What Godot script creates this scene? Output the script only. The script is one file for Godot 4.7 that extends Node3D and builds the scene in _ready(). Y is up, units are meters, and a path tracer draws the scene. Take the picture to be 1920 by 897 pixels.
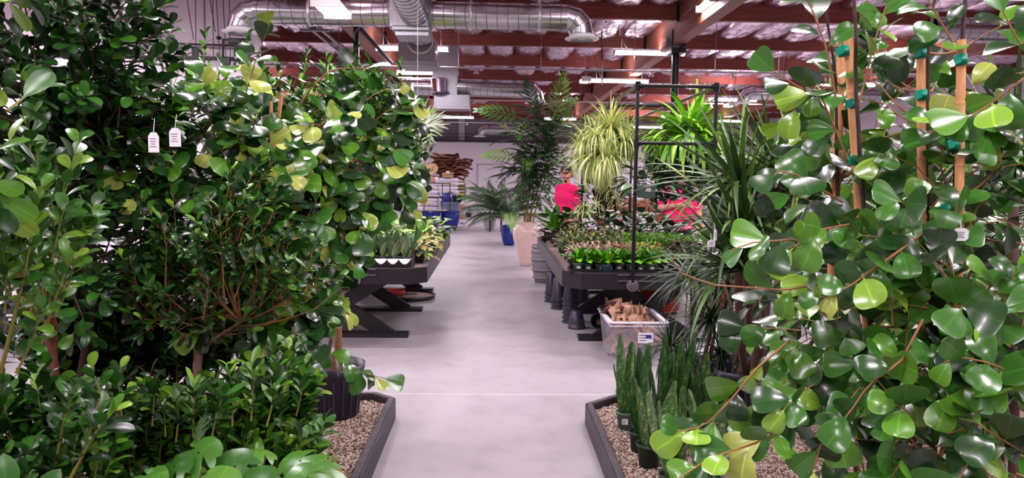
extends Node3D
# A garden centre hall: an aisle between planter beds and display tables, under a timber roof with ducts and long lamps.


func _ready() -> void:
	var cam := Camera3D.new()
	cam.name = "camera"
	cam.position = Vector3(0, 1.6, 0)
	cam.rotation_degrees = Vector3(-5.0, -1.57, 0.75)
	cam.fov = 37.28
	cam.near = 0.05
	cam.far = 120.0
	add_child(cam)
	cam.current = true
	var we := WorldEnvironment.new()
	we.name = "environment"
	var e := Environment.new()
	e.background_mode = Environment.BG_COLOR
	e.background_color = Color(0.5, 0.5, 0.52)
	e.tonemap_mode = Environment.TONE_MAPPER_LINEAR
	e.tonemap_exposure = EXPOSURE
	e.sdfgi_enabled = true
	e.ssao_enabled = true
	e.ssil_enabled = true
	we.environment = e
	add_child(we)
	rng.seed = 7
	make_materials()
	make_lamps()
	make_room()
	make_ducts()
	make_beds()
	make_tables()
	make_left_plants()
	make_right_plants()
	make_table_plants()
	make_back()
	make_people()
	make_small()


const EXPOSURE := 1.75
const LAMP := 4.5
const LAMP_TINT := Color(1.0, 0.955, 0.99)


# ---------- lamps ----------
var strip_mesh: ArrayMesh
var glow_mesh: ArrayMesh


# a long wrap-round lamp hung on two wires; along x, or turned along z
func lamp(at: Vector3, len: float, wid: float, turn: float, label: String, energy := 1.0, wires := true) -> void:
	var t := thing("ceiling_lamp", label, "lamp", at, turn, "long lamps under the roof")
	var s := newst()
	box(s, Vector3(0, 0.045, 0), Vector3(len, 0.05, wid * 0.8), 0.012)
	box(s, Vector3(-len / 2 - 0.008, 0.02, 0), Vector3(0.016, 0.1, wid), 0.006)
	box(s, Vector3(len / 2 + 0.008, 0.02, 0), Vector3(0.016, 0.1, wid), 0.006)
	obj("housing", s, M.lamp_white, t)
	s = newst()
	var pr := []
	for i in 9:
		var a := PI * i / 8.0
		pr.append(Vector2(-cos(a) * wid * 0.48, -sin(a) * 0.045 + 0.02))
	s.set_smooth_group(0)
	for i in 8:
		quad(s, Vector3(-len / 2, pr[i].y, pr[i].x), Vector3(len / 2, pr[i].y, pr[i].x), Vector3(len / 2, pr[i + 1].y, pr[i + 1].x), Vector3(-len / 2, pr[i + 1].y, pr[i + 1].x))
	obj("glowing_diffuser", s, M.glow, t)
	if wires:
		for sx in [-0.4, 0.4]:
			cord(Vector3(sx * len, 0.07, 0), Vector3(sx * len, 4.25 - at.y, 0), 0.003, M.wire, t, "wire")
		cord(Vector3(-0.3 * len, 0.07, 0), Vector3(-0.45 * len, 4.2 - at.y, 0.05), 0.006, M.black, t, "cable", 0.12)
	var l := AreaLight3D.new()
	l.name = "lamp_light"
	l.area_size = Vector2(len * 0.97, wid * 0.9)
	l.rotation_degrees = Vector3(-90, 0, 0)
	l.position = Vector3(0, -0.04, 0)
	l.light_energy = LAMP * energy
	l.light_color = LAMP_TINT
	l.area_range = 40.0
	l.area_attenuation = 2.0
	l.shadow_enabled = true
	t.add_child(l)
	if len < 0.5:
		return
	s = newst()  # the lens also lets a little light out upwards, beside the spine
	for sz in [-1.0, 1.0]:
		box(s, Vector3(0, 0.03, sz * wid * 0.44), Vector3(len * 0.97, 0.006, wid * 0.1))
	obj("upper_glow", s, M.glow, t)
	var u := AreaLight3D.new()
	u.name = "lamp_uplight"
	u.area_size = Vector2(len * 0.97, wid * 0.9)
	u.rotation_degrees = Vector3(90, 0, 0)
	u.position = Vector3(0, 0.08, 0)
	u.light_energy = LAMP * energy * 0.22
	u.light_color = LAMP_TINT
	u.area_range = 40.0
	u.area_attenuation = 2.0
	u.shadow_enabled = true
	t.add_child(u)


func make_lamps() -> void:
	M_glow()
	lamp(Vector3(2.71, 3.783, -12.6), 1.22, 0.16, 0, "long white strip lamp in front of the black steel column")
	lamp(Vector3(-1.407, 3.749, -12.4), 1.22, 0.16, 0, "long strip lamp half hidden behind the square sheet-metal duct box")
	lamp(Vector3(-1.346, 3.66, -14.6), 1.22, 0.16, 0, "long strip lamp just below the square duct box, above the rear duct")
	lamp(Vector3(2.663, 3.654, -15.3), 1.22, 0.16, 0, "long strip lamp low over the hanging spider plant, left of the black column")
	lamp(Vector3(-1.319, 3.629, -25), 1.22, 0.16, 0, "small distant strip lamp above the wall with the door")
	lamp(Vector3(8.172, 3.643, -25), 1.0, 0.16, 0, "small distant strip lamp right behind the hanging fern")
	lamp(Vector3(2.308, 3.629, -25), 1.1, 0.16, 0, "small distant strip lamp behind the top of the tall palm")
	lamp(Vector3(7.449, 3.771, -13), 0.9, 0.16, 0, "strip lamp seen between the bamboo stakes of the right-hand tree")
	lamp(Vector3(7.459, 3.622, -15), 1.22, 0.16, 0, "strip lamp behind the leaves left of the thickest bamboo stake")
	lamp(Vector3(-1.854, 3.456, -8.3), 0.6, 0.33, PI / 2, "wide bright lamp at the top left, under the round duct")
	lamp(Vector3(2.988, 3.961, -9.8), 0.62, 0.36, PI / 2, "wide bright lamp at the top right, below the big laminated beam")
	lamp(Vector3(1.945, 3.672, -15.4), 0.4, 0.2, PI / 2, "small square lamp touching the left end of the strip lamp over the spider plant", 0.5)
	lamp(Vector3(2.045, 3.756, -20), 0.4, 0.24, PI / 2, "small lamp above the feathery tip of the tall palm", 0.5)
	lamp(Vector3(-1.9, 3.372, -20), 0.4, 0.26, PI / 2, "small lamp above the grey staghorn fern", 0.5)
	lamp(Vector3(-1.884, 3.394, -16.5), 0.4, 0.22, PI / 2, "small lamp at the edge of the left foliage, above the staghorn fern", 0.5)
	lamp(Vector3(5.478, 3.317, -16.5), 0.4, 0.22, PI / 2, "small lamp right of the fern frame, under a duct elbow", 0.5)
	lamp(Vector3(5.808, 3.446, -14.5), 0.4, 0.24, PI / 2, "small lamp above the strap-leaved plants, right of the duct elbow", 0.5)
	var k := 0
	for z in [-6.6, -3.6, -0.6, 2.6]:  # the same lamps go on over the beds, above the frame
		for x in [-4.2, -1.4, 1.6, 4.4]:
			lamp(Vector3(x, 3.85, z), 1.22, 0.16, 0, "long strip lamp over the planter beds, %s row from the tables, %s from the left" % [ORD[k / 4], ORD[k % 4]], 1.0, false)
			k += 1
	k = 0
	for z in [-7.7, -18.0, -23.0, -28.0]:
		for x in [-6.4, 6.0]:
			lamp(Vector3(x, 3.6, z), 1.22, 0.16, 0, "strip lamp hidden behind the %s trees, %s from the front" % ["left" if x < 0 else "right-hand", ORD[k / 2]], 2.7, false)
			k += 1


func M_glow() -> void:
	var m := mat("glow", Color(1, 1, 1), 0.5)
	m.emission_enabled = true
	m.emission = Color(1.0, 0.99, 0.97)
	m.emission_energy_multiplier = 2.2


# ---------- materials of the scene ----------
func make_materials() -> void:
	mat("lamp_white", Color(0.86, 0.85, 0.86), 0.4)
	mat("wire", Color(0.6, 0.58, 0.6), 0.4, 0.6)
	mat("black", Color(0.035, 0.035, 0.04), 0.45)
	mat("black_steel", Color(0.05, 0.045, 0.055), 0.35, 0.3)
	mat("pipe_white", Color(0.72, 0.68, 0.71), 0.45)
	mat("seam_dark", Color(0.46, 0.45, 0.48), 0.4, 0.85)
	mat("dark_pipe", Color(0.17, 0.1, 0.11), 0.5)
	mat("plug_blue", Color(0.1, 0.11, 0.24), 0.8)
	mat("white_plastic", Color(0.9, 0.89, 0.9), 0.5)
	mat("green_tie", Color(0.03, 0.56, 0.45), 0.35)
	mat("soil", Color(0.16, 0.12, 0.1), 0.95)
	mat("green_pot", Color(0.36, 0.44, 0.4), 0.45)
	mat("blue_pot", Color(0.2, 0.33, 0.38), 0.45)
	mat("olive_pot", Color(0.13, 0.19, 0.13), 0.4)
	mat("dark_pot", Color(0.16, 0.18, 0.18), 0.4)
	mat("terracotta", Color(0.72, 0.25, 0.2), 0.7)
	mat("copper_tray", Color(0.44, 0.25, 0.23), 0.5, 0.1)
	mat("pink_shirt", Color(0.93, 0.05, 0.4), 0.85)
	mat("hair", Color(0.07, 0.05, 0.045), 0.8)
	mat("cap_cloth", Color(0.2, 0.13, 0.13), 0.85)
	mat("skin", Color(0.78, 0.54, 0.47), 0.55)
	mat("trousers", Color(0.13, 0.13, 0.16), 0.9)
	mat("shoe", Color(0.08, 0.07, 0.07), 0.7)
	mat("eye_white", Color(0.9, 0.88, 0.86), 0.3)
	mat("print_grey", Color(0.4, 0.4, 0.45), 0.7)
	mat("straw", Color(0.84, 0.7, 0.54), 0.85)
	mat("pale_straw", Color(0.9, 0.82, 0.68), 0.8)
	mat("can_blue", Color(0.04, 0.12, 0.55), 0.35)
	mat("bag_white", Color(0.85, 0.82, 0.87), 0.5)
	mat("bag_yellow", Color(0.78, 0.66, 0.26), 0.55)
	mat("bag_tan", Color(0.66, 0.62, 0.52), 0.55)
	mat("bag_olive", Color(0.42, 0.4, 0.3), 0.55)
	mat("foil_tape", Color(0.85, 0.8, 0.84), 0.35, 0.8)
	mat("door_trim", Color(0.66, 0.63, 0.66), 0.6)
	mat("wall_trim", Color(0.36, 0.33, 0.36), 0.6)
	mat("tie_red", Color(0.8, 0.12, 0.1), 0.6)
	var m := mat("floor", Color.WHITE, 0.42)
	m.albedo_texture = noise(11, 0.006, 6, [Color(0.615, 0.585, 0.605), Color(0.645, 0.615, 0.635), Color(0.66, 0.63, 0.65), Color(0.685, 0.655, 0.67)], 1024)
	triplanar(m, Vector3(0.16, 0.16, 0.16))
	m.detail_enabled = true
	m.detail_blend_mode = BaseMaterial3D.BLEND_MODE_MUL
	m.detail_albedo = noise(5, 0.05, 5, [Color(0.93, 0.93, 0.93), Color(1, 1, 1), Color(1, 1, 1)], 512)
	m.roughness_texture = noise(21, 0.01, 4, [greys(0, 0.75), greys(0, 1.0)], 256)
	mat("joint", Color(0.9, 0.87, 0.88), 0.8)
	noisy("wall", Color(0.8, 0.77, 0.8), Color(0.83, 0.8, 0.83), 0.75, Vector3.ONE * 0.3, 3, 0.0, true)
	noisy("wall_upper", Color(0.5, 0.47, 0.5), Color(0.54, 0.51, 0.54), 0.8, Vector3.ONE * 0.3, 4, 0.0, true)
	noisy("wall_grey", Color(0.76, 0.71, 0.75), Color(0.8, 0.75, 0.79), 0.8, Vector3.ONE * 0.3, 5, 0.0, true)
	noisy("joist", Color(0.38, 0.15, 0.12), Color(0.57, 0.26, 0.195), 0.6, Vector3(0.25, 5, 5), 6, 0.0, true)
	noisy("glulam", Color(0.45, 0.235, 0.17), Color(0.6, 0.345, 0.255), 0.55, Vector3(5, 5, 0.25), 7, 0.0, true)
	m = mat("foil", Color(0.9, 0.83, 0.87), 0.24, 1.0)
	m.albedo_texture = noise(48, 0.012, 5, [Color(0.72, 0.68, 0.72), Color(0.95, 0.92, 0.95), Color(1, 1, 1)], 512)
	m.normal_enabled = true
	m.normal_texture = bump(8, 0.01, 3.0, 512)
	m.normal_scale = 1.0
	triplanar(m, Vector3(1.2, 1.2, 1.2))
	m = mat("duct", Color(0.74, 0.73, 0.75), 0.26, 0.95)
	m.roughness_texture = noise(9, 0.03, 4, [greys(0, 0.7), greys(0, 1.0)])
	triplanar(m, Vector3.ONE * 1.5)
	m = noisy("sheet_metal", Color(0.55, 0.54, 0.57), Color(0.7, 0.69, 0.72), 0.45, Vector3.ONE * 2.5, 10, 0.75, true, 0.05)
	noisy("bed_wood", Color(0.1, 0.08, 0.1), Color(0.26, 0.21, 0.24), 0.5, Vector3(3, 3, 1.2), 12, 0.0, true, 0.03)
	noisy("table_wood", Color(0.075, 0.06, 0.078), Color(0.17, 0.14, 0.17), 0.42, Vector3(3, 3, 1.2), 13, 0.0, true, 0.03)
	noisy("worn_edge", Color(0.2, 0.165, 0.185), Color(0.38, 0.33, 0.36), 0.6, Vector3(5, 5, 2), 14, 0.0, true, 0.03)
	noisy("gravel_base", Color(0.36, 0.28, 0.25), Color(0.6, 0.51, 0.46), 0.9, Vector3.ONE * 8, 15, 0.0, true, 0.08)
	noisy("sand", Color(0.4, 0.32, 0.3), Color(0.66, 0.55, 0.5), 0.95, Vector3.ONE * 6, 16, 0.0, true, 0.08)
	noisy("bark_red", Color(0.33, 0.17, 0.13), Color(0.55, 0.33, 0.26), 0.8, Vector3(14, 4, 14), 17, 0.0, false, 0.03)
	noisy("bark_pink", Color(0.5, 0.36, 0.32), Color(0.68, 0.53, 0.48), 0.75, Vector3(14, 4, 14), 18, 0.0, false, 0.03)
	noisy("bark_tan", Color(0.42, 0.27, 0.16), Color(0.66, 0.5, 0.34), 0.75, Vector3(18, 6, 18), 19, 0.0, false, 0.03)
	noisy("bark_dark", Color(0.16, 0.1, 0.09), Color(0.32, 0.22, 0.18), 0.8, Vector3(14, 4, 14), 20, 0.0, false, 0.03)
	noisy("cane_bark", Color(0.27, 0.19, 0.17), Color(0.5, 0.38, 0.34), 0.8, Vector3(6, 30, 6), 22, 0.0, false, 0.03)
	mat("twig_brown", Color(0.56, 0.37, 0.22), 0.65)
	mat("twig_green", Color(0.5, 0.48, 0.22), 0.6)
	mat("twig_dark", Color(0.26, 0.16, 0.12), 0.7)
	noisy("bamboo", Color(0.76, 0.53, 0.33), Color(0.92, 0.7, 0.5), 0.5, Vector3(30, 3, 30), 23, 0.0, false, 0.02)
	noisy("nursery_pot", Color(0.15, 0.135, 0.19), Color(0.3, 0.27, 0.36), 0.4, Vector3.ONE * 6, 24, 0.0, false, 0.03)
	noisy("urn_beige", Color(0.83, 0.71, 0.67), Color(0.92, 0.81, 0.77), 0.3, Vector3(2, 4, 2), 25, 0.0, false, 0.02)
	noisy("glaze_blue", Color(0.03, 0.08, 0.4), Color(0.16, 0.3, 0.72), 0.18, Vector3(9, 2, 9), 26, 0.0, false, 0.04)
	noisy("glaze_grey", Color(0.34, 0.38, 0.48), Color(0.5, 0.53, 0.62), 0.3, Vector3(9, 2, 9), 27, 0.0, false, 0.04)
	noisy("barrel", Color(0.34, 0.315, 0.33), Color(0.76, 0.72, 0.74), 0.7, Vector3(3, 9, 3), 28, 0.0, false, 0.05)
	noisy("pale_pot", Color(0.62, 0.58, 0.58), Color(0.78, 0.75, 0.74), 0.6, Vector3.ONE * 4, 29, 0.0, false, 0.03)
	noisy("paper", Color(0.6, 0.45, 0.36), Color(0.73, 0.57, 0.48), 0.85, Vector3.ONE * 3, 30, 0.0, false, 0.02)
	noisy("bark_slab", Color(0.3, 0.15, 0.11), Color(0.66, 0.38, 0.29), 0.9, Vector3(2, 8, 8), 31, 0.0, false, 0.03)
	noisy("driftwood", Color(0.42, 0.27, 0.2), Color(0.72, 0.52, 0.42), 0.85, Vector3.ONE * 4, 32, 0.0, false, 0.03)
	m = mat("clear_tub", Color(0.86, 0.84, 0.9, 0.25), 0.3)
	m.transparency = BaseMaterial3D.TRANSPARENCY_ALPHA
	# leaf pictures
	var vein := leaf_tex(func(u, v):
		var a := absf(u)
		var c := Color(0.84, 0.85, 0.82)
		if a < 0.07:
			c = Color(0.98, 1.0, 0.86)
		elif fposmod((v - a * 0.22) * 9.0, 1.0) < 0.1:
			c = Color(0.9, 0.92, 0.85)
		if a > 0.93:
			c = Color(0.93, 0.96, 0.84)
		return c)
	var plain := leaf_tex(func(u, v): return Color(0.9, 0.9, 0.88) if absf(u) > 0.12 else Color(0.98, 1.0, 0.9))
	var banded := leaf_tex(func(u, v):
		var w: float = v * 26.0 + sin(u * 3.0 + v * 40.0) * 0.35 + sin(v * 93.0) * 0.3
		var k: float = fposmod(w, 1.0)
		var lo := Color(0.5, 0.58, 0.52)
		var hi := Color(1.0, 1.0, 0.95)
		return lo.lerp(hi, smoothstep(0.3, 0.5, k) * (1.0 - smoothstep(0.75, 0.95, k)) * (0.6 + 0.4 * sin(v * 31.0 + u * 5.0))))
	var edged := leaf_tex(func(u, v):
		if absf(u) > 0.8:
			return Color(1.0, 1.0, 0.86)
		var k := fposmod(v * 20.0 + sin(u * 4.0) * 0.4, 1.0)
		return Color(0.5, 0.57, 0.5).lerp(Color(0.8, 0.86, 0.78), smoothstep(0.5, 0.8, k)))
	var striped := leaf_tex(func(u, v): return Color(0.7, 0.85, 0.5) if absf(u) < 0.35 else Color(1.0, 1.0, 0.9))
	var rib := leaf_tex(func(u, v): return Color(1.0, 1.0, 0.75) if absf(u) < 0.16 else Color(0.6, 0.72, 0.5) if fposmod(v * 13.0 - absf(u) * 2.0, 1.0) < 0.6 else Color(0.75, 0.86, 0.6))
	var nz := FastNoiseLite.new()
	nz.seed = 4
	nz.frequency = 0.06
	var splash := leaf_tex(func(u, v):
		var k := nz.get_noise_2d(u * 40.0, v * 60.0) + nz.get_noise_2d(u * 90.0 + 300.0, v * 130.0) * 0.5
		return Color(1.0, 1.0, 0.86) if k > 0.12 else Color(0.42, 0.6, 0.36) if absf(u) > 0.08 else Color(0.8, 0.85, 0.6))
	var webbed := leaf_tex(func(u, v):
		var a := absf(u)
		if a < 0.1 or fposmod((v - a * 0.3) * 6.0, 1.0) < 0.24:
			return Color(1.0, 1.0, 0.95)
		return Color(0.38, 0.44, 0.38))
	var redcore := leaf_tex(func(u, v):
		var a := absf(u)
		if a > 0.82 or v > 0.94:
			return Color(0.6, 0.75, 0.6)
		return Color(1.0, 0.62, 0.7) if a < 0.1 or fposmod((v - a * 0.3) * 5.0, 1.0) < 0.12 else Color(0.75, 0.5, 0.55))
	# kinds of leaf: shapes, tones from dark to light
	var deep := Color(0.13, 0.235, 0.125)
	var dark := Color(0.175, 0.34, 0.15)
	var mid := Color(0.255, 0.475, 0.165)
	var fresh := Color(0.38, 0.6, 0.19)
	var lime := Color(0.56, 0.74, 0.25)
	var pale := Color(0.72, 0.77, 0.38)
	kind("oval", [leaf(0.5, 0.75, 0.5, 0.5, 0.25), leaf(0.46, 0.7, 0.55, 0.9, 0.35), leaf(0.52, 0.8, 0.45, 0.15, 0.2, 0.12, 6, 4, 0.25)], [deep, dark, mid, fresh, lime], vein, 0.3, 0.22)
	kind("tri", [leaf(0.84, 0.95, 0.3, 0.5, 0.12, 0.12, 8), leaf(0.76, 0.85, 0.33, 0.9, 0.25, 0.1, 8, 4, 0.2), leaf(0.82, 0.95, 0.29, 0.1, 0.3, 0.12, 8), leaf(0.72, 0.8, 0.38, 0.6, -0.15, 0.1, 8, 4, -0.3, 0.012)], [deep, dark, mid, fresh, lime, pale], vein, 0.24, 0.3, 0.3)
	kind("small", [leaf(0.4, 0.65, 0.6, 0.5, 0.3), leaf(0.38, 0.7, 0.5, 0.9, 0.4), leaf(0.42, 0.7, 0.6, 0.1, 0.25)], [deep, dark, mid, fresh, lime], vein, 0.32, 0.22)
	kind("strap", [leaf(0.056, 0.2, 0.75, 0.25, 0.5, 0.0, 8, 2), leaf(0.054, 0.2, 0.75, 0.7, 0.5, 0.0, 8, 2), leaf(0.05, 0.2, 0.75, 1.3, 0.4, 0.0, 8, 2), leaf(0.07, 0.2, 0.75, 2.3, 0.4, 0.0, 8, 2)], [Color(0.15, 0.24, 0.13), Color(0.23, 0.36, 0.17), Color(0.36, 0.52, 0.2), Color(0.54, 0.64, 0.32)], plain, 0.46, 0.15)
	kind("grass", [leaf(0.048, 0.2, 0.8, 0.3, 0.4, 0.0, 8, 2), leaf(0.048, 0.2, 0.8, 0.9, 0.4, 0.0, 8, 2), leaf(0.046, 0.2, 0.8, 1.5, 0.4, 0.0, 8, 2), leaf(0.046, 0.2, 0.8, 2.4, 0.4, 0.0, 8, 2)], [Color(0.12, 0.19, 0.11), Color(0.19, 0.29, 0.14), Color(0.3, 0.42, 0.2)], plain, 0.38, 0.12)
	kind("spider", [leaf(0.036, 0.2, 0.8, 0.9, 0.3, 0.0, 9, 2), leaf(0.034, 0.2, 0.8, 1.8, 0.3, 0.0, 9, 2), leaf(0.034, 0.2, 0.8, 2.5, 0.3, 0.0, 9, 2)], [Color(0.62, 0.66, 0.36), Color(0.78, 0.8, 0.56), Color(0.9, 0.9, 0.72)], striped, 0.4, 0.2)
	kind("blade", [leaf(0.135, 0.16, 0.34, 0.1, 0.7, 0.0, 8, 4), leaf(0.125, 0.16, 0.32, 0.3, 0.8, 0.0, 8, 4, 0.6), leaf(0.14, 0.16, 0.34, -0.2, 0.6, 0.0, 8, 4, -0.7)], [Color(0.2, 0.33, 0.19), Color(0.33, 0.52, 0.27), Color(0.46, 0.63, 0.34), Color(0.62, 0.73, 0.5)], banded, 0.35, 0.1)
	kind("stubby_blade", [leaf(0.36, 0.35, 0.55, 0.1, 0.8, 0.0, 7, 4), leaf(0.34, 0.35, 0.6, 0.35, 0.7, 0.0, 7, 4, 0.4)], [Color(0.28, 0.4, 0.28), Color(0.45, 0.58, 0.42), Color(0.68, 0.74, 0.58)], edged, 0.35, 0.1)
	kind("nest", [leaf(0.26, 0.55, 0.45, 0.5, 0.3, 0.02, 8, 4, 0.1, 0.02), leaf(0.24, 0.55, 0.45, 1.0, 0.3, 0.02, 8, 4, -0.2, 0.025), leaf(0.28, 0.6, 0.4, 1.5, 0.25, 0.02, 8, 4, 0.2, 0.02)], [Color(0.2, 0.42, 0.12), Color(0.33, 0.6, 0.14), Color(0.5, 0.74, 0.17), Color(0.64, 0.82, 0.2)], rib, 0.38, 0.3)
	kind("heart", [leaf(0.72, 0.32, 0.75, 0.9, 0.25, 0.16), leaf(0.66, 0.32, 0.8, 1.3, 0.3, 0.16, 6, 4, 0.2), leaf(0.7, 0.35, 0.75, 0.4, 0.2, 0.16)], [Color(0.13, 0.25, 0.13), Color(0.22, 0.42, 0.15), Color(0.4, 0.6, 0.2), Color(0.62, 0.76, 0.3)], vein, 0.3, 0.25)
	kind("splash_heart", [leaf(0.62, 0.35, 0.75, 0.8, 0.25, 0.16), leaf(0.55, 0.4, 0.75, 1.2, 0.3, 0.16)], [Color(0.5, 0.62, 0.32), Color(0.68, 0.78, 0.4), Color(0.82, 0.86, 0.56), Color(0.85, 0.68, 0.5)], splash, 0.35, 0.3)
	kind("lance", [leaf(0.36, 0.45, 0.75, 0.8, 0.3, 0.2), leaf(0.32, 0.45, 0.8, 1.2, 0.35, 0.2, 6, 4, 0.2), leaf(0.36, 0.45, 0.7, 0.4, 0.3, 0.2)], [Color(0.1, 0.18, 0.11), Color(0.16, 0.28, 0.15), Color(0.28, 0.42, 0.26), Color(0.5, 0.6, 0.48)], vein, 0.3, 0.15)
	kind("web", [leaf(0.7, 0.5, 0.6, 0.5, 0.25, 0.1), leaf(0.66, 0.5, 0.6, 0.9, 0.3, 0.1)], [Color(0.36, 0.46, 0.32), Color(0.55, 0.62, 0.5), Color(0.72, 0.74, 0.66)], webbed, 0.4, 0.15)
	kind("begonia", [leaf(0.8, 0.35, 0.7, 0.8, 0.2, 0.2), leaf(0.74, 0.4, 0.65, 1.2, 0.3, 0.2, 6, 4, 0.3)], [Color(0.2, 0.06, 0.09), Color(0.3, 0.08, 0.14), Color(0.46, 0.14, 0.25), Color(0.72, 0.58, 0.62)], redcore, 0.35, 0.12)
	kind("bit", [leaf(0.62, 0.5, 0.55, 0.5, 0.25, 0.08, 3, 2), leaf(0.56, 0.55, 0.55, 0.9, 0.3, 0.08, 3, 2)], [Color(0.2, 0.32, 0.16), Color(0.33, 0.55, 0.17), Color(0.5, 0.75, 0.2), Color(0.8, 0.78, 0.42), Color(0.86, 0.58, 0.64), Color(0.9, 0.82, 0.82), Color(0.42, 0.45, 0.36)], plain, 0.45, 0.25)
	kind("frond", [frond(17, 0.3, 0.03, 0.9, 0.6), frond(17, 0.28, 0.03, 1.4, 0.7), frond(15, 0.3, 0.034, 0.5, 0.5)], [Color(0.12, 0.22, 0.11), Color(0.19, 0.34, 0.15), Color(0.3, 0.5, 0.2), Color(0.46, 0.62, 0.27)], plain, 0.35, 0.12)
	kind("fishtail", [frond(9, 0.34, 0.075, 0.7, 0.5), frond(8, 0.32, 0.08, 1.1, 0.6)], [Color(0.11, 0.21, 0.1), Color(0.17, 0.32, 0.13), Color(0.3, 0.48, 0.19), Color(0.46, 0.62, 0.26)], plain, 0.35, 0.12)
	kind("fern", [frond(34, 0.085, 0.024, 1.2, 0.3), frond(34, 0.08, 0.024, 2.0, 0.4), frond(30, 0.075, 0.026, 0.4, 0.2)], [Color(0.2, 0.42, 0.08), Color(0.38, 0.66, 0.12), Color(0.56, 0.8, 0.2), Color(0.7, 0.88, 0.32)], plain, 0.5, 0.35)
	kind("antler", [antler(0.6), antler(1.2)], [Color(0.4, 0.46, 0.38), Color(0.58, 0.62, 0.54), Color(0.52, 0.64, 0.34)], plain, 0.6, 0.15)
	kind("monstera", [monstera(0.5), monstera(0.9), monstera(0.2)], [Color(0.22, 0.42, 0.14), Color(0.29, 0.5, 0.165), Color(0.37, 0.57, 0.2)], leaf_tex(func(u, v): return Color(0.98, 1.0, 0.85) if absf(u) < 0.035 else Color(0.9, 0.94, 0.84) if fposmod((v - absf(u) * 0.3) * 7.0, 1.0) < 0.07 else Color(0.84, 0.86, 0.82)), 0.28, 0.25)


# a feathery frond of unit length along z
func frond(n: int, ll: float, lw: float, bend: float, droop: float) -> ArrayMesh:
	var s := newst()
	s.set_smooth_group(0)
	var p := Vector3.ZERO
	var ang := -bend * 0.35
	var pts := []
	for i in n + 1:
		pts.append([p, ang])
		ang += bend / n
		p += Vector3(0, -sin(ang), cos(ang)) / n
	for i in range(0, n + 1):
		var t := float(i) / n
		if t < 0.14:
			continue
		var l := ll * (0.55 + 0.45 * sin(PI * clampf((t - 0.1) / 0.75, 0, 1))) * (1.0 if t < 0.85 else 0.75)
		var a0: float = pts[i][1]
		var fwd := Vector3(0, -sin(a0), cos(a0))
		var up := Vector3(0, cos(a0), sin(a0))
		for sd in [-1.0, 1.0]:
			var lean := lerpf(1.15, 0.35, t)
			var d := (Vector3(sd, 0, 0) * sin(lean) + fwd * cos(lean) + up * 0.12).normalized()
			var wv := up.cross(d).normalized() * lw * 0.5
			var b0: Vector3 = pts[i][0]
			var m := b0 + d * l * 0.45 + Vector3(0, -droop * l * 0.12, 0)
			var tip := b0 + d * l + Vector3(0, -droop * l * 0.6, 0)
			var q := [b0, m - wv, tip, m + wv]
			for j in [0, 3, 2, 0, 2, 1]:
				s.set_uv(Vector2(0.25 if j == 1 else 0.75, t))
				s.add_vertex(q[j])
	for i in n:
		var w := lerpf(0.012, 0.003, float(i) / n)
		var q := [pts[i][0] + Vector3(-w, 0.001, 0), pts[i + 1][0] + Vector3(-w, 0.001, 0), pts[i + 1][0] + Vector3(w, 0.001, 0), pts[i][0] + Vector3(w, 0.001, 0)]
		for j in [0, 2, 1, 0, 3, 2]:
			s.set_uv(Vector2(0.5, 0.5))
			s.add_vertex(q[j])
	s.generate_normals()
	return s.commit()


# a strip along a path with given half widths, for lobed and forked leaves
func ribbon(s: SurfaceTool, pts: Array, ws: Array, up: Vector3) -> void:
	for i in pts.size() - 1:
		var d: Vector3 = (pts[i + 1] - pts[i]).normalized()
		var x := up.cross(d).normalized()
		var d2: Vector3 = (pts[mini(i + 2, pts.size() - 1)] - pts[i]).normalized()
		var x2 := up.cross(d2).normalized()
		var q := [pts[i] - x * ws[i], pts[i + 1] - x2 * ws[i + 1], pts[i + 1] + x2 * ws[i + 1], pts[i] + x * ws[i]]
		for j in [0, 2, 1, 0, 3, 2]:
			s.set_uv(Vector2(0.2 if j < 2 else 0.8, float(i) / pts.size()))
			s.add_vertex(q[j])


func antler(bend: float) -> ArrayMesh:
	var s := newst()
	s.set_smooth_group(0)
	var f := func(t: float, x: float) -> Vector3: return Vector3(x, -bend * 0.4 * t * t + 0.15 * t, t)
	ribbon(s, [f.call(0.0, 0.0), f.call(0.25, 0.0), f.call(0.5, 0.0)], [0.02, 0.06, 0.1], Vector3.UP)
	for sd in [-1.0, 1.0]:
		ribbon(s, [f.call(0.48, sd * 0.05), f.call(0.62, sd * 0.12), f.call(0.72, sd * 0.17)], [0.055, 0.05, 0.055], Vector3.UP)
		ribbon(s, [f.call(0.7, sd * 0.145), f.call(0.85, sd * 0.17), f.call(1.0, sd * 0.16)], [0.028, 0.025, 0.004], Vector3.UP)
		ribbon(s, [f.call(0.7, sd * 0.2), f.call(0.82, sd * 0.28), f.call(0.93, sd * 0.36)], [0.028, 0.025, 0.004], Vector3.UP)
	s.generate_normals()
	return s.commit()


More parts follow.
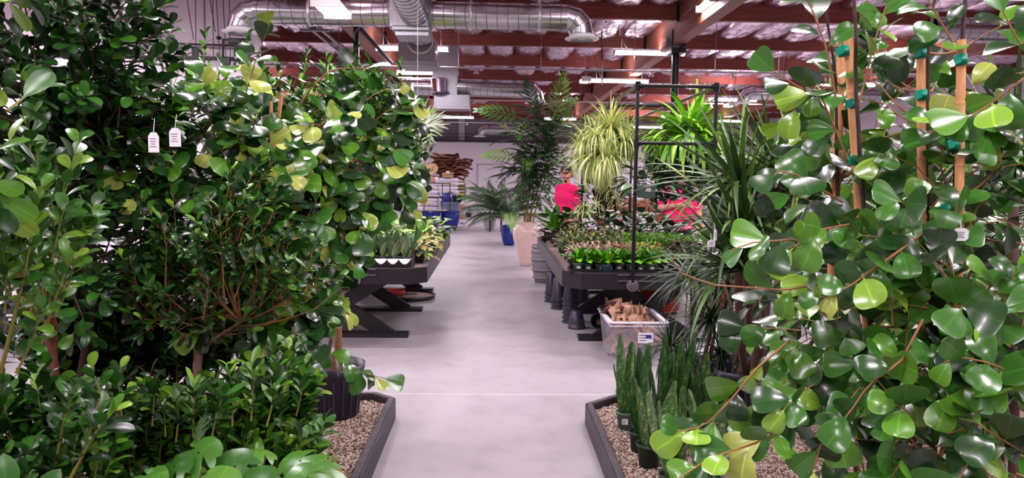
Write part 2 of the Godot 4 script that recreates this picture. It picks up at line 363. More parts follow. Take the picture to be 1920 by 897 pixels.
# a broad leaf cut into lobes
func monstera(bend: float) -> ArrayMesh:
	var s := newst()
	s.set_smooth_group(0)
	var f := func(x: float, z: float) -> Vector3: return Vector3(x, -bend * 0.45 * z * z - absf(x) * absf(x) * 0.5 + 0.05, z)
	var n := 16
	var lp := []
	for i in n + 1:
		var t := float(i) / n
		lp.append(t)
	for sd in [-1.0, 1.0]:
		for lobe in 5:
			var z0 := -0.1 + 0.185 * lobe
			var a := lerpf(1.9, 0.4, lobe / 4.0)
			var l := [0.36, 0.47, 0.5, 0.46, 0.36][lobe] as float
			var d := Vector2(sin(a) * sd, cos(a))
			var px := Vector2(d.y, -d.x)
			var hw := 0.1 if lobe > 0 else 0.13
			var prev := []
			for i in 6:
				var t := i / 5.0
				var c := Vector2(0, maxf(z0, 0.0) if lobe == 0 else z0) + d * l * t + Vector2(0, 0.1 * t * t)
				var w: float = hw * [1.25, 1.15, 0.98, 0.92, 0.72, 0.05][i]
				var row := [c - px * w, c, c + px * w]
				if prev:
					for k in 2:
						var q := [prev[k], row[k], row[k + 1], prev[k + 1]]
						var ord := [0, 2, 1, 0, 3, 2]
						for j in ord:
							var v: Vector2 = q[j]
							s.set_uv(Vector2(clampf(v.x + 0.5, 0.02, 0.98), clampf((v.y + 0.2) / 1.3, 0, 1)))
							s.add_vertex(f.call(v.x, v.y))
				prev = row
	s.generate_normals()
	return s.commit()


# ---------- room ----------
func slab(called: String, c: Vector3, size: Vector3, m: Material, parent: Node = self, ch := 0.0) -> MeshInstance3D:
	var s := newst()
	box(s, c, size, ch)
	return obj(called, s, m, parent)


const X0 := -9.0
const X1 := 12.0
const Z0 := -31.6
const Z1 := 7.0


func make_room() -> void:
	var fl := Node3D.new()
	fl.name = "floor"
	add_child(fl)
	struct(fl)
	slab("slab", Vector3(1.5, -0.1, (Z1 - 5.116) / 2), Vector3(21, 0.2, Z1 + 5.116), M.floor, fl)
	slab("slab", Vector3(1.5, -0.1, (Z0 - 5.126) / 2), Vector3(21, 0.2, -Z0 - 5.126), M.floor, fl)
	slab("joint", Vector3(1.5, -0.1, -5.121), Vector3(21, 0.198, 0.01), M.joint, fl)
	struct(slab("wall_far", Vector3(1.5, 1.55, Z0 - 0.1), Vector3(21, 3.1, 0.2), M.wall))
	struct(slab("wall_far_upper", Vector3(1.5, 3.85, Z0 - 0.35), Vector3(21, 1.7, 0.2), M.wall_upper))
	var tr := slab("trim", Vector3(1.5, 3.12, Z0 - 0.12), Vector3(21, 0.05, 0.3), M.wall_trim)
	struct(tr)
	for x in [-8.0, -5.6, -3.2, -1.42, 0.3, 2.7, 5.1, 7.5]:
		slab("stud", Vector3(x, 3.78, Z0 - 0.2), Vector3(0.08 if x != -1.42 else 0.26, 1.3, 0.08), M.wall_upper if x != -1.42 else M.wall, tr)
	for q in [[3.32, 0.03], [3.46, 0.02], [3.2, 0.035]]:
		slab("conduit", Vector3(1.5, q[0], Z0 - 0.08), Vector3(20.5, q[1], q[1]), M.dark_pipe, tr)
	struct(slab("wall_back", Vector3(1.5, 2.3, Z1 + 0.1), Vector3(21.4, 4.6, 0.2), M.wall))
	struct(slab("wall_right", Vector3(X1 + 0.1, 2.3, (Z0 + Z1) / 2), Vector3(0.2, 4.6, Z1 - Z0 + 0.8), M.wall))
	struct(slab("wall_side", Vector3(X0 - 0.1, 2.3, (Z0 + Z1) / 2), Vector3(0.2, 4.6, Z1 - Z0 + 0.8), M.wall))
	# the partition at the upper left: pale below, grey above a ledge
	var px := -3.06
	var wl := slab("wall_left", Vector3((X0 + px) / 2, 3.79, -9.45), Vector3(px - X0, 1.46, 0.2), M.wall_grey)
	struct(wl)
	slab("lower_panel", Vector3((X0 + px) / 2, 1.52, -9.43), Vector3(px - X0, 3.04, 0.24), M.wall, wl)
	slab("ledge", Vector3((X0 + px) / 2, 3.06, -9.4), Vector3(px - X0, 0.03, 0.3), M.dark_pipe, wl)
	for x in [-3.7, -4.9, -6.1, -7.3]:
		slab("seam", Vector3(x, 3.8, -9.345), Vector3(0.008, 1.4, 0.012), M.wall_trim, wl)
	# door in the far wall, flush, in the colour of the wall
	var d := Node3D.new()
	d.name = "door_1"
	d.position = Vector3(-0.15, 0, Z0)
	add_child(d)
	struct(d)
	slab("leaf_panel", Vector3(0, 1.06, 0.012), Vector3(1.06, 2.1, 0.024), M.wall, d)
	for q in [[-0.56, 1.07, 0.04, 2.18], [0.56, 1.07, 0.04, 2.18], [0.0, 2.15, 1.16, 0.04]]:
		slab("frame", Vector3(q[0], q[1], 0.02), Vector3(q[2], q[3], 0.04), M.door_trim, d)
	slab("push_bar", Vector3(0.1, 1.0, 0.05), Vector3(0.7, 0.05, 0.05), M.lamp_white, d)
	slab("threshold", Vector3(0, 0.01, 0.03), Vector3(1.1, 0.02, 0.06), M.dark_pipe, d)
	make_roof()


func make_roof() -> void:
	var ce := slab("ceiling", Vector3(1.5, 4.62, (Z0 + Z1) / 2), Vector3(21.4, 0.16, Z1 - Z0 + 1.2), M.joist)
	struct(ce)
	var zs := []
	for k in range(-7, 9):
		zs.append(-11.4 - 2.45 * k)
	# beams first: laminated, of stacked boards with a seam between
	for x in [-7.4, -2.2, 3.0, 8.2]:
		var b := Node3D.new()
		b.name = kid(ce, "beam")
		ce.add_child(b)
		for k in 4:
			var s := newst()
			box(s, Vector3(x, 3.88 + k * 0.165, (Z0 + Z1) / 2), Vector3(0.2 - 0.004 * (k % 2), 0.163, Z1 - Z0), 0.004)
			obj("lamination", s, M.glulam, b)
	for z in zs:
		if z > Z1 - 0.2 or z < Z0 + 0.1:
			continue
		for seg in [[X0, -7.5], [-7.3, -2.3], [-2.1, 2.9], [3.1, 8.1], [8.3, X1]]:
			var s := newst()
			box(s, Vector3((seg[0] + seg[1]) / 2, 4.25, z), Vector3(seg[1] - seg[0], 0.3, 0.09), 0.006)
			obj("joist", s, M.joist, ce)
			s = newst()
			for x in [seg[0] + 0.02, seg[1] - 0.02]:
				if absf(x) < 8:
					box(s, Vector3(x, 4.2, z), Vector3(0.05, 0.24, 0.11))
			obj("joist_hanger", s, M.black_steel, ce)
	# quilted foil between the joists: every pillow sags and is creased
	var pil := []
	for v in 4:
		var n := FastNoiseLite.new()
		n.seed = 40 + v
		n.frequency = 2.2
		var s := newst()
		s.set_smooth_group(0)
		var w := 0.612
		var l := 2.36
		var g := []
		for i in 13:
			var row := []
			for j in 21:
				var u := i / 12.0 * 2.0 - 1.0
				var t := j / 20.0 * 2.0 - 1.0
				var sag := pow(maxf(0.0, 1.0 - u * u * u * u), 0.5) * (0.1 + 0.08 * pow(maxf(0.0, 1.0 - pow(absf(t), 5.0)), 0.5)) * (1.0 if v != 2 else 0.8)
				sag *= 1.0 + 0.2 * n.get_noise_2d(t * 2.0, u)
				row.append(Vector3(u * w / 2, -sag + 0.035 * n.get_noise_2d(u * 1.6, t * 3.0) + 0.01 * n.get_noise_2d(u * 3.0 + t * 3.0, t * 6.0) - 0.01, t * l / 2))
			g.append(row)
		for i in 12:
			for j in 20:
				quad(s, g[i][j], g[i + 1][j], g[i + 1][j + 1], g[i][j + 1])
		s.generate_normals()
		pil.append(s.commit())
	var cnt := 0
	var xf := []
	var cs := []
	for a in zs.size() - 1:
		var z: float = (zs[a] + zs[a + 1]) / 2
		for k in 33:
			var x := -8.55 + 0.62 * k
			var skip := false
			for b in [-7.4, -2.2, 3.0, 8.2]:
				if absf(x - b) < 0.2:
					skip = true
			if skip or z < Z0 + 1 or z > Z1 - 1:
				continue
			var p := Vector3(x, 4.44, z)
			var flip := Basis(Vector3.UP, PI * (rng.randi() % 2))
			if z < -9 and x / -z > -0.4 and x / -z < 0.72 and cnt < 290:
				var o := put("insulation_pillow", pil[rng.randi() % 4], M.foil, ce)
				o.transform = Transform3D(flip * Basis.from_scale(Vector3(1, rr(0.7, 1.3), 1)), p)
				cnt += 1
			else:
				xf.append(Transform3D(flip, p))
				cs.append(Color.WHITE)
	copies("insulation", pil[0], M.foil, xf, cs, ce)
	# the black column under the right-hand beam
	var t := thing("column", "round black steel column under the big laminated beam, behind the fern frame", "column", Vector3(3.0, 0, -11.9))
	var s := newst()
	lathe(s, [Vector2(0.062, 0), Vector2(0.062, 3.66)], 20)
	obj("shaft", s, M.black_steel, t)
	s = newst()
	box(s, Vector3(0, 3.7, 0), Vector3(0.24, 0.08, 0.4), 0.005)
	for x in [-0.11, 0.11]:
		box(s, Vector3(x, 3.88, 0), Vector3(0.014, 0.3, 0.4), 0.003)
	obj("saddle", s, M.black_steel, t)
	s = newst()
	box(s, Vector3(0, 0.01, 0), Vector3(0.3, 0.02, 0.3))
	obj("foot_plate", s, M.black_steel, t)


# ---------- ducts ----------
# a spiral duct along a polyline with raised seams
func spiral(called: String, a: Vector3, b: Vector3, r: float, parent: Node, pitch := 0.14) -> void:
	var s := newst()
	tube(s, [a, b], r, r, 28, false)
	obj(called, s, M.duct, parent)
	s = newst()
	var n := int(a.distance_to(b) / pitch)
	var d := (b - a).normalized()
	var q := Basis(Quaternion(Vector3.UP, d)) if absf(d.y) < 0.99 else Basis()
	var tilt := q * Basis(Vector3.RIGHT, 0.1)
	for i in n + 1:
		var c := a.lerp(b, (i + 0.5) / (n + 1))
		lathe(s, [Vector2(r * 0.998, -0.005), Vector2(r + 0.005, -0.003), Vector2(r + 0.005, 0.003), Vector2(r * 0.998, 0.005)], 24, c, tilt)
	obj("seam", s, M.seam_dark, parent)


# an elbow of gores from direction d1 to down, ending in a round diffuser
func elbow(at: Vector3, d1: Vector3, r: float, parent: Node) -> void:
	var pts := []
	var R := r * 1.25
	for i in 4:
		var a := PI / 2 * i / 3.0
		pts.append(at + d1 * sin(a) * R + Vector3.DOWN * (1 - cos(a)) * R)
	var prev := []
	for i in 4:
		var a := PI / 2 * i / 3.0
		var t := (d1 * cos(a) + Vector3.DOWN * sin(a)).normalized()
		var x := Vector3.UP.cross(d1).normalized()
		var y := t.cross(x)
		var ring := []
		for k in 24:
			ring.append(pts[i] + (x * cos(TAU * k / 24) + y * sin(TAU * k / 24)) * r)
		if prev:
			var s := newst()
			s.set_smooth_group(0)
			for k in 24:
				quad(s, prev[k], prev[(k + 1) % 24], ring[(k + 1) % 24], ring[k])
			obj("elbow_gore", s, M.duct, parent)
			s = newst()
			tube(s, ring + [ring[0]], 0.006, 0.006, 5, false)
			obj("seam", s, M.duct, parent)
		prev = ring
	var e: Vector3 = pts[3]
	var s := newst()
	lathe(s, [Vector2(r, -0.05), Vector2(r, 0.0)], 24, e)
	lathe(s, [Vector2(r * 0.93, 0.0), Vector2(r * 0.93, -0.06)], 24, e)
	lathe(s, [Vector2(0.0, -0.06), Vector2(r * 0.3, -0.055), Vector2(r * 0.5, -0.03)], 24, e)
	lathe(s, [Vector2(r * 0.9, -0.07), Vector2(r * 1.32, -0.055), Vector2(r * 1.34, -0.045), Vector2(r * 1.0, -0.035)], 24, e)
	obj("diffuser", s, M.lamp_white, parent)


func make_ducts() -> void:
	# front duct: two arms from a square box fed by a slanting round pipe
	var A := Vector3(-2.934, 3.582, -9)
	var B := Vector3(-1.271, 3.594, -9)
	var C := Vector3(-0.805, 3.584, -9)
	var D := Vector3(0.887, 3.577, -9)
	var t := thing("air_duct", "large round silver air duct across the top, with a diffuser at each end", "duct", B)
	var r := 0.16
	spiral("spiral_pipe", A - B, Vector3.ZERO, r, t)
	spiral("spiral_pipe", C - B, D - B, r, t)
	elbow(D - B, Vector3.RIGHT, r, t)
	elbow(A - B, Vector3.LEFT, r, t)
	for p in [A.lerp(B, 0.4), C.lerp(D, 0.3), C.lerp(D, 0.8)]:
		var s := newst()
		lathe(s, [Vector2(r + 0.006, -0.02), Vector2(r + 0.012, -0.02), Vector2(r + 0.012, 0.02), Vector2(r + 0.006, 0.02)], 24, p - B, Basis(Vector3.BACK, PI / 2))
		tube(s, [p - B + Vector3(0, r, 0), p - B + Vector3(0, 0.8, 0)], 0.008, 0.008, 5)
		obj("hanger_strap", s, M.foil_tape, t)
	for q in [[B, 1.0], [C, -1.0]]:
		var s := newst()
		lathe(s, [Vector2(r, -0.03), Vector2(r + 0.03, -0.03), Vector2(r + 0.03, 0.03), Vector2(r, 0.03)], 24, q[0] - B, Basis(Vector3.BACK, PI / 2))
		obj("collar", s, M.sheet_metal, t)
	var s := newst()
	var pc := (B + C) / 2 - B
	box(s, pc + Vector3(0, 0.06, -0.02), Vector3(C.x - B.x, 0.52, 0.5), 0.004)
	obj("plenum_box", s, M.sheet_metal, t)
	s = newst()
	box(s, pc + Vector3(0.02, -0.21, -0.02), Vector3(C.x - B.x - 0.02, 0.05, 0.5), 0.003)
	box(s, pc + Vector3(0.03, -0.26, -0.04), Vector3(C.x - B.x - 0.06, 0.06, 0.42), 0.003)
	obj("plenum_flange", s, M.sheet_metal, t)
	spiral("feed_pipe", Vector3(-1.056, 3.797, -7.6) - B, Vector3(-0.965, 3.57, -8.78) - B, 0.185, t, 0.1)
	# the square box below and behind, with its own feed
	var p2 := Vector3(-1.184, 3.515, -11)
	t = thing("duct_box", "square sheet-metal duct box with a round inlet, hung below the front duct", "duct", p2)
	s = newst()
	box(s, Vector3(0, 0, -0.25), Vector3(0.56, 0.34, 0.5), 0.004)
	obj("box_body", s, M.sheet_metal, t)
	s = newst()
	box(s, Vector3(0.02, -0.2, -0.25), Vector3(0.6, 0.06, 0.54), 0.004)
	box(s, Vector3(0.02, -0.245, -0.25), Vector3(0.54, 0.04, 0.48), 0.004)
	obj("bottom_flange", s, M.sheet_metal, t)
	spiral("inlet_pipe", Vector3(0.05, 0.62, 0.35), Vector3(0.05, 0.14, -0.02), 0.18, t, 0.05)
	s = newst()
	lathe(s, [Vector2(0.18, -0.02), Vector2(0.21, -0.02), Vector2(0.21, 0.0), Vector2(0.18, 0.0)], 28, Vector3(0.05, 0.13, 0.008), Basis(Vector3.RIGHT, PI / 2))
	for k in 14:
		var a := TAU * k / 14.0
		box(s, Vector3(0.05 + cos(a) * 0.2, 0.13 + sin(a) * 0.2, 0.016), Vector3(0.02, 0.014, 0.008))
	obj("inlet_ring", s, M.foil_tape, t)
	# rear duct
	var E := Vector3(-2.529, 3.395, -14.5)
	var F := Vector3(-1.229, 3.384, -14.5)
	var G := Vector3(-0.737, 3.382, -14.5)
	var H := Vector3(0.627, 3.362, -14.5)
	t = thing("air_duct", "second round silver air duct further back, ending in a diffuser over the tall palm", "duct", F)
	r = 0.175
	spiral("spiral_pipe", E - F, Vector3.ZERO, r, t)
	spiral("spiral_pipe", G - F, H - F, r, t)
	elbow(H - F, Vector3.RIGHT, r, t)
	s = newst()
	var w := G.x - F.x
	box(s, Vector3(w / 2, 0.35, -0.05), Vector3(w, 1.05, 0.42), 0.004)
	obj("drop_duct", s, M.sheet_metal, t)
	s = newst()
	lathe(s, [Vector2(0.15, 0.14), Vector2(0.15, -0.1), Vector2(0.19, -0.12)], 24, Vector3(0.14, 0, 0.3), Basis(Vector3.RIGHT, 0.25))
	lathe(s, [Vector2(0.0, 0.15), Vector2(0.15, 0.14)], 24, Vector3(0.14, 0, 0.3), Basis(Vector3.RIGHT, 0.25))
	obj("nozzle", s, M.duct, t)
	s = newst()
	box(s, Vector3(w / 2 + 0.14, -0.29, 0.0), Vector3(0.7, 0.24, 0.5), 0.004)
	box(s, Vector3(w / 2 + 0.14, -0.43, 0.0), Vector3(0.74, 0.05, 0.54), 0.004)
	obj("plenum_box", s, M.sheet_metal, t)
	# right duct with an elbow facing left, and the thick one at the far right
	var I := Vector3(5.761, 3.532, -16)
	t = thing("air_duct", "round silver duct ending in an elbow right of the fern frame", "duct", I)
	spiral("spiral_pipe", Vector3.ZERO, Vector3(9.312, 3.529, -16) - I, 0.135, t)
	for x in [0.6, 2.6]:
		cord(Vector3(x, 0.1, 0), Vector3(x, 4.4 - I.y, 0), 0.01, M.foil_tape, t, "hanger_strap")
	elbow(Vector3.ZERO, Vector3.LEFT, 0.135, t)
	var J := Vector3(6.103, 3.739, -10)
	t = thing("air_duct", "thick silver duct at the top right corner behind the bamboo stakes", "duct", J)
	spiral("spiral_pipe", Vector3.ZERO, Vector3(8.436, 3.731, -10) - J, 0.17, t)
	spiral("branch_pipe", Vector3(7.106, 3.057, -10) - J, Vector3(8.495, 3.05, -10) - J, 0.17, t)
	var Kp := Vector3(-0.354, 3.568, -30)
	t = thing("air_duct", "small distant duct with an elbow above the far wall, left of the palm", "duct", Kp)
	spiral("spiral_pipe", Vector3.ZERO, Vector3(1.882, 3.556, -30) - Kp, 0.2, t, 0.25)
	cord(Vector3(0.8, 0.15, 0), Vector3(0.8, 4.4 - Kp.y, 0), 0.015, M.foil_tape, t, "hanger_strap")
	elbow(Vector3.ZERO, Vector3.LEFT, 0.2, t)
	# sprinkler pipes across the hall, each with its heads and hangers
	for q in [[Vector3(-0.609, 3.443, -12.3), 12.3, "white sprinkler pipe just in front of the rear duct's level"], [Vector3(0.782, 3.51, -18), 18.0, "white sprinkler pipe crossing above the top of the tall palm"], [Vector3(-1.275, 3.549, -26), 26.0, "farthest white sprinkler pipe, above the far wall"]]:
		var c: Vector3 = q[0]
		t = thing("sprinkler_pipe", q[2], "pipe", c)
		s = newst()
		tube(s, [Vector3(-3.8 if q[1] < 15 else -6.0, 0, 0), Vector3(8, 0, 0)], 0.016, 0.016, 8)
		obj("pipe_run", s, M.pipe_white, t)
		for x in ([0.0, 1.4, 3.0, 4.4] if q[1] < 15.0 else [-1.6, 0.0, 1.4, 3.0, 4.4]):
			cord(Vector3(x, 0, 0), Vector3(x, 4.3 - c.y, 0), 0.006, M.wire, t, "rod")
			s = newst()
			lathe(s, [Vector2(0.0, -0.1), Vector2(0.05, -0.09), Vector2(0.02, -0.05), Vector2(0.02, 0.0)], 10, Vector3(x + 0.3, 0, 0))
			obj("sprinkler_head", s, M.pipe_white, t)
	# bare channel and conduit along the left beam
	t = thing("channel_rail", "pair of thin steel rails slanting away along the left roof beam", "rail", Vector3(-2.62, 3.72, -9))
	for x in [-0.07, 0.07]:
		s = newst()
		bar(s, Vector3(x, 0, 5), Vector3(x, 0, -8), 0.03, 0.03)
		obj("rail", s, M.sheet_metal, t)
	for z in [0.6, -1.6, -4.0]:
		s = newst()
		box(s, Vector3(0, -0.03, z), Vector3(0.42, 0.035, 0.035))
		tube(s, [Vector3(-0.16, 0, z), Vector3(-0.16, 0.6, z)], 0.006, 0.006, 5)
		tube(s, [Vector3(0.16, 0, z), Vector3(0.16, 0.6, z)], 0.006, 0.006, 5)
		obj("cross_hanger", s, M.sheet_metal, t)
	# pipework and wires before the grey partition
	t = thing("wall_pipes", "dark red pipes with valves against the grey wall, upper left", "pipe", Vector3(-3.558, 3.212, -9.25))
	s = newst()
	var o := t.position
	tube(s, [Vector3(-4.423, 3.229, -9.25) - o, Vector3(-3.157, 3.212, -9.25) - o], 0.015, 0.015, 8)
	obj("pipe_run", s, M.dark_pipe, t)
	s = newst()
	tube(s, [Vector3(-3.072, 3.284, -9.2) - o, Vector3(-3.418, 3.277, -9.2) - o, Vector3(-3.426, 2.908, -9.2) - o], 0.016, 0.016, 8)
	tube(s, [Vector3(-3.273, 3.201, -9.2) - o, Vector3(-3.273, 2.877, -9.2) - o], 0.015, 0.015, 8)
	obj("riser", s, M.dark_pipe, t)
	s = newst()
	box(s, Vector3(-3.384, 3.008, -9.2) - o, Vector3(0.09, 0.1, 0.08), 0.01)
	box(s, Vector3(-3.272, 3.26, -9.2) - o, Vector3(0.16, 0.065, 0.06), 0.01)
	box(s, Vector3(-3.768, 3.067, -9.2) - o, Vector3(0.07, 0.21, 0.06), 0.01)
	sphere(s, Vector3(-3.47, 3.296, -9.2) - o, Vector3(0.035, 0.025, 0.03))
	obj("valve", s, M.black, t)
	var wn := 0
	for q in [[Vector3(-4.334, 3.614, -9.2), Vector3(-4.208, 2.987, -9.2)], [Vector3(-4.29, 3.745, -9.2), Vector3(-4.129, 2.975, -9.2)], [Vector3(-4.223, 3.355, -9.2), Vector3(-4.155, 2.975, -9.2)], [Vector3(-4.185, 3.747, -9.2), Vector3(-4.009, 2.991, -9.2)], [Vector3(-3.869, 3.753, -9.2), Vector3(-3.783, 3.264, -9.2)], [Vector3(-3.744, 3.755, -9.2), Vector3(-3.759, 3.166, -9.2)], [Vector3(-3.574, 3.693, -9.2), Vector3(-3.509, 3.368, -9.2)], [Vector3(-3.532, 3.759, -9.2), Vector3(-3.543, 3.025, -9.2)], [Vector3(-3.493, 3.76, -9.2), Vector3(-3.464, 2.987, -9.2)], [Vector3(-3.407, 3.762, -9.2), Vector3(-3.384, 2.975, -9.2)], [Vector3(-3.328, 3.763, -9.2), Vector3(-3.331, 2.976, -9.2)]]:
		t = thing("hanging_wire", "thin dark wire hanging in front of the grey wall, %s from the left" % ORD[wn], "wire", Vector3.ZERO, 0.0, "wires before the grey wall")
		wn += 1
		var a: Vector3 = q[0]
		var b: Vector3 = q[1]
		t.position = a
		cord(Vector3(0, 0.12, 0), b - a, 0.0055, M.dark_pipe, t, "strand")
	for q in [[Vector3(1.833, 4.473, -12), Vector3(1.841, 4.17, -12), "short dark rod hanging from the foil left of the big laminated beam"], [Vector3(1.92, 4.242, -13), Vector3(1.953, 3.278, -13), "long thin dark rod hanging left of the strip lamp by the column"], [Vector3(2.139, 4.668, -12.5), Vector3(2.164, 4.074, -12.5), "coiled grey cable hanging under the foil left of the big beam"]]:
		t = thing("hanging_rod", q[2], "rod", q[0])
		cord(Vector3(0, 0.15, 0), q[1] - q[0], 0.012, M.dark_pipe if q[2].begins_with("s") or q[2].begins_with("l") else M.wire, t, "strand")
		if q[2].begins_with("coiled"):
			s = newst()
			for k in 5:
				var pts := []
				for i in 15:
					var an := TAU * i / 14.0
					pts.append(Vector3(cos(an) * (0.05 + 0.01 * k), sin(an) * 0.16 - 0.02 * k, 0.02 * k - 0.04))
				tube(s, pts, 0.006, 0.006, 5, false)
			obj("coil", s, M.wire, t)
	# blue conduit bundle at the left beam
	t = thing("cable_riser", "dark blue cable bundle and black post at the left roof beam", "cable", Vector3(-1.965, 3.715, -10.5))
	o = t.position
	s = newst()
	tube(s, [Vector3(-1.965, 3.73, -10.5) - o, Vector3(-1.785, 3.543, -11.5) - o, Vector3(-1.725, 3.488, -12.2) - o], 0.03, 0.026, 10)
	tube(s, [Vector3(-1.965, 3.73, -10.5) - o, Vector3(-1.965, 3.73, -10.5) - o + Vector3(0, 0.7, 0)], 0.03, 0.03, 10)
	obj("cable_bundle", s, M.plug_blue, t)
	s = newst()
	box(s, Vector3(-1.997, 3.488, -10.5) - o, Vector3(0.075, 0.72, 0.075), 0.006)
	obj("post", s, M.black, t)
	s = newst()
	var pts := []
	for i in 13:
		var an := lerpf(-0.6, PI * 1.1, i / 12.0)
		pts.append(Vector3(-1.794, 3.544, -10.3) - o + Vector3(cos(an) * 0.2, sin(an) * 0.17, 0))
	tube(s, pts, 0.008, 0.008, 5)
	obj("loop", s, M.wire, t)



# ---------- planter beds ----------
func bed(label: String, sx: float, xin: float, xout: float, zf: float, zn: float, ch: float) -> void:
	var t := thing("planter_bed", label, "planter", Vector3(xin, 0, (zf + zn) / 2))
	var o := t.position
	var ring := [Vector3(xin, 0, zn), Vector3(xin, 0, zf + ch), Vector3(xin + sx * ch * 1.15, 0, zf), Vector3(xout, 0, zf), Vector3(xout, 0, zn)]
	var cen := Vector3((xin + xout) / 2, 0, (zf + zn) / 2)
	for i in 4:
		var s := newst()
		var poly := PackedVector2Array()
		var a: Vector3 = ring[i]
		var b: Vector3 = ring[i + 1]
		var ia := inset(ring, i, 0.05, cen)
		var ib := inset(ring, i + 1, 0.05, cen)
		for p in [a, b, ib, ia]:
			poly.append(Vector2(p.x - o.x, p.z - o.z))
		prism(s, poly, 0.0, 0.136)
		obj("kerb_board", s, M.bed_wood, t)
		s = newst()
		poly = PackedVector2Array()
		ia = inset(ring, i, 0.009, cen)
		ib = inset(ring, i + 1, 0.009, cen)
		var ja := inset(ring, i, 0.043, cen)
		var jb := inset(ring, i + 1, 0.043, cen)
		for p in [ia, ib, jb, ja]:
			poly.append(Vector2(p.x - o.x, p.z - o.z))
		prism(s, poly, 0.13, 0.142)
		obj("worn_top", s, M.worn_edge, t)
	var s := newst()
	var poly := PackedVector2Array()
	for i in 5:
		var p := inset(ring, i, 0.045, cen)
		poly.append(Vector2(p.x - o.x, p.z - o.z))
	prism(s, poly, 0.005, 0.088)
	obj("gravel_base", s, M.gravel_base, t)
	# gravel: three pebble shapes, instanced
	for v in 3:
		s = newst()
		s.set_smooth_group(0)
		var rows := []
		for i in 4:
			var ringp := []
			for k in 6:
				var an := -PI / 2 + PI * (i + 0.02) / 3.04
				var rad := cos(an)
				ringp.append(Vector3(cos(TAU * k / 6 + v) * rad, sin(an) * 0.7, sin(TAU * k / 6 + v) * rad * (0.7 + 0.1 * v)) * (1.0 + 0.18 * sin(k * 2.3 + v * 1.7 + i)))
			rows.append(ringp)
		for i in 3:
			for k in 6:
				quad(s, rows[i][(k + 1) % 6], rows[i][k], rows[i + 1][k], rows[i + 1][(k + 1) % 6])
		s.generate_normals()
		var mesh := s.commit()
		var xf := []
		var cs := []
		var pal := [Color(0.74, 0.65, 0.59), Color(0.62, 0.52, 0.46), Color(0.88, 0.82, 0.77), Color(0.46, 0.38, 0.34), Color(0.8, 0.69, 0.63)]
		var zlo := maxf(zf, -5.2)
		var cnt := 0
		while cnt < 13000:
			var x := rr(0.03, 1.4) * sx + xin
			var z := rr(zf + 0.04, -2.4)
			if sx * (x - xin) - 0.03 < (zf + ch - z) * 1.15 and z < zf + ch:
				continue
			cnt += 1
			var sz := rr(0.0045, 0.008)
			xf.append(Transform3D(Basis.from_euler(Vector3(rr(-0.5, 0.5), rr(0, TAU), rr(-0.5, 0.5))).scaled(Vector3.ONE * sz), Vector3(x - o.x, 0.09 + rr(0.0, 0.008), z - o.z)))
			cs.append(pal[rng.randi() % 5])
		copies("gravel", mesh, M.pebble, xf, cs, t)


func inset(ring: Array, i: int, w: float, cen: Vector3) -> Vector3:
	var n := ring.size()
	var p: Vector3 = ring[i]
	var sum := Vector3.ZERO
	var d1: Vector3 = (p - ring[maxi(i - 1, 0)]).normalized() if i > 0 else Vector3.ZERO
	var d2: Vector3 = (ring[mini(i + 1, n - 1)] - p).normalized() if i < n - 1 else Vector3.ZERO
	var ns := []
	for d in [d1, d2]:
		if d != Vector3.ZERO:
			var nn: Vector3 = Vector3.UP.cross(d).normalized()
			if nn.dot(cen - p) < 0:
				nn = -nn
			ns.append(nn)
	if ns.size() == 1:
		return p + ns[0] * w
	sum = (ns[0] + ns[1]).normalized()
	return p + sum * w / sum.dot(ns[0])


func make_beds() -> void:
	var m := mat("pebble", Color.WHITE, 0.8)
	m.vertex_color_use_as_albedo = true
	m.vertex_color_is_srgb = true
	bed("low dark-stained timber planter bed filled with brown gravel on the left of the aisle", -1.0, -0.628, -3.6, -4.71, 0.6, 0.125)
	bed("low dark-stained timber planter bed filled with brown gravel on the right of the aisle", 1.0, 0.614, 3.6, -4.68, 0.6, 0.19)


